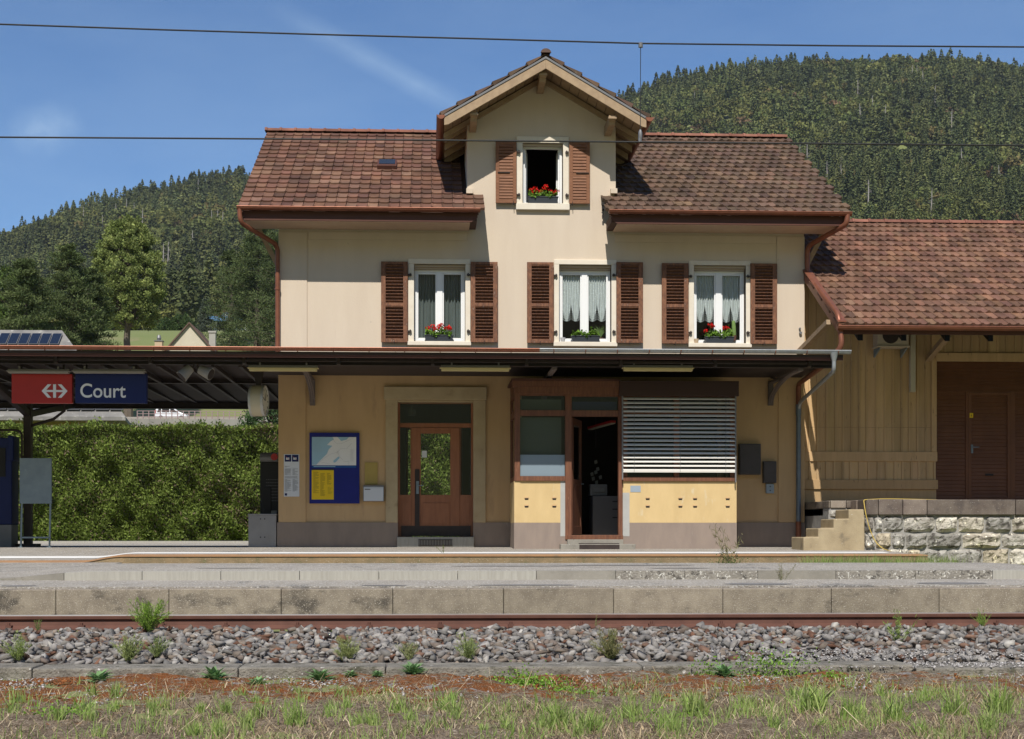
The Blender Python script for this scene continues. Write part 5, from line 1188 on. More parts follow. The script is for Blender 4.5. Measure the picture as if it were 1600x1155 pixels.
mb = MB(); mb.prism([mpt(*p) for p in [(0,0),(46,0),(50,5),(42,10),(34,18),(46,20),(38,28),(34,38),(26,46),(18,54),(10,63),(0,63)]], (0, .0012, 0)); mb.prism([mpt(*p) for p in [(58,0),(84,0),(78,6),(66,9)]], (0, .0012, 0)); mb.prism([mpt(*p) for p in [(48,54),(60,44),(63,47),(54,57),(50,58)]], (0, .0012, 0)); mb.build('map_water', M_mapblue, mp)
mb = MB()
for pl_ in ([(46,4),(56,15),(66,15),(80,9),(92,3)], [(14,60),(30,46),(44,38),(56,35),(66,26),(78,27),(90,14)], [(58,32),(62,44),(74,56),(84,55),(83,62)], [(60,33),(56,38)], [(22,58),(40,60)]):
    for p, q in zip(pl_, pl_[1:]): mb.bar(mpt(*p), mpt(*q), .002, .004, (0, 1, 0))
mb.build('map_lines', M_ink, mp)
mb = MB()
for i in range(12): a, c = mpt(3, 4+i*2.6), mpt(random.uniform(16, 30), 4+i*2.6); mb.bar(a, c, .0015, .003, (0, 1, 0))
for i in range(13): a, c = mpt(86, 28+i*2.2), mpt(random.uniform(92, 96), 28+i*2.2); mb.bar(a, c, .0015, .003, (0, 1, 0))
mb.build('map_legend', M_ink, mp)
sheet(487.3, 727.3, 556.5, 731, -.075, mat('map_title_blue', (.02,.09,.30)), 'map_title_bar', mp)
mb = MB(); b_ = rect(490, 728.6, 524, 729.7, -.0765); mb.box(b_[0], b_[1], -.0768, -.0755, b_[2], b_[3]); mb.build('map_title', M_mapblue, mp)
tt = sheet(487, 734.8, 521.5, 780.6, -.075, M_yellow, 'timetable', o, 'yellow timetable sheet')
sheet(487, 732.6, 521.5, 734.7, -.075, M_inkb, 'timetable_header', tt)
mb = MB(); lines(mb, 489.5, 737.5, 498, 771, 1.4, -.0765, .55, 7); lines(mb, 500.5, 739.5, 508, 775, 1.4, -.0765, .55, 8); lines(mb, 511, 739.5, 518, 757, 1.4, -.0765, .55, 9); lines(mb, 512, 761, 519.5, 773, 1.5, -.0765, .4, 10); mb.build('timetable_print', mat('timetable_ink', (.30,.21,.03)), tt)
o = board(570, 722.6, 590, 757, .022, M_mustard, 'mustard_plate', 'blank mustard yellow plate above the white letter box', 'plate', y=-.018)
o = root('letter_box', (X(584), 0, Z(784, 0, 584)), 'white metal letter box beside the stone door surround', 'letter box')
x0, x1, z0, z1 = rect(567.5, 758.5, 600, 783.5, -.12); mb = MB(); mb.box(x0, x1, -.135, -.002, z0, z1); mb.build('box_body', M_grey, o, bevel=.006)
mb = MB(); mb.box(x0+.012, x1-.012, -.142, -.136, z0+.008, z1-.045); mb.prism([(x0+.012, -.142, z1-.042), (x0+.012, -.12, z1-.004), (x0+.012, -.136, z1-.045)], (x1-x0-.024, 0, 0)); mb.build('box_front', mat('letter_box_white', (.62,.65,.70), rough=.4), o)
mb = MB(); mb.box(x0+.03, x0+.14, -.145, -.1425, z1-.085, z1-.07); mb.build('slot', M_black, o)

# flower boxes on the window sills
def geranium(u0, u1, v0, v1, h, label, reds, seed, leafh=.10, plants='geranium leaves'):
    r_ = np.random.default_rng(seed); zs = h[2]+.004; x0, x1 = X(u0, -.04), X(u1, -.04); bh = Z(v0, -.04, (u0+u1)/2)-Z(v1, -.04, (u0+u1)/2)
    o = root('flower_box', ((x0+x1)/2, .0, zs), label, 'flower box', 'flower boxes on the window sills'); y0, y1 = -.075, .085
    mb = MB(); mb.add([(x0+.02,y0+.02,zs),(x1-.02,y0+.02,zs),(x1-.02,y1-.02,zs),(x0+.02,y1-.02,zs),(x0,y0,zs+bh),(x1,y0,zs+bh),(x1,y1,zs+bh),(x0,y1,zs+bh)], [(0,3,2,1),(4,5,6,7),(0,1,5,4),(1,2,6,5),(2,3,7,6),(3,0,4,7)])
    mb.box(x0-.008, x1+.008, y0-.008, y1+.008, zs+bh-.014, zs+bh); mb.build('box', mat('anthracite_plastic', (.045,.052,.062), rough=.5), o, bevel=.004)
    n = 420; C = np.stack([r_.uniform(x0+.02, x1-.02, n), r_.uniform(y0-.02, y1, n), zs+bh+np.abs(r_.normal(0, .5, n))*leafh], 1)
    C[:, 2] += .03*np.sin(C[:, 0]*23+seed); col = np.array([(.13, .24, .028)])*r_.uniform(.5, 1.5, (n, 1))*np.array([[1, 1, 1]])
    link_mesh('leaves', np_mesh('leaves', leaf_quads(C, r_.uniform(.03, .065, n), .9, r=r_), 4, col), M_leaf, o)
    if reds:
        mb = MB(); Cs = []
        for (u, v) in reds:
            p = at(u, v, r_.uniform(-.06, .0)); mb.tube([(p.x, .0, zs+bh), (p.x, p.y, p.z)], .003, 4)
            d = rand_dirs(26, r_); Cs.append(np.array(p[:])+d*np.array([.05, .04, .032])*r_.uniform(.7, 1.05, (26, 1)))
        mb.build('stems', mat('stem_green', (.12, .2, .04)), o)
        C = np.concatenate(Cs); col = np.array([(.75, .02, .012)])*r_.uniform(.6, 1.2, (len(C), 1)); link_mesh('flowers', np_mesh('flowers', leaf_quads(C, .034, .9, r=r_), 4, col), M_leaf, o)
geranium(825, 872, 307.5, 318, H_d, 'dark flower box of red geraniums in the open gable window', [(830,296),(836,294),(838,298),(845,299),(853,291),(851,294),(860,298),(870,299),(835,300),(866,302)], 1)
geranium(663.5, 708, 524, 533.5, H_w[0], 'dark flower box of red geraniums before plain grey drapes', [(668,512),(676,510),(679,515),(686,510),(684,513),(697,513),(701,511),(703,514),(690,508)], 2)
geranium(893, 937.5, 525, 534.5, H_w[1], 'dark flower box with green leaves only, in the middle lace window', [], 3, .09)
geranium(1102, 1147, 526, 536, H_w[2], 'dark flower box with three red blooms under the right lace window', [(1103,517),(1110,507),(1113,510),(1132,512),(1136,513)], 4)
o = root('cactus', (X(1147, .05), .10, H_w[2][2]), 'tall green cactus standing at the right window', 'cactus'); p = at(1147, 523, .10); q = at(1146, 501, .10)
mb = MB(); mb.tube([p+Vector((0,0,-.03)), p, (p+q)/2, q-Vector((0,0,.02)), q], [.03, .042, .042, .035, .012], 10); mb.build('cactus_stem', mat('cactus_green', (.12,.22,.05), (.2,.3,.1), scale=60), o, smooth=True)
mb = MB(); mb.tube([p+Vector((0,0,-.12)), p+Vector((0,0,-.02))], [.035, .05], 12); mb.build('pot', M_rust, o)
for u, h, lab, c_ in ((879.5, H_w[1], 'small grey pot at the left end of the middle window sill', (.5,.5,.5)), (1088, H_w[2], 'small tan pot at the left end of the right window sill', (.55,.42,.28))):
    mb = MB(); x = X(u, -.03); mb.tube([(x, -.03, h[2]+.004), (x, -.03, h[2]+.07), (x, -.03, h[2]+.085)], [.035, .05, .052], 14); tag(mb.build('small_pot', mat('pot_%d' % u, c_, rough=.6), None, loc=(x, -.03, h[2]), smooth=True), lab, 'pot')
o = root('palm_plant', (X(940, .35), .35, 3.6), 'spiky green houseplant inside the middle window', 'houseplant')
mb = MB(); base = at(938, 528, .33)
for i in range(16):
    a = i*2.4; d = Vector((cos(a)*.12, sin(a)*.03, random.uniform(.12, .3))); s_ = Vector((.012, 0, .004)); p1, p2 = base+d*.6, base+d+Vector((cos(a)*.08, 0, -.02)); mb.quad(base-s_*.5, base+s_*.5, p1+s_, p1-s_); mb.quad(p1-s_, p1+s_, p2)
mb.build('fronds', mat('frond_green', (.10,.16,.04)), o)
mb = MB(); mb.tube([base-Vector((0,0,.2)), base], [.05, .07], 12); mb.build('pot', M_rust, o)

# ------------------------------------------------------------------ goods shed and loading dock
sx0 = bx1+.02; sxe = 17.0; ye = -2.4; yw = .25
sze = Z(509, ye, 1450); syr = 2.75; szr = Z(350, syr, 1450); szdock = Z(780.5, -2.5, 1450)
sh = root('goods_shed', ((sx0+sxe)/2, yw, szdock), 'ochre boarded goods shed with brown tiled roof and brown sliding door', 'shed')
def zsh(y): return sze+(y-ye)*(szr-sze)/(syr-ye) if y < syr else szr-(y-syr)*(szr-sze)/(syr-ye)
mb = MB(); dd = 5.0
mb.prism([(sx0, ye+.03, zsh(ye)-.04), (sx0, syr, szr-.04), (sx0, syr, szr-.15), (sx0, ye+.03, zsh(ye)-.13)], (sxe-sx0, 0, 0))
mb.prism([(sx0, syr, szr-.04), (sx0, syr+dd, zsh(syr+dd)-.04), (sx0, syr+dd, zsh(syr+dd)-.15), (sx0, syr, szr-.15)], (sxe-sx0, 0, 0))
srf = mb.build('roof', M_deck, sh)
PAL_S = [lin(c) for c in ((152,114,96),(148,110,92),(142,106,91),(132,97,84),(124,92,80),(150,114,98),(116,86,76),(138,102,88),(106,82,73),(152,120,104))]
Sv2 = Vector((0, syr-ye, szr-sze))
roof_tiles('roof_tiles', M_tile, srf, (sx0-.05, ye-.02, sze), (1, 0, 0), Sv2, sxe-sx0, Sv2.length, 19, .165, PAL_S, lambda P: not (P.y > -.05 and P.x < bx1+.03), 11, stag=.5, dipf=.7)
roof_tiles('roof_tiles', M_tile, srf, (sxe, syr+dd, zsh(syr+dd)), (-1, 0, 0), (0, -dd, szr-zsh(syr+dd)), sxe-sx0, dd*1.15, 16, .3, PAL_S, None, 12)
ridge_tiles('ridge_tiles', M_tile, srf, (sx0, syr, szr+.01), (sxe, syr, szr+.01), .10, 27, [lin(c) for c in ((134,92,78),(142,98,84),(126,86,74))], 13)
mb = MB(); gutter_mb(mb, X(1308, ye-.07), sxe, ye-.075, sze-.03, .07); mb.build('gutter', M_copper, srf, smooth=True)
mb = MB(); mb.box(sx0+.02, sxe, ye+.015, ye+.04, sze-.16, sze-.05); mb.build('fascia_board', M_fascia, srf)
mb = MB(); x = sx0+.35
while x < sxe: mb.prism([(x, ye+.045, zsh(ye)-.15), (x, yw, zsh(yw)-.17), (x, yw, zsh(yw)-.29), (x, ye+.045, zsh(ye)-.27)], (.09, 0, 0)); x += .8
build_each(mb, 'rafter', M_boardw, srf)
# rake board and flashing along the station corner
mb = MB(); P_ = lambda y, dz: (sx0-.03, y, zsh(y)+dz)
mb.prism([P_(ye-.05, .04), P_(-.03, .04), P_(-.03, -.14), P_(ye-.05, -.14)], (.05, 0, 0)); mb.prism([(sx0-.05, ye-.05, zsh(ye)+.05), (sx0-.05, -.03, zsh(-.03)+.05), (sx0-.05, -.03, zsh(-.03)+.075), (sx0-.05, ye-.05, zsh(ye)+.075)], (.16, 0, 0))
mb.build('rake_board', M_copper, srf)
mb = MB(); x = X(1312, -1.6); mb.bar((x-.35, .1, Z(552, 0, 1262)), (x-.28, ye+.5, zsh(ye+.5)-.16), .09, .11, (1, 0, 0)); mb.build('brace', M_beam, sh)
# boarded wall
def boards(mb, x0, x1, z0, z1, wmin=.15, wmax=.19, y=yw, seed=0, batten=True):
    r_ = random.Random(seed); x = x0
    while x < x1-.02:
        w_ = min(r_.uniform(wmin, wmax), x1-x); t = r_.uniform(.82, 1.1); mb.box(x+.003, x+w_-.003, y+r_.uniform(0, .004), y+.03, z0, z1, (t, t*r_.uniform(.97, 1.02), t*r_.uniform(.94, 1.02)))
        x += w_
        if batten: mb.box(x-.018, x+.018, y-.018, y-.0005, z0, z1, (t*.95,)*3)
xd = X(1463, yw); zdt = Z(565, yw, 1520); zr1 = (Z(721, yw, 1350), Z(706, yw, 1350)); zr2 = (Z(764.5, yw, 1350), Z(750, yw, 1350))
mb = MB(); ztw = zsh(yw)-.18
boards(mb, sx0, xd-.02, zr1[1], Z(668, yw, 1350), seed=1); boards(mb, sx0, xd-.02, Z(668, yw, 1350)+.004, ztw, seed=1); boards(mb, sx0, xd-.02, zr2[1], zr1[0], seed=3); mb.box(sx0, xd-.002, yw, yw+.03, szdock, zr2[0]-.004, (.8,.8,.8))
boards(mb, xd, sxe, Z(551, yw, 1520), ztw, seed=5); boards(mb, X(1700, yw), sxe, szdock, Z(551, yw, 1520), seed=6)
mb.build('boarded_wall', M_boardw, sh, tint=True)
mb = MB(); mb.box(sx0, sxe, yw+.031, yw+.05, szdock, ztw-.02) if False else mb.box(sx0, xd, yw+.034, yw+.05, szdock, ztw); mb.box(xd, sxe, yw+.034, yw+.05, zdt+.1, ztw); mb.build('wall_backing', M_deck, sh)
mb = MB(); c_ = (.98, .96, .95)
mb.box(sx0-.0, xd+.01, yw-.035, yw-.001, zr1[0], zr1[1], c_); mb.box(sx0, xd+.02, yw-.045, yw-.001, zr2[0], zr2[1], (.8, .78, .76)); mb.box(xd-.11, xd-.004, yw-.04, yw-.02, zr1[1]+.002, ztw, c_)
mb.box(xd-.02, sxe, yw-.05, yw+.03, zdt, Z(552, yw, 1520), c_); mb.box(X(1700, yw)-.1, X(1700, yw), yw-.045, yw+.03, szdock, zdt, c_)
mb.build('wall_rail', M_boardw, sh, tint=True, bevel=.004)
mb = MB(); p = at(1450, 561, yw-.03); q = at(1482, 523, -.75); mb.bar(p, q, .10, .12, (0, 1, 0)); mb.bar((X(1450, yw)+3.2, yw-.03, p.z), (X(1450, yw)+3.3, -.75, q.z), .10, .12, (0, 1, 0)); build_each(mb, 'eave_brace', M_beam, sh)
# sliding door
mb = MB(); y = yw+.04; xdr = X(1700, yw)-.1; xs1, xs2 = X(1512, y), X(1579, y); zw0 = Z(613, y, 1540)
def slats(mb, x0, x1, z0, z1, n):
    for i in range(n): a = z0+(z1-z0)*i/n; c = z0+(z1-z0)*(i+1)/n; mb.add([(x0,y,a+.004),(x1,y,a+.004),(x1,y+.018,c),(x0,y+.018,c),(x0,y+.03,a),(x1,y+.03,a)], [(0,1,2,3),(4,5,1,0)])
slats(mb, xd, xdr, zw0+.02, zdt, 9); slats(mb, xd, xs1, szdock, zw0, 30); slats(mb, xs2+.09, xdr, szdock, zw0, 30)
mb.box(xs1-.04, xs1, y-.015, y+.03, szdock, zw0); mb.box(xs2, xs2+.09, y-.015, y+.03, szdock, zw0); mb.box(xd, xdr, y-.01, y+.03, zw0, zw0+.02)
sd = mb.build('sliding_door', M_sheddoor, sh)
mb = MB(); slats(mb, xs1+.07, xs2-.07, szdock+.1, zw0-.06, 28); mb.box(xs1+.004, xs1+.07, y-.02, y+.03, szdock+.01, zw0-.005); mb.box(xs2-.07, xs2-.004, y-.02, y+.03, szdock+.01, zw0-.005); mb.box(xs1+.07, xs2-.07, y-.02, y+.03, zw0-.06, zw0-.005); mb.box(xs1+.07, xs2-.07, y-.02, y+.03, szdock+.01, szdock+.1)
wk = mb.build('wicket_door', M_sheddoor, sh, bevel=.003, label='hinged door within the big brown shed door')
mb = MB(); hx = X(1518, y); hz2 = Z(699, y, 1520); mb.box(hx-.02, hx+.02, y-.032, y-.021, hz2-.12, hz2+.05); mb.tube([(hx, y-.03, hz2), (hx, y-.07, hz2), (hx+.13, y-.07, hz2)], .01, 8); mb.cyl((hx, y-.032, hz2-.08), (hx, y-.045, hz2-.08), .014, 10); mb.build('handle', M_galv, wk)
x0, x1, z0, z1 = rect(1515, 645.5, 1520.5, 654.5, y-.02); mb = MB(); mb.box(x0, x1, y-.024, y-.0205, z0+.02, z1); stk = mb.build('warning_sticker', M_yellow, wk); mb = MB(); xm = (x0+x1)/2; mb.prism([(xm+.008, y-.0245, z1-.01), (xm-.014, y-.0245, z0+.055), (xm, y-.0245, z0+.058), (xm-.008, y-.0245, z0+.028), (xm+.014, y-.0245, z0+.066), (xm, y-.0245, z0+.064)], (0, -.001, 0)); mb.build('lightning_mark', M_inkb, stk)
p = at(1546, 742, y-.02); mb = MB(); mb.box(p.x-.08, p.x+.08, y-.024, y-.01, p.z-.018, p.z+.018); mb.build('slot', M_black, wk)
# shed sides and back so that it stays a building from elsewhere
mb = MB(); mb.box(sxe-.05, sxe-.01, yw+.05, syr+dd-.5, szdock-1, zsh(syr+dd)-.1); mb.prism([(sxe-.05, yw, zsh(yw)-.2), (sxe-.05, syr, szr-.2), (sxe-.05, syr+dd-.5, zsh(syr+dd-.5)-.2)], (.04, 0, 0)); mb.box(sx0, sxe, syr+dd-.55, syr+dd-.5, FZ-.2, zsh(syr+dd-.5)-.15); mb.build('side_wall', M_boardw, sh)
# air conditioner under the eave
o = root('air_conditioner', (X(1400, yw), yw, Z(545, yw, 1400)), 'pale outdoor air conditioner unit under the shed eave', 'air conditioner')
x0, x1, z0, z1 = rect(1371, 508, 1420, 540, -.12); mb = MB(); mb.box(x0, x1, -.12, .18, z0, z1); mb.box(x0-.02, x1+.02, -.15, .18, z0-.035, z0-.001); mb.build('unit_body', mat('ac_beige', (.5,.43,.33), rough=.5), o, bevel=.012)
mb = MB(); xc = (x0+x1)/2-.05; zc = (z0+z1)/2
for rr_ in (.05, .09, .13, .16): mb.tube([(xc+rr_*cos(a/12*pi), -.128, zc+rr_*sin(a/12*pi)) for a in range(25)], .004, 5, False)
mb.cyl((xc, -.122, zc), (xc, -.130, zc), .16, 28); mb.build('fan_grille', M_iron2, o)
mb = MB()
for x in (x0+.03, x1-.06): mb.prism([(x, .22, z0-.04), (x, -.12, z0-.04), (x, -.12, z0-.07), (x, .22, z0-.2)], (.03, 0, 0))
build_each(mb, 'support_bracket', M_galv, o)
mb = MB(); a = rect(1421, 520, 1429, 613, .2); mb.box(a[0], a[1], .13, .229, a[2], a[3]); tag(mb.build('cable_duct', M_lampcase, None, loc=(a[0], .2, a[2]), bevel=.008), 'vertical pale cable duct below the air conditioner', 'cable duct')

dk = root('loading_dock', (X(1475, -2.5), -2.5, -.65), 'rough limestone loading dock with dark capping stones and side steps', 'loading dock')
yd = -2.5; xdl = X(1351, yd); capb = Z(804.5, yd, 1450)
mb = MB(); mb.box(xdl+.01, sxe, yd+.06, yw+.2, -1.0, capb-.001); mb.box(sx0+.02, xdl+.01, -1.6, yw+.2, -1.0, capb-.001); mb.box(xdl+.02, sxe, yd+.050, yd+.0605, -.9, capb-.002); mb.box(sx0+.03, xdl, -1.598, -1.2, capb, Z(794.5, -1.6, 1300)); mb.build('dock_core', M_mortar, dk)
def bulge(mb, x0, x1, z0, z1, y, depth, tint, r_, nx_=5, nz_=4, rnd=.025, axis=None):
    V = []; 
    for j in range(nz_+1):
        for i in range(nx_+1):
            a, c = i/nx_, j/nz_; ed = min(a, 1-a, c, 1-c); k = min(1, ed*6)
            V.append((x0+(x1-x0)*a+(r_.uniform(-rnd, rnd)*.6 if 0 < i < nx_ else r_.uniform(-.012, .012)), y-depth*(k**.6)*(1+r_.uniform(-.35, .35)) if ed > 0 else y+.02, z0+(z1-z0)*c+(r_.uniform(-rnd, rnd)*.5 if 0 < j < nz_ else r_.uniform(-.008, .008))))
    n = nx_+1; mb.add(V, [(j*n+i, j*n+i+1, (j+1)*n+i+1, (j+1)*n+i) for j in range(nz_) for i in range(nx_)], tint)
r_ = random.Random(5); mb = MB(); cols_ = [(.50,.48,.44),(.62,.58,.50),(.38,.37,.35),(.58,.52,.41),(.43,.42,.40),(.68,.65,.58),(.34,.32,.30)]
rows_ = [(805.5, 832.5, [1351,1366,1380,1413,1463,1498,1540,1582,1634,1680,1730,1790,1840,1900,1960,2020,2080]), (832.5, 857.5, [1350,1369,1394,1416,1450,1505,1566,1622,1660,1720,1770,1830,1900,1950,2010,2080]), (857.5, 888, [1353,1384,1420,1440,1483,1536,1578,1640,1700,1750,1820,1870,1930,2000,2080])]
for v0, v1, us in rows_:
    for a, c in zip(us, us[1:]):
        x0, x1 = X(a, yd), X(c, yd); z0, z1 = Z(v1, yd, 1475), Z(v0, yd, 1475)
        if z0 < -.62: z0 = -.66
        bulge(mb, x0+.007, x1-.007, z0+.006, z1-.006, yd+.035, r_.uniform(.04, .08), tuple((lambda k, cc: [q*k for q in cc])(r_.uniform(.85, 1.12), r_.choice(cols_))), r_, 7, 5)
mb.build('stone_blocks', M_lime, dk, tint=True)
mb = MB()
for k, (v0, v1) in enumerate(((796, 809), (811, 825), (826, 840))): bulge(mb, sx0+.03, X(1325, -1.6), Z(v1, -1.6, 1290), Z(v0, -1.6, 1290), -1.6, .03, (.5,.49,.46), r_, 8, 4)
mb.build('stone_blocks', M_lime, dk, tint=True)
mb = MB(); us = [1352,1372,1410,1448,1586,1660,1790,1900,2080]
for a, c in zip(us, us[1:]):
    t = r_.uniform(.8, 1.3); mb.box(X(a, yd)+.006, X(c, yd)-.006, yd-.03, yd+.5, capb, szdock+r_.uniform(-.004, .004), (t, t*.97, t*.95))
mb.box(X(1350.5, yd)+.01, sxe, yd+.505, yw+.2, capb, szdock-.004, (1.4, 1.35, 1.3))
for a, c in ((1262, 1297), (1297.4, 1322), (1322.4, 1345)): t = 1.5 if a == 1297.4 else 1.0; mb.box(max(X(a, -1.6), sx0+.02), X(c, -1.6)-.006, -1.63, -1.1, Z(794, -1.6, 1300), szdock-.004, (t, t, t*.95))
mb.box(sx0+.02, xdl, -1.095, yw+.2, Z(794, -1.6, 1300), szdock-.008, (1.3, 1.3, 1.2))
mb.build('capping_stone', M_cap, dk, tint=True, bevel=.014)
mb = MB(); ztops = [839.5, 825.5, 811, 796]; uls = [1255, 1278, 1302, 1325.6]
pts = [(X(1351, yd)-.005, FZ-.12)]; 
for u, v in zip(uls[::-1], ztops[::-1]):
    pts += [(pts[-1][0] if len(pts) == 1 else pts[-1][0], Z(v, yd, u)), (X(u, yd), Z(v, yd, u))]
pts.append((X(1255, yd), FZ-.12)); mb.prism([(x, yd-.02, z) for x, z in pts][::-1], (0, .86, 0)); mb.build('steps', M_stair, dk, bevel=.018)
# yellow hose
mb = MB(); hp_ = [at(1352, 781, -2.55), at(1349.5, 782, -2.56), at(1352, 800, -2.62), at(1358, 825, -2.62), at(1367, 846, -2.62), at(1378, 857, -2.72), at(1400, 864.5, -3.1), at(1420, 872, -3.6), at(1440, 882.5, -4.2), at(1455, 886, -4.6)]
hp_ = [Vector((hp_[0].x+1.8, -1.2, szdock+.02)), Vector((hp_[0].x+.5, -2.2, szdock+.02))]+hp_; mb.tube(rpath(hp_, .2, 4), .0085, 8)
tag(mb.build('hose', mat('yellow_hose', (.55,.40,.10), rough=.5), None, loc=tuple(hp_[2]), smooth=True), 'thin yellow hose hanging over the stone loading dock edge', 'hose')

# ------------------------------------------------------------------ overhead wires
yW = -12.2
def wire(name, pts, r_, label):
    P = [at(u, v, yW) for u, v in pts]; d0 = (P[0]-P[1]); d1 = P[-1]-P[-2]; P = [P[0]+d0/abs(d0.x)*12]+P+[P[-1]+d1/abs(d1.x)*14]
    mb = MB(); mb.tube(P, r_, 8); return mb
o = root('overhead_line', at(1002, 218, yW), 'dark overhead line with one thin vertical dropper crossing the sky', 'overhead line')
wire('', [(0,38),(250,46.5),(500,54),(760,61),(1001,68),(1300,71.5),(1600,73.5)], .0095, '').build('messenger_wire', M_black, o)
wire('', [(0,214.5),(400,217),(1000,222),(1600,227.5)], .0095, '').build('contact_wire', M_black, o)
mb = MB(); mb.tube([at(1001, 68, yW), at(1000.5, 205, yW), at(1000, 222, yW)], .004, 6); mb.build('dropper', M_black, o)
mb = MB(); p = at(1000.5, 203, yW); mb.tube([p, p-Vector((0,0,.03)), p-Vector((0,0,.09)), p-Vector((0,0,.12))], [.012, .022, .022, .012], 10); p = at(1001, 70, yW); mb.tube([p+Vector((0,0,.02)), p-Vector((0,0,.03))], .025, 10); p = at(1000, 220, yW); mb.tube([p+Vector((0,0,.03)), p-Vector((0,0,.015))], .02, 8); mb.build('wire_clamp', M_grey, o, smooth=True)

# ------------------------------------------------------------------ hedge
r = np.random.default_rng(21)
hd = root('hedge', (-9, 18, -.38), 'tall green clipped conifer hedge behind the platform', 'hedge')
hx0, hx1 = -24.0, 7.0; htop = 165/F*46; yh = 18.0
def hbump(x, z): return .16*np.sin(x*2.1+z*1.3)+.12*np.sin(x*4.7-z*3.1+1)+.10*np.sin(z*4.4+x*.9)+.07*np.sin(x*9+z*7)
n = 190000; x = r.uniform(hx0, hx1, n); z = r.uniform(-.42, htop, n)
dep = np.abs(r.normal(0, .11, n))+.05*np.clip(np.sin(x*1.7+2)+np.sin(z*2.9+x*.8)+np.sin(x*3.3-z*4.1)-1.4, 0, 1.4); y = yh+dep-hbump(x, z)+.25
gap = (np.sin(x*1.7+2)+np.sin(z*2.9+x*.8)+np.sin(x*3.3-z*4.1)) > 2.05
keepm = (z > -1); x, y, z = x[keepm], y[keepm], z[keepm]
nt_ = 26000; xt = r.uniform(hx0, hx1, nt_); yt = r.uniform(yh, yh+1.4, nt_); zt_ = htop-.12+np.abs(r.normal(0, .5, nt_))*(.12+.26*np.clip(np.sin(xt*3.1)*np.sin(xt*7.3+1)*np.sin(xt*1.1), 0, 1))+.06*np.sin(xt*2.2)
C = np.stack([np.r_[x, xt], np.r_[y, yt], np.r_[z, zt_]], 1); n = len(C)
pn = np.sin(C[:, 0]*5.1+C[:, 2]*3.7)*.5+np.sin(C[:, 0]*1.9-C[:, 2]*6.1)*.5
col = np.array([(.185, .245, .052)])*(1+.22*pn[:, None])*r.uniform(.55, 1.45, (n, 1)); dry = r.random(n) < (.06+.22*(np.sin(C[:, 0]*1.1+C[:, 2]*2)+np.sin(C[:, 0]*.7-1) > 1.1)); col[dry] = np.array([.22, .165, .11])*r.uniform(.7, 1.3, (dry.sum(), 1))
up = np.stack([r.normal(0, .45, n), -.7+r.normal(0, .3, n), .6+r.normal(0, .3, n)], 1)
link_mesh('foliage', np_mesh('foliage', leaf_quads(C, r.uniform(.05, .16, n), .40, up, .6, r), 4, col), M_leaf, hd)
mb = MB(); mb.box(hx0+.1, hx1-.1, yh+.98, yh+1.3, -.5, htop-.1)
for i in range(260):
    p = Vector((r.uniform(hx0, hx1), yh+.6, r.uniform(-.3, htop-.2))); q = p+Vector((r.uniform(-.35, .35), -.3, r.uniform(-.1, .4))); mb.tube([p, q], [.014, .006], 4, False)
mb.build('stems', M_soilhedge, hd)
mb = MB(); mb.box(-30, 10, 15.9, 16.1, -.55, -.30); mb.build('kerb', M_light, kind='structure', label='pale kerb in front of the hedge')
mb = MB(); mb.box(-30, 12, 3.2, 15.9, -.6, -.372); mb.build('road', M_asph, kind='structure', label='asphalt yard behind the canopy')

# ------------------------------------------------------------------ houses, wall, car
def polyroof(mb, pts, th): mb.prism(pts, (0, 0, -th))
y5 = 27.0; zE = Z(651, y5, 100); zR = Z(516, y5+5, 50); ho = root('house', (X(60, y5), y5+3, 0), 'low yellow house with grey slate hip roof and solar panels', 'house')
xe = X(196, y5); xrd = X(97, y5+5)
mb = MB(); mb.box(-45, xe-.7, y5+.7, y5+7.2, -1, zE-.05); mb.build('wall', mat('muted_yellow_plaster', (.50,.40,.15), (.44,.35,.14), scale=.8), ho)
M_slate = mat('lichen_slate_roof', (.15,.145,.14), (.25,.24,.22), (.36,.35,.32), scale=1.2, stretch=(1,1,1), s3=3.5, t3=.56, bump=.8, bscale=12)
mb = MB(); A_ = (-46, y5, zE); B_ = (xe, y5, zE); C_ = (xe-1.2, y5+8, zE); D_ = (-46, y5+8, zE); E_ = (-46, y5+5, zR); G_ = (xrd, y5+5, zR)
mb.add([A_, B_, C_, D_, E_, G_, (-46, y5, zE-.14), (xe, y5, zE-.14), (xe-1.2, y5+8, zE-.14), (-46, y5+8, zE-.14)], [(0,1,5,4),(1,2,5),(2,3,4,5),(6,7,1,0),(7,8,2,1),(9,8,7,6),(8,9,3,2),(0,4,3,9,6)]); rf = mb.build('roof', M_slate, ho)
e1 = (Vector(E_)-Vector(A_)).normalized(); ln = (Vector(E_)-Vector(A_)).length; nn2 = Vector((0, -e1.z, e1.y)); M_pv = mat('solar_panel_glass', (.012,.018,.035), rough=.15, spec=.8)
for k in range(16):     # two rows of framed panels
    for row_, fz in enumerate((.87, .12)):
        xa = X(88-16*(k % 100), y5+4.4)-.0 if row_ == 0 else X(180, y5)-k*.55
        if row_ == 0: xa = X(88, y5+4.4)-k*.42
        p = Vector((xa, y5, zE))+e1*ln*fz+nn2*.08; mb = MB(); mb.obox(p, (.19 if row_ == 0 else .25, 0, 0), e1*.42, nn2*.02); pv = mb.build('solar_panel', M_grey, rf)
        mb = MB(); mb.obox(p+nn2*.022, (.17 if row_ == 0 else .23, 0, 0), e1*.40, nn2*.004); mb.build('panel_glass', M_pv, pv)
mb = MB(); 
for t in range(3): mb.tube([(xe-.3-t*.28, y5+.3, zE+.02), (xe-.3-t*.28, y5+.3, zE-.45)], .05, 6)
build_each(mb, 'roof_prop', M_light, ho)
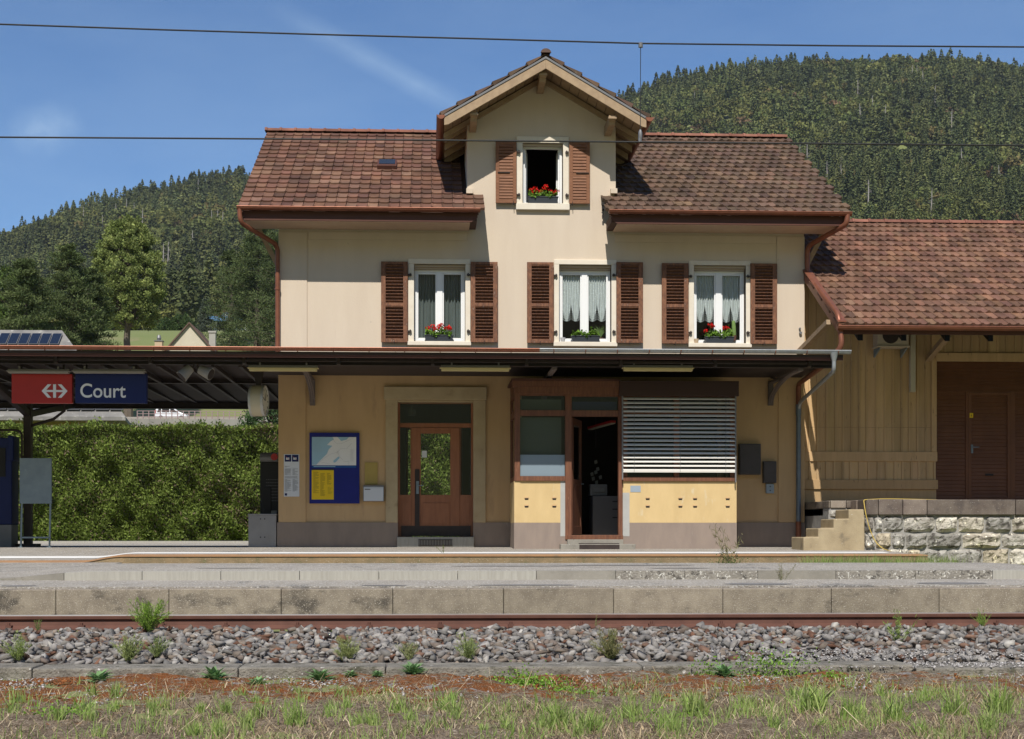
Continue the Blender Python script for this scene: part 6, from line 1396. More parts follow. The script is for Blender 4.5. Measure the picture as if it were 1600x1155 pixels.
def gable_house(u, v_apex, width, depth, y, zb, slope_, mw, mr_, label, name='house', over=.5):
    a = at(u, v_apex, y); ho = root(name, (a.x, y+depth/2, zb), label, 'house'); hw = width/2; ze_ = a.z-hw*slope_
    mb = MB(); mb.prism([(a.x-hw, y+.4, zb-2), (a.x+hw, y+.4, zb-2), (a.x+hw, y+.4, ze_-.1), (a.x, y+.4, a.z-.12), (a.x-hw, y+.4, ze_-.1)], (0, depth-.8, 0)); mb.build('wall', mw, ho)
    mb = MB(); o_ = hw+over
    for s in (-1, 1): mb.prism([(a.x, y, a.z+.1), (a.x+s*o_, y, a.z+.1-o_*slope_), (a.x+s*o_, y, a.z-.14-o_*slope_), (a.x, y, a.z-.14)], (0, depth, 0))
    return ho, mb.build('roof', mr_, ho), a
M_hroof = mat('far_brown_tiles', (.15,.095,.07), (.11,.07,.055), scale=2.5, bump=.6, bscale=8)
ho, rf, a = gable_house(295.5, 504, 9.2, 11, 172, 15, 1.15, mat('pale_cream_plaster', (.58,.52,.40), (.53,.47,.36), scale=.6), M_hroof, 'cream house whose steep gable rises above the canopy')
p = at(331.5, 520, 174); mb = MB(); mb.box(p.x-.45, p.x+.45, 174, 174.9, p.z-6, p.z); mb.box(p.x-.55, p.x+.55, 173.9, 175, p.z, p.z+.25); mb.build('chimney', M_light, rf)
p = at(248.5, 534, 170); o = root('chimney_pot', (p.x, 170, 14), 'small beige chimney with metal cowl left of the cream gable', 'chimney')
mb = MB(); mb.box(p.x-.5, p.x+.5, 169.5, 170.5, 14, p.z); mb.build('stack', mat('beige_stack', (.5,.38,.25)), o); mb = MB(); mb.tube([p, p+Vector((0,0,.5)), p+Vector((0,0,.9))], [.18, .32, .18], 10); mb.box(p.x-.6, p.x+.6, 169.4, 170.6, p.z, p.z+.12); mb.build('cowl', M_grey, o)
ho, rf, a = gable_house(352, 486, 10, 12, 300, 38, .55, mat('far_white_plaster', (.62,.63,.62)), mat('far_red_roof', (.30,.10,.06)), 'far white house with blue balcony half hidden by the dark pine')
mb = MB(); p = at(345, 502, 299.5); mb.box(p.x-3, p.x+5, 298.6, 300.3, p.z, p.z+1); mb.build('balcony', mat('far_blue_paint', (.10,.22,.42)), ho)
mb = MB()
for u in (343, 350, 357): p = at(u, 509, 300.3); mb.box(p.x-.5, p.x+.5, 300.3, 300.45, p.z-.9, p.z+.9)
mb.build('window', M_black, ho)
yq = 135.0; zwall = Z(655, yq, 300)
rw = root('retaining_wall', (X(300, yq), yq, 10), 'long grey concrete retaining wall below the road', 'wall'); mb = MB(); x = X(150, yq)
while x < X(415, yq): mb.box(x+.01, x+1.99, yq, yq+.4, 8, zwall); x += 2
build_each(mb, 'wall_panel', mat('grey_concrete_wall', (.30,.285,.26), (.24,.23,.21), (.18,.17,.15), scale=.6, s3=.9, stretch=(1,1,.4), speck=(.4,.38,.34), speck_scale=6), rw)
rl = root('road_railing', (X(300, yq), yq+.2, zwall), 'pinkish grey pipe railing on top of the retaining wall', 'railing'); mb = MB()
for k, u in enumerate(range(214, 404, 9)): mb.box(X(u, yq)-.05, X(u, yq)+.05, yq+.15, yq+.25, zwall, zwall+.95)
build_each(mb, 'railing_post', mat('pink_grey_rail', (.30,.22,.22)), rl); mb = MB()
for dz in (.3, .6, .92): mb.box(X(214, yq), X(402, yq), yq+.17, yq+.23, zwall+dz-.035, zwall+dz+.035)
build_each(mb, 'railing_bar', MATS['pink_grey_rail'], rl)
mb = MB(); mb.box(-60, 0, 136.0, 147, 12.0, 12.93); mb.build('road', M_asph, kind='structure', label='road above the retaining wall')
# parked white car seen from the side
yc = 141.0; cxm = at(267, 650, yc).x; zc0 = 12.93
car = root('parked_car', (cxm, yc, zc0), 'small white hatchback parked above the retaining wall', 'car'); Lc = 3.75; s_ = Lc/2
def cp_(pts): return [(cxm+x*s_, yc, zc0+z) for x, z in pts]
mb = MB(); mb.prism(cp_([(-1,.35),(-.72,.22),(.75,.22),(1,.3),(1.0,.62),(.93,.78),(.55,.93),(.22,1.38),(-.05,1.5),(-.72,1.52),(-.93,1.35),(-1,.85)]), (0, 1.6, 0)); mb.build('car_body', mat('white_car_paint', (.75,.77,.80), rough=.25, spec=.6), car, bevel=.06)
mb = MB(); mb.prism([(x, yc-.012, z) for x, _, z in cp_([(-.85,.95),(-.60,.95),(-.60,1.36),(-.76,1.36)])], (0, .02, 0)); mb.prism([(x, yc-.012, z) for x, _, z in cp_([(-.55,.95),(-.10,.95),(-.10,1.38),(-.55,1.38)])], (0, .02, 0)); mb.prism([(x, yc-.012, z) for x, _, z in cp_([(-.04,.95),(.42,.93),(.17,1.33),(-.04,1.38)])], (0, .02, 0)); mb.build('window', M_black, car)
for dx in (-.62, .64):
    for yy in (yc-.03, yc+1.45):
        mb = MB(); c = Vector((cxm+dx*s_, yy, zc0+.29)); mb.cyl(c, c+Vector((0, .2, 0)), .29, 20); wh = mb.build('wheel', M_black, car); mb = MB(); mb.cyl(c-Vector((0, .01, 0)), c+Vector((0, .21, 0)), .17, 14); mb.build('rim', M_grey, wh)
mb = MB(); mb.box(cxm-s_-.01, cxm-s_+.14, yc-.01, yc+.2, zc0+.85, zc0+1.2); mb.build('tail_lamp', M_red, car); mb = MB(); mb.box(cxm+s_-.16, cxm+s_-.04, yc-.01, yc+.3, zc0+.6, zc0+.72); mb.build('headlight', M_grey, car)

# ------------------------------------------------------------------ trees
def trunk_mb(mb, base, top, r0, r1, r_, k=7, wob=.25):
    P = [base+(top-base)*(i/k)+Vector((r_.normal(0, wob), r_.normal(0, wob), 0))*(i/k) for i in range(k+1)]
    mb.tube(P, [r0+(r1-r0)*i/k for i in range(k+1)], 8); return P
def near_tree(name, u, vtop, y, H, R, label, cols, seed, kind='pine', N=36000, size=.34, base_v=None, low=.12, grp=None):
    r_ = np.random.default_rng(seed); top = at(u, vtop, y); base = Vector((top.x, y, top.z-H)); zt = terr(top.x, y); base.z = min(base.z, zt) if base.z > zt else base.z
    H = top.z-base.z; o = root(name, base, label, 'tree', grp); tr = MB(); P = trunk_mb(tr, base, top-Vector((0, 0, .5)), H*.022+.12, .05, r_)
    cl = []
    if kind == 'pine':
        nb = 130
        for i in range(nb):
            t = low+(1-low)*(i/nb)**.9; a = r_.uniform(0, 2*pi); prof = (1-t)**.55*(.55+.45*min(1, (t-low)*5+.25)); L_ = R*prof*r_.uniform(.55, 1.1)+.3
            p0 = base+(top-base)*t*.96; tip = p0+Vector((cos(a)*L_, sin(a)*L_, L_*r_.uniform(.05, .38)))
            tr.tube([p0, (p0+tip)/2-Vector((0, 0, .1)), tip], [.03+.025*R*prof*.4, .04, .02], 5, False)
            for q in range(4): f = .35+.65*q/3; c = p0+(tip-p0)*f; cl.append((*c, (.45+.20*R*prof)*r_.uniform(.7, 1.15), .5))
    elif kind == 'spruce':
        nb = 150
        for i in range(nb):
            t = low+(1-low)*(i/nb); a = r_.uniform(0, 2*pi); L_ = R*(1-t)**.85*r_.uniform(.7, 1.1)+.15; p0 = base+(top-base)*t; tip = p0+Vector((cos(a)*L_, sin(a)*L_, -L_*.25))
            tr.tube([p0, tip], [.05, .02], 4, False)
            for q in range(3): c = p0+(tip-p0)*(.4+.3*q); cl.append((*c, .25+.14*R, .4))
    else:
        for i in range(520):
            t = r_.uniform(low, 1); d = rand_dirs(1, r_)[0]; prof = max(.05, sin(pi*min(1, (t-low)/(1-low)*.84+.14)**1.0))**.5; rr_ = R*prof*r_.uniform(.5, 1)**.5; a = atan2(d[1], d[0])
            p0 = base+(top-base)*max(low*.97, t-.12); c = base+(top-base)*t; c = Vector((c.x+cos(a)*rr_*r_.uniform(.85, 1.08), c.y+sin(a)*rr_, c.z+r_.normal(0, .25)))
            if i % 5 == 0: tr.tube([p0, c], [.09, .02], 5, False)
            cl.append((*c, R*.165*r_.uniform(.7, 1.25), .75))
    cl = np.array(cl); per = N//len(cl); Cc = np.repeat(cl, per, 0); n = len(Cc); d = rand_dirs(n, r_)*(r_.uniform(0, 1, n)**.45)[:, None]; d[:, 2] *= Cc[:, 4]
    C = Cc[:, :3]+d*Cc[:, 3:4]; ct = np.repeat(r_.uniform(.72, 1.3, len(cl)), per); base_c = np.array(cols)[np.repeat(r_.integers(0, len(cols), len(cl)), per)]
    col = base_c*ct[:, None]*r_.uniform(.65, 1.35, (n, 1)); up = d.copy(); up[:, 2] += .5
    asp = .22 if kind != 'leafy' else .75
    link_mesh('crown', np_mesh('crown', leaf_quads(C, size*r_.uniform(.6, 1.3, n), asp, up/np.linalg.norm(up, axis=1)[:, None], .55, r_), 4, col), M_needle if kind != 'leafy' else M_leaf, o)
    tr.build('trunk', M_bark, o); return o
G1 = [(.088,.118,.042),(.068,.095,.036),(.112,.140,.052)]
near_tree('pine_tree', 108, 372, 118, 17.5, 5.2, 'broad dark pine above the solar roof, its rounded top highest of the left pines', G1, 31)
near_tree('pine_tree', 42, 395, 112, 15.5, 4.6, 'dark pine at the left picture edge above the solar panels', G1, 32)
near_tree('pine_tree', 142, 412, 122, 15, 3.9, 'dark pine just in front of the yellow green broadleaf tree', G1, 33)
near_tree('broadleaf_tree', 200, 349, 150, 17, 4.3, 'tall yellow green broadleaf tree behind the dark pines', [(.27,.31,.10),(.22,.265,.08),(.16,.20,.055)], 35, 'leafy', 60000, .26, low=.50)
near_tree('pine_tree', 402, 330, 200, 25, 7.4, 'large dark pine directly left of the station gutter pipe', G1, 36, N=34000, size=.45)
near_tree('pine_tree', 362, 385, 215, 21, 5.5, 'slimmer dark pine left of the large one by the station', G1, 37, N=20000, size=.45)
near_tree('pine_tree', 436, 350, 192, 24, 6.0, 'dark pine half hidden behind the station corner', G1, 38, N=18000, size=.45)
near_tree('spruce_tree', 322, 468, 240, 8, 2.4, 'small grey green spruce behind the cream gable', [(.08,.10,.07)], 39, 'spruce', 9000, .4)
near_tree('broadleaf_tree', 8, 425, 150, 12, 4.0, 'light green broadleaf tree at the far left edge', [(.12,.17,.04),(.09,.14,.035)], 40, 'leafy', 16000, .35)
near_tree('bush', 424, 622, 52, 4.8, 1.9, 'round green bush behind the hedge beside the station corner', [(.06,.11,.035),(.05,.09,.03)], 41, 'leafy', 14000, .12, low=.05)
for k, (u, v) in enumerate(((180, 489), (262, 492), (285, 486))):
    near_tree('meadow_bush', u, v+9, 262, 7, 3.2, ('dark round bush at the left of the meadow edge', 'green bush at the middle of the meadow edge', 'green bush at the meadow edge behind the cream gable')[k], [(.05,.085,.025),(.07,.11,.03)], 50+k, 'leafy', 12000, .26, low=.05)

# forest on the hills: thousands of trees that read as one mass
def tree_templates(r_, f=1.0, g=1.0):
    T_ = []
    for k in range(4):      # conifers: drooping leaf clumps on a cone
        n = int(84*f); t = np.sort(r_.uniform(0, 1, n))**.8; a = np.arange(n)*2.4+r_.uniform(0, 1, n); rad = (1-t)**(.6+.15*k)*(.15+.025*k)*r_.uniform(.55, 1.1, n)+.008
        C = np.stack([rad*np.cos(a), rad*np.sin(a), .10+.90*t], 1); up = np.stack([np.cos(a), np.sin(a), -.45+0*a], 1)
        Q = leaf_quads(C, (.17*(1-t)**.6+.055)*g, .62, up/np.linalg.norm(up, axis=1)[:, None], .8, r_); T_.append((Q, r_.uniform(.7, 1.3, n)))
    for k in range(4):      # round crowns
        n = int(120*f); d = rand_dirs(n, r_); C = d*np.array([.40, .40, .34])*(.72+.28*np.sin(d[:, :1]*5+k*2)*np.sin(d[:, 1:2]*5+d[:, 2:3]*6+k))*r_.uniform(.75, 1.05, (n, 1)); C[:, 2] += .62; C[:, :2] *= (1+.25*np.sin(C[:, 2:3]*9+k))
        Q = leaf_quads(C, r_.uniform(.10, .19, n)*g, .9, d, .1, r_); T_.append((Q, r_.uniform(.80, 1.20, n)))
    return T_
r = np.random.default_rng(77); TT = tree_templates(r, 1.5, .80)+tree_templates(r, 3.2, .52)
def uvw(u, d):  # picture column at depth d -> x, y
    a = (u-PX)/F; return d*(sin(YAW)+cos(YAW)*a), CY+d*(cos(YAW)-sin(YAW)*a)
pts = []
for (ua, ub, n_) in ((-420, 470, 5600), (470, 860, 1000), (860, 2080, 7800)):
    d = np.sqrt(r.uniform(455**2, 1478**2, n_)); u = r.uniform(ua, ub, n_); pts.append(np.stack([u, d], 1))
    m_ = n_//9; pts.append(np.stack([r.uniform(ua, ub, m_), r.uniform(1405, 1475, m_)], 1))
    m_ = n_//7; pts.append(np.stack([r.uniform(ua, ub, m_), r.uniform(460, 760, m_)], 1))
pts = np.concatenate(pts); conc = np.array([(.080,.100,.042),(.096,.114,.046),(.066,.084,.038),(.110,.124,.050)])
decc = np.array([(.125,.140,.046),(.105,.125,.042),(.145,.150,.050),(.09,.115,.040),(.15,.125,.052),(.13,.135,.048),(.14,.095,.055)])
decp = np.array([.24, .22, .16, .2, .06, .09, .03])
by = [[] for _ in TT]; tz = []
for (u, d) in pts:
    if (u > 860 and d < 640) or (470 < u <= 860 and d < 850): continue
    x, y = uvw(u, d); z = terr(x, y); patch = sin(x/70+1)*sin(y/95+2)+.6*sin(x/31+y/47)
    con = r.random() < np.clip(.45+.62*patch+.30*sin(x/17)*sin(y/23)+.10*(d > 900)-.25*(d < 620), .06, .94); k = int(r.integers(0, 4) if con else r.integers(4, 8))+(8 if d < (760 if u < 860 else 900) and u < 1850 else 0); h = (r.uniform(11, 24) if r.random() < .85 else r.uniform(24, 29)) if con else r.uniform(10, 19)
    by[k].append((x, y, z-1, h, r.uniform(0, 2*pi), *((conc[r.integers(4)] if con else decc[r.choice(7, p=decp)])*np.array([1.10, 1.06, .98])*r.uniform(.85, 1.15)*(1+.22*sin(x/34+2)*sin(y/47)))))
AV, AC = [], []
for k, (Q, tv) in enumerate(TT):
    I = np.array(by[k]); m_, n_ = len(I), len(Q); ca, sa = np.cos(I[:, 4]), np.sin(I[:, 4]); q = Q.reshape(-1, 3)
    xx = (q[None, :, 0]*ca[:, None]-q[None, :, 1]*sa[:, None])*I[:, 3:4]+I[:, 0:1]; yy = (q[None, :, 0]*sa[:, None]+q[None, :, 1]*ca[:, None])*I[:, 3:4]+I[:, 1:2]; zz = q[None, :, 2]*I[:, 3:4]+I[:, 2:3]
    AV.append(np.stack([xx, yy, zz], 2).reshape(-1, 3)); AC.append((I[:, None, 5:8]*tv[None, :, None]).reshape(-1, 3))
AV = np.concatenate(AV); AC = np.concatenate(AC); L0 = AV.reshape(-1, 4, 3)[:, 0, 0] < X(600, 900)
fo = link_mesh('forest', np_mesh('forest', AV.reshape(-1, 4, 3)[L0], 4, AC[L0]), M_forest); tag(fo, 'mixed forest covering the lower left hillside', 'forest', kind='stuff')
fo = link_mesh('forest', np_mesh('forest', AV.reshape(-1, 4, 3)[~L0], 4, AC[~L0]), M_forest); tag(fo, 'mixed forest covering the high right hillside', 'forest', kind='stuff')
# pale dead trunks standing in the forest
def dead_mesh(seed):
    r_ = np.random.default_rng(seed); mb = MB(); mb.tube([(0,0,-1),(.1,0,7),(0,.1,14),(.1,0,19)], [.42,.34,.24,.10], 6)
    for i in range(16): z = r_.uniform(6, 18.5); a = r_.uniform(0, 6.28); l = (20-z)*.16+.5; mb.tube([(0,0,z), (cos(a)*l, sin(a)*l, z+r_.uniform(-.3, .5))], [.11,.05], 4, False)
    me = mb.mesh('dead_tree'); me.materials.append(M_deadw); return me
dm = [dead_mesh(i) for i in range(3)]; k = 0
for side, spots in (('on the right hillside', [(1135,200,960),(1165,215,900),(1213,238,1000),(1222,178,1250),(1260,255,950),(1293,252,900),(1315,260,900),(1340,175,1250),(1345,215,1100),(1362,185,1150),(1375,235,1000),(1381,243,950),(1383,222,1100),(1410,200,1150),(1425,165,1300),(1433,165,1300),(1442,170,1250),(1486,210,1050),(1556,105,1420),(1558,140,1350),(1454,290,780),(1356,280,800),(1175,120,1400),(1182,122,1400),(1560,240,900),(1295,215,1000),(1250,230,1020),(1085,150,1250),(1460,180,1200),(1504,230,950)]),
                    ('on the left hillside', [(160,345,1200),(182,337,1250),(196,335,1250),(210,318,1300),(222,330,1150),(255,375,950),(262,372,950),(270,380,900),(330,330,1150),(340,345,1100),(347,340,1100),(300,360,1000),(130,330,1300),(60,425,700),(175,420,700),(310,300,1380)])):
    for (u, v, d) in spots:
        x, y = uvw(u, d); me = dm[k % 3]; o = bpy.data.objects.new('dead_tree', me); COL.objects.link(o); o.location = (x, y, terr(x, y)); s = random.uniform(.95, 1.3); o.scale = (s, s, s); o.rotation_euler = (random.uniform(-.04, .04), random.uniform(-.04, .04), random.uniform(0, 6))
        tag(o, 'bare bleached dead tree standing among the green trees '+side, 'dead tree', 'bare dead trees '+side); k += 1

# ------------------------------------------------------------------ grass and weeds in front
def blades(P, Hh, lean, wd, col, r_):
    """P (N,3): curved grass blades of two quads each"""
    n = len(P); a = r_.uniform(0, 2*pi, n); d = np.stack([np.cos(a), np.sin(a), 0*a], 1); b_ = r_.uniform(0, 2*pi, n); s = np.stack([np.cos(b_), np.sin(b_)*.4, 0*b_], 1)*(np.asarray(wd)*np.ones(n))[:, None]
    Hh = np.asarray(Hh)*np.ones(n); up = np.array([0, 0, 1.0]); le = (np.asarray(lean)*np.ones(n)); m1 = P+up*(Hh*.55*np.cos(le*.6))[:, None]+d*(Hh*.55*np.sin(le*.6))[:, None]; tp = m1+up*(Hh*.45*np.cos(le*1.3))[:, None]+d*(Hh*.45*np.sin(le*1.3))[:, None]
    q1 = np.stack([P-s, P+s, m1+s*.8, m1-s*.8], 1); q2 = np.stack([m1-s*.8, m1+s*.8, tp+s*.1, tp-s*.1], 1)
    return np.concatenate([q1, q2]), np.concatenate([col, col*1.08])
r = np.random.default_rng(99)
def green(n): return np.array([(.24,.34,.08),(.19,.29,.065),(.31,.38,.12),(.26,.31,.12)])[r.integers(0, 4, n)]*r.uniform(.7, 1.3, (n, 1))
def straw(n): return np.array([(.42,.33,.20),(.34,.26,.155),(.52,.43,.29),(.27,.195,.12)])[r.integers(0, 4, n)]*r.uniform(.7, 1.25, (n, 1))
gz0 = -1.225
def dens(x, y): # more towards the camera and to the right
    return np.clip((-16.9-y)/2.2+.16*np.clip(x-.5, 0, 5)*(y < -16.3)+.3*np.sin(x*1.7+y*2)+.25*np.sin(x*4.1-y*3+1), 0, 1)
n = 92000; x = r.uniform(-7.2, 8.6, n); y = r.uniform(-21.2, -16.15, n); k_ = r.random(n) < (.22+.78*dens(x, y))*(.45+.55*(np.sin(x*2.3+y*3.1)*np.sin(x*.9-y*1.7+2) > -.25)); x, y = x[k_], y[k_]; n = len(x)
P = np.stack([x, y, np.full(n, gz0)], 1); Q1, C1 = blades(P, r.uniform(.02, .11, n), r.uniform(.8, 1.62, n), r.uniform(.0018, .0042, n), straw(n)*r.uniform(.55, 1.25, (n, 1)), r)
o = link_mesh('dry_grass', np_mesh('dry_grass', Q1, 4, C1), M_leaf); tag(o, 'dry straw coloured grass lying over the soil before the track', 'dry grass', kind='stuff')
n = 62000; x = r.uniform(-7.2, 8.6, n); y = r.uniform(-21.2, -16.4, n); k_ = r.random(n) < np.clip(dens(x, y)*.5*(.10+(np.sin(x*3.3+1)*np.sin(y*4.1+x)+np.sin(x*7.1-y*5) > .35)), 0, 1); x, y = x[k_], y[k_]; n = len(x)
P = np.stack([x, y, np.full(n, gz0)], 1); Q1, C1 = blades(P, r.uniform(.04, .15, n), r.uniform(.1, .9, n), r.uniform(.0022, .0046, n), green(n)*.9, r)
o = link_mesh('grass', np_mesh('grass', Q1, 4, C1), M_leaf); tag(o, 'thin green grass growing through the dry soil', 'grass', kind='stuff')
n = 900; x = r.uniform(-7, 8.4, n); y = r.uniform(-21, -16.3, n); P = np.stack([x, y, np.full(n, gz0+.008)], 1); Q1, C1 = blades(P, r.uniform(.12, .38, n), r.uniform(1.15, 1.6, n), r.uniform(.0014, .003, n), straw(n)*1.25, r)
o = link_mesh('dry_stalks', np_mesh('dry_stalks', Q1, 4, C1), M_leaf); tag(o, 'long pale fallen stalks scattered over the foreground', 'dry grass', kind='stuff')
# grass in the first track bed at the right
n = 2600; x = r.uniform(X(1245, -5.2), X(1480, -5.2), n); y = r.uniform(-6.3, -5.05, n); P = np.stack([x, y, np.full(n, -.74)], 1); Q1, C1 = blades(P, r.uniform(.18, .40, n), r.uniform(.05, .5, n), r.uniform(.004, .008, n), green(n)*.8, r)
o = link_mesh('grass', np_mesh('grass', Q1, 4, C1), M_leaf); tag(o, 'green grass strip growing against the platform kerb near the dock', 'grass', kind='stuff')
def weed(name, u, v, y, label, kind, size, n, cat='weed', grp=None, cols=None):
    if kind == 'feather' and n > 5: size *= 1.02; n = int(n*1.35); cols = tuple(1.25*q for q in (cols or (.15, .22, .05)))
    p = at(u, v, y); o = root(name, p, label, cat, grp); P0 = np.array(p[:])
    if kind == 'tuft':
        P = P0+np.stack([r.normal(0, size*.16, n), r.normal(0, size*.12, n), np.zeros(n)-.01], 1); c = green(n) if cols is None else np.array([cols])*r.uniform(.7, 1.3, (n, 1)); Q, Cc = blades(P, r.uniform(.45, 1.05, n)*size, r.uniform(.05, .8, n), r.uniform(.0024, .0052, n)*max(1, size/.2), c, r)
        link_mesh('blades', np_mesh('blades', Q, 4, Cc), M_leaf, o)
    elif kind == 'feather':     # many fine stems with side needles
        Cs, us = [], []; mb = MB()
        for i in range(n):
            a = r.uniform(0, 2*pi); l = size*r.uniform(.5, 1.05); le = r.uniform(.05, 1.0); d = Vector((cos(a)*sin(le), sin(a)*sin(le), cos(le))); q = p+d*l; mb.tube([p+Vector((cos(a), sin(a), 0))*size*.08, p+d*l*.6, q], [.0025, .002, .001], 3, False)
            t = r.uniform(.1, 1, 34); c = np.array(p[:])[None]+np.array(d[:])[None]*l*t[:, None]; Cs.append(c+r.normal(0, .012*size/.3, (34, 3))); us.append(np.repeat(np.array(d[:])[None], 34, 0)+r.normal(0, .5, (34, 3)))
        C = np.concatenate(Cs); U_ = np.concatenate(us); U_ /= np.linalg.norm(U_, axis=1)[:, None]; c = np.array([cols or (.15,.22,.05)])*r.uniform(.6, 1.35, (len(C), 1))
        link_mesh('needles', np_mesh('needles', leaf_quads(C, .045*size/.3, .12, U_, .8, r), 4, c), M_leaf, o); mb.build('stems', mat('weed_stem', (.15,.18,.06)), o)
    elif kind == 'rosette':
        mb = MB()
        for i in range(n):
            a = i*2.4+r.uniform(-.2, .2); l = size*r.uniform(.6, 1.1); le = r.uniform(.35, 1.4); w_ = l*.11; d = Vector((cos(a), sin(a), 0)); s = Vector((-sin(a), cos(a), 0)); k = r.uniform(.75, 1.25); c = tuple(np.array(cols or (.10,.20,.05))*k)
            A1 = p+d*l*.45*sin(le)+Vector((0, 0, l*.5*cos(le)+.01)); A2 = p+d*l*sin(le)+Vector((0, 0, l*.75*cos(le)))
            mb.quad(p, A1-s*w_-d*.01, A1+Vector((0, 0, -.006)), c=c); mb.quad(p, A1+Vector((0, 0, -.006)), A1+s*w_, c=c); mb.quad(A1-s*w_, A2, A1+Vector((0, 0, -.006)), c=c); mb.quad(A1+Vector((0, 0, -.006)), A2, A1+s*w_, c=c)
        mb.build('leaves', M_leaf, o, tint=True)
    elif kind == 'leafy':
        w_ = size*1.0; C = np.stack([r.normal(0, w_*.42, n), r.normal(0, .05, n), np.abs(r.normal(0, .5, n))*size*(.28+.22*np.sin(np.arange(n)*.01+r.normal(0,.3,n)))], 1)+P0; c = np.array([cols or (.20,.36,.045)])*r.uniform(.55, 1.35, (n, 1))
        link_mesh('leaves', np_mesh('leaves', leaf_quads(C, r.uniform(.012, .028, n), .75, r=r), 4, c), M_leaf, o)
    return o
yb2 = -15.3
weed('horsetail', 232, 985, -13.35, 'large bright feathery weed rising in front of the rail at left', 'feather', .34, 46, cols=(.17,.27,.04))
weed('horsetail', 200, 1032, yb2, 'pale feathery weed on the kerb below the large bright one', 'feather', .26, 30, cols=(.22,.26,.09))
weed('horsetail', 245, 1026, -15.1, 'low feathery weed right of the pale one on the kerb', 'feather', .20, 24, cols=(.17,.22,.07))
weed('horsetail', 28, 1031, yb2, 'feathery weed on the stones at the left edge', 'feather', .24, 18, cols=(.2,.26,.07))
weed('horsetail', 60, 985, -13.6, 'thin small weed sprig near the left end of the rail', 'feather', .12, 6)
weed('horsetail', 540, 1032, yb2, 'widest pale feathery weed at the foot of the stones', 'feather', .22, 40, cols=(.24,.27,.10))
weed('horsetail', 640, 1031, yb2, 'yellowish sparse feathery weed right of the widest one', 'feather', .18, 26, cols=(.26,.27,.13))
weed('horsetail', 732, 1031, yb2, 'narrow upright yellow green weed at the middle of the stones', 'feather', .26, 20, cols=(.23,.28,.10))
weed('horsetail', 955, 1029, yb2, 'rounded brownish feathery bush at the foot of the stones', 'feather', .27, 52, cols=(.19,.18,.08))
weed('horsetail', 1404, 1005, -14.2, 'tall thin green weed leaning before the rail at right', 'feather', .34, 7, cols=(.2,.28,.06))
weed('horsetail', 1536, 978, -13.4, 'bright small weed in front of the rail near the right edge', 'feather', .18, 12, cols=(.2,.3,.05))
weed('dry_sprig', 930, 978, -13.3, 'tiny sprig standing at the rail above the brownish bush', 'feather', .14, 3, cols=(.2,.2,.08))
for i, (u, v, s, lab) in enumerate(((155, 1066, .13, 'leafy rosette below the kerb at far left'), (334, 1066, .16, 'broad leafy rosette below the kerb, second from left'), (403, 1072, .11, 'small grey green rosette beside the broad one'), (500, 1064, .14, 'leafy rosette close to the kerb, left of middle'), (645, 1052, .12, 'leafy rosette growing against the kerb face'), (548, 1056, .07, 'tiny rosette at the kerb beside the grey stones'), (1132, 1058, .14, 'blue green rosette within the bright weed patch'), (590, 1055, .06, 'tiny rosette left of the one on the kerb face'))):
    weed('rosette_weed', u, v+3, -16.0-(v-1052)*.02, lab, 'rosette', s*1.35, 64, cols=(.20,.34,.14))
for (u, v, w_, n_, lab) in ((1205, 1060, .42, 4200, 'wide bright green leafy weed covering the broken kerb'), (1105, 1055, .22, 1500, 'bright leafy weed spilling over the kerb left of the widest patch'), (820, 1073, .26, 1900, 'bright green leafy weed patch right of the picture middle'), (880, 1090, .27, 1300, 'loose green leafy weed before the bright middle patch'), (1300, 1062, .16, 330, 'sparse leafy weed at the right end of the bright patch'), (92, 1128, .22, 1300, 'dense leafy green weed at the lower left'), (1050, 1136, .22, 350, 'leafy green weed at the bottom right of middle')):
    weed('leafy_weed', u, v, -16.1-(v-1058)*.035 if v > 1060 else -15.85, lab, 'leafy', w_, n_)
    
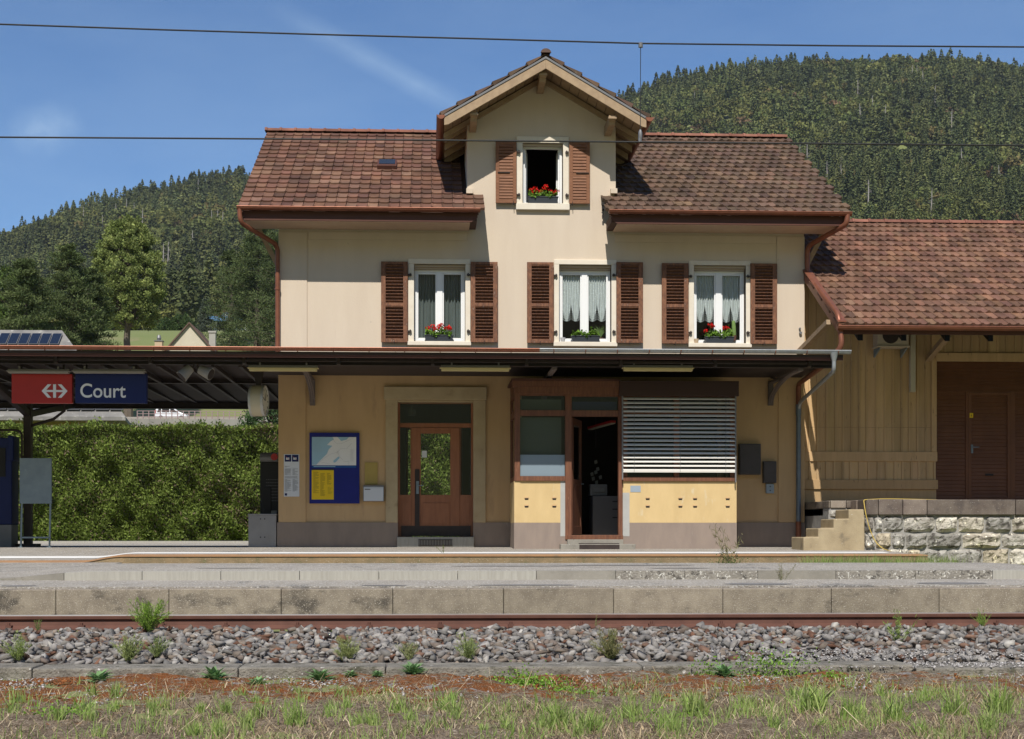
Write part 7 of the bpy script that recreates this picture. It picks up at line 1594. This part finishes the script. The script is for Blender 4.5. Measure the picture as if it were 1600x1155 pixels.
tufts = [(92,1122,.13,90),(240,1110,.14,70),(462,1128,.20,120),(700,1110,.17,70),(712,1118,.15,60),(388,1134,.16,80),(872,1134,.24,120),(985,1120,.2,110),(1085,1122,.26,130),(1165,1110,.2,70),(1270,1112,.28,150),(1330,1122,.22,120),(1400,1128,.24,100),(1445,1100,.2,70),(1490,1120,.26,120),(1560,1118,.28,130),(1545,1140,.2,90),(560,1135,.15,60),(350,1110,.12,50),(180,1105,.12,50),(520,1112,.14,60),(640,1128,.14,60),(790,1142,.16,60),(930,1140,.18,80),(1210,1142,.2,80),(20,1108,.12,50),(305,1146,.14,60),(1030,1095,.16,60),(1380,1090,.18,70),(1240,1090,.16,60)]
rt = random.Random(4)
for _ in range(46):
    u_ = rt.uniform(0, 1600); tufts.append((u_, rt.uniform(1078, 1150), rt.uniform(.07, .17)*(1.25 if u_ > 900 else 1), rt.randint(25, 80)))
for i, (u, v, s, n_) in enumerate(tufts):
    d = 1.232*F/(v+6-PY); weed('grass_tuft', u, v+6, CY+d, 'tuft of fresh green grass standing in the dry foreground strip', 'tuft', s, n_, 'grass tuft', 'grass tufts in the foreground strip')
weed('platform_weed', 1140, 880, -8.1, 'dry branching weed growing between platform and middle strip', 'feather', .62, 5, cols=(.20,.18,.09)); weed('platform_weed', 1138, 881, -8.05, 'low green bush at the foot of the dry branching weed', 'leafy', .28, 260, cols=(.08,.13,.03))
weed('platform_weed', 692, 864, -4.4, 'single tiny weed on the white platform line', 'feather', .18, 4, cols=(.15,.18,.06)); weed('platform_weed', 1222, 908, -9.5, 'thin dry weed rising before the rough kerb', 'feather', .3, 4, cols=(.25,.22,.12))

# ------------------------------------------------------------------ thin valley haze
hm = bpy.data.materials.new('valley_haze'); hm.use_nodes = True; T = hm.node_tree; T.nodes.clear()
ho_ = T.nodes.new('ShaderNodeOutputMaterial'); hv = T.nodes.new('ShaderNodeVolumePrincipled'); hv.inputs['Color'].default_value = (.78, .86, 1, 1); hv.inputs['Density'].default_value = HAZE; hv.inputs['Anisotropy'].default_value = 0.0
T.links.new(hv.outputs[0], ho_.inputs['Volume'])
mb = MB(); mb.box(-3300, 3500, -3300, 3500, -80, 700); mb.build('haze', hm, kind='stuff', label='faint bluish air over the valley')
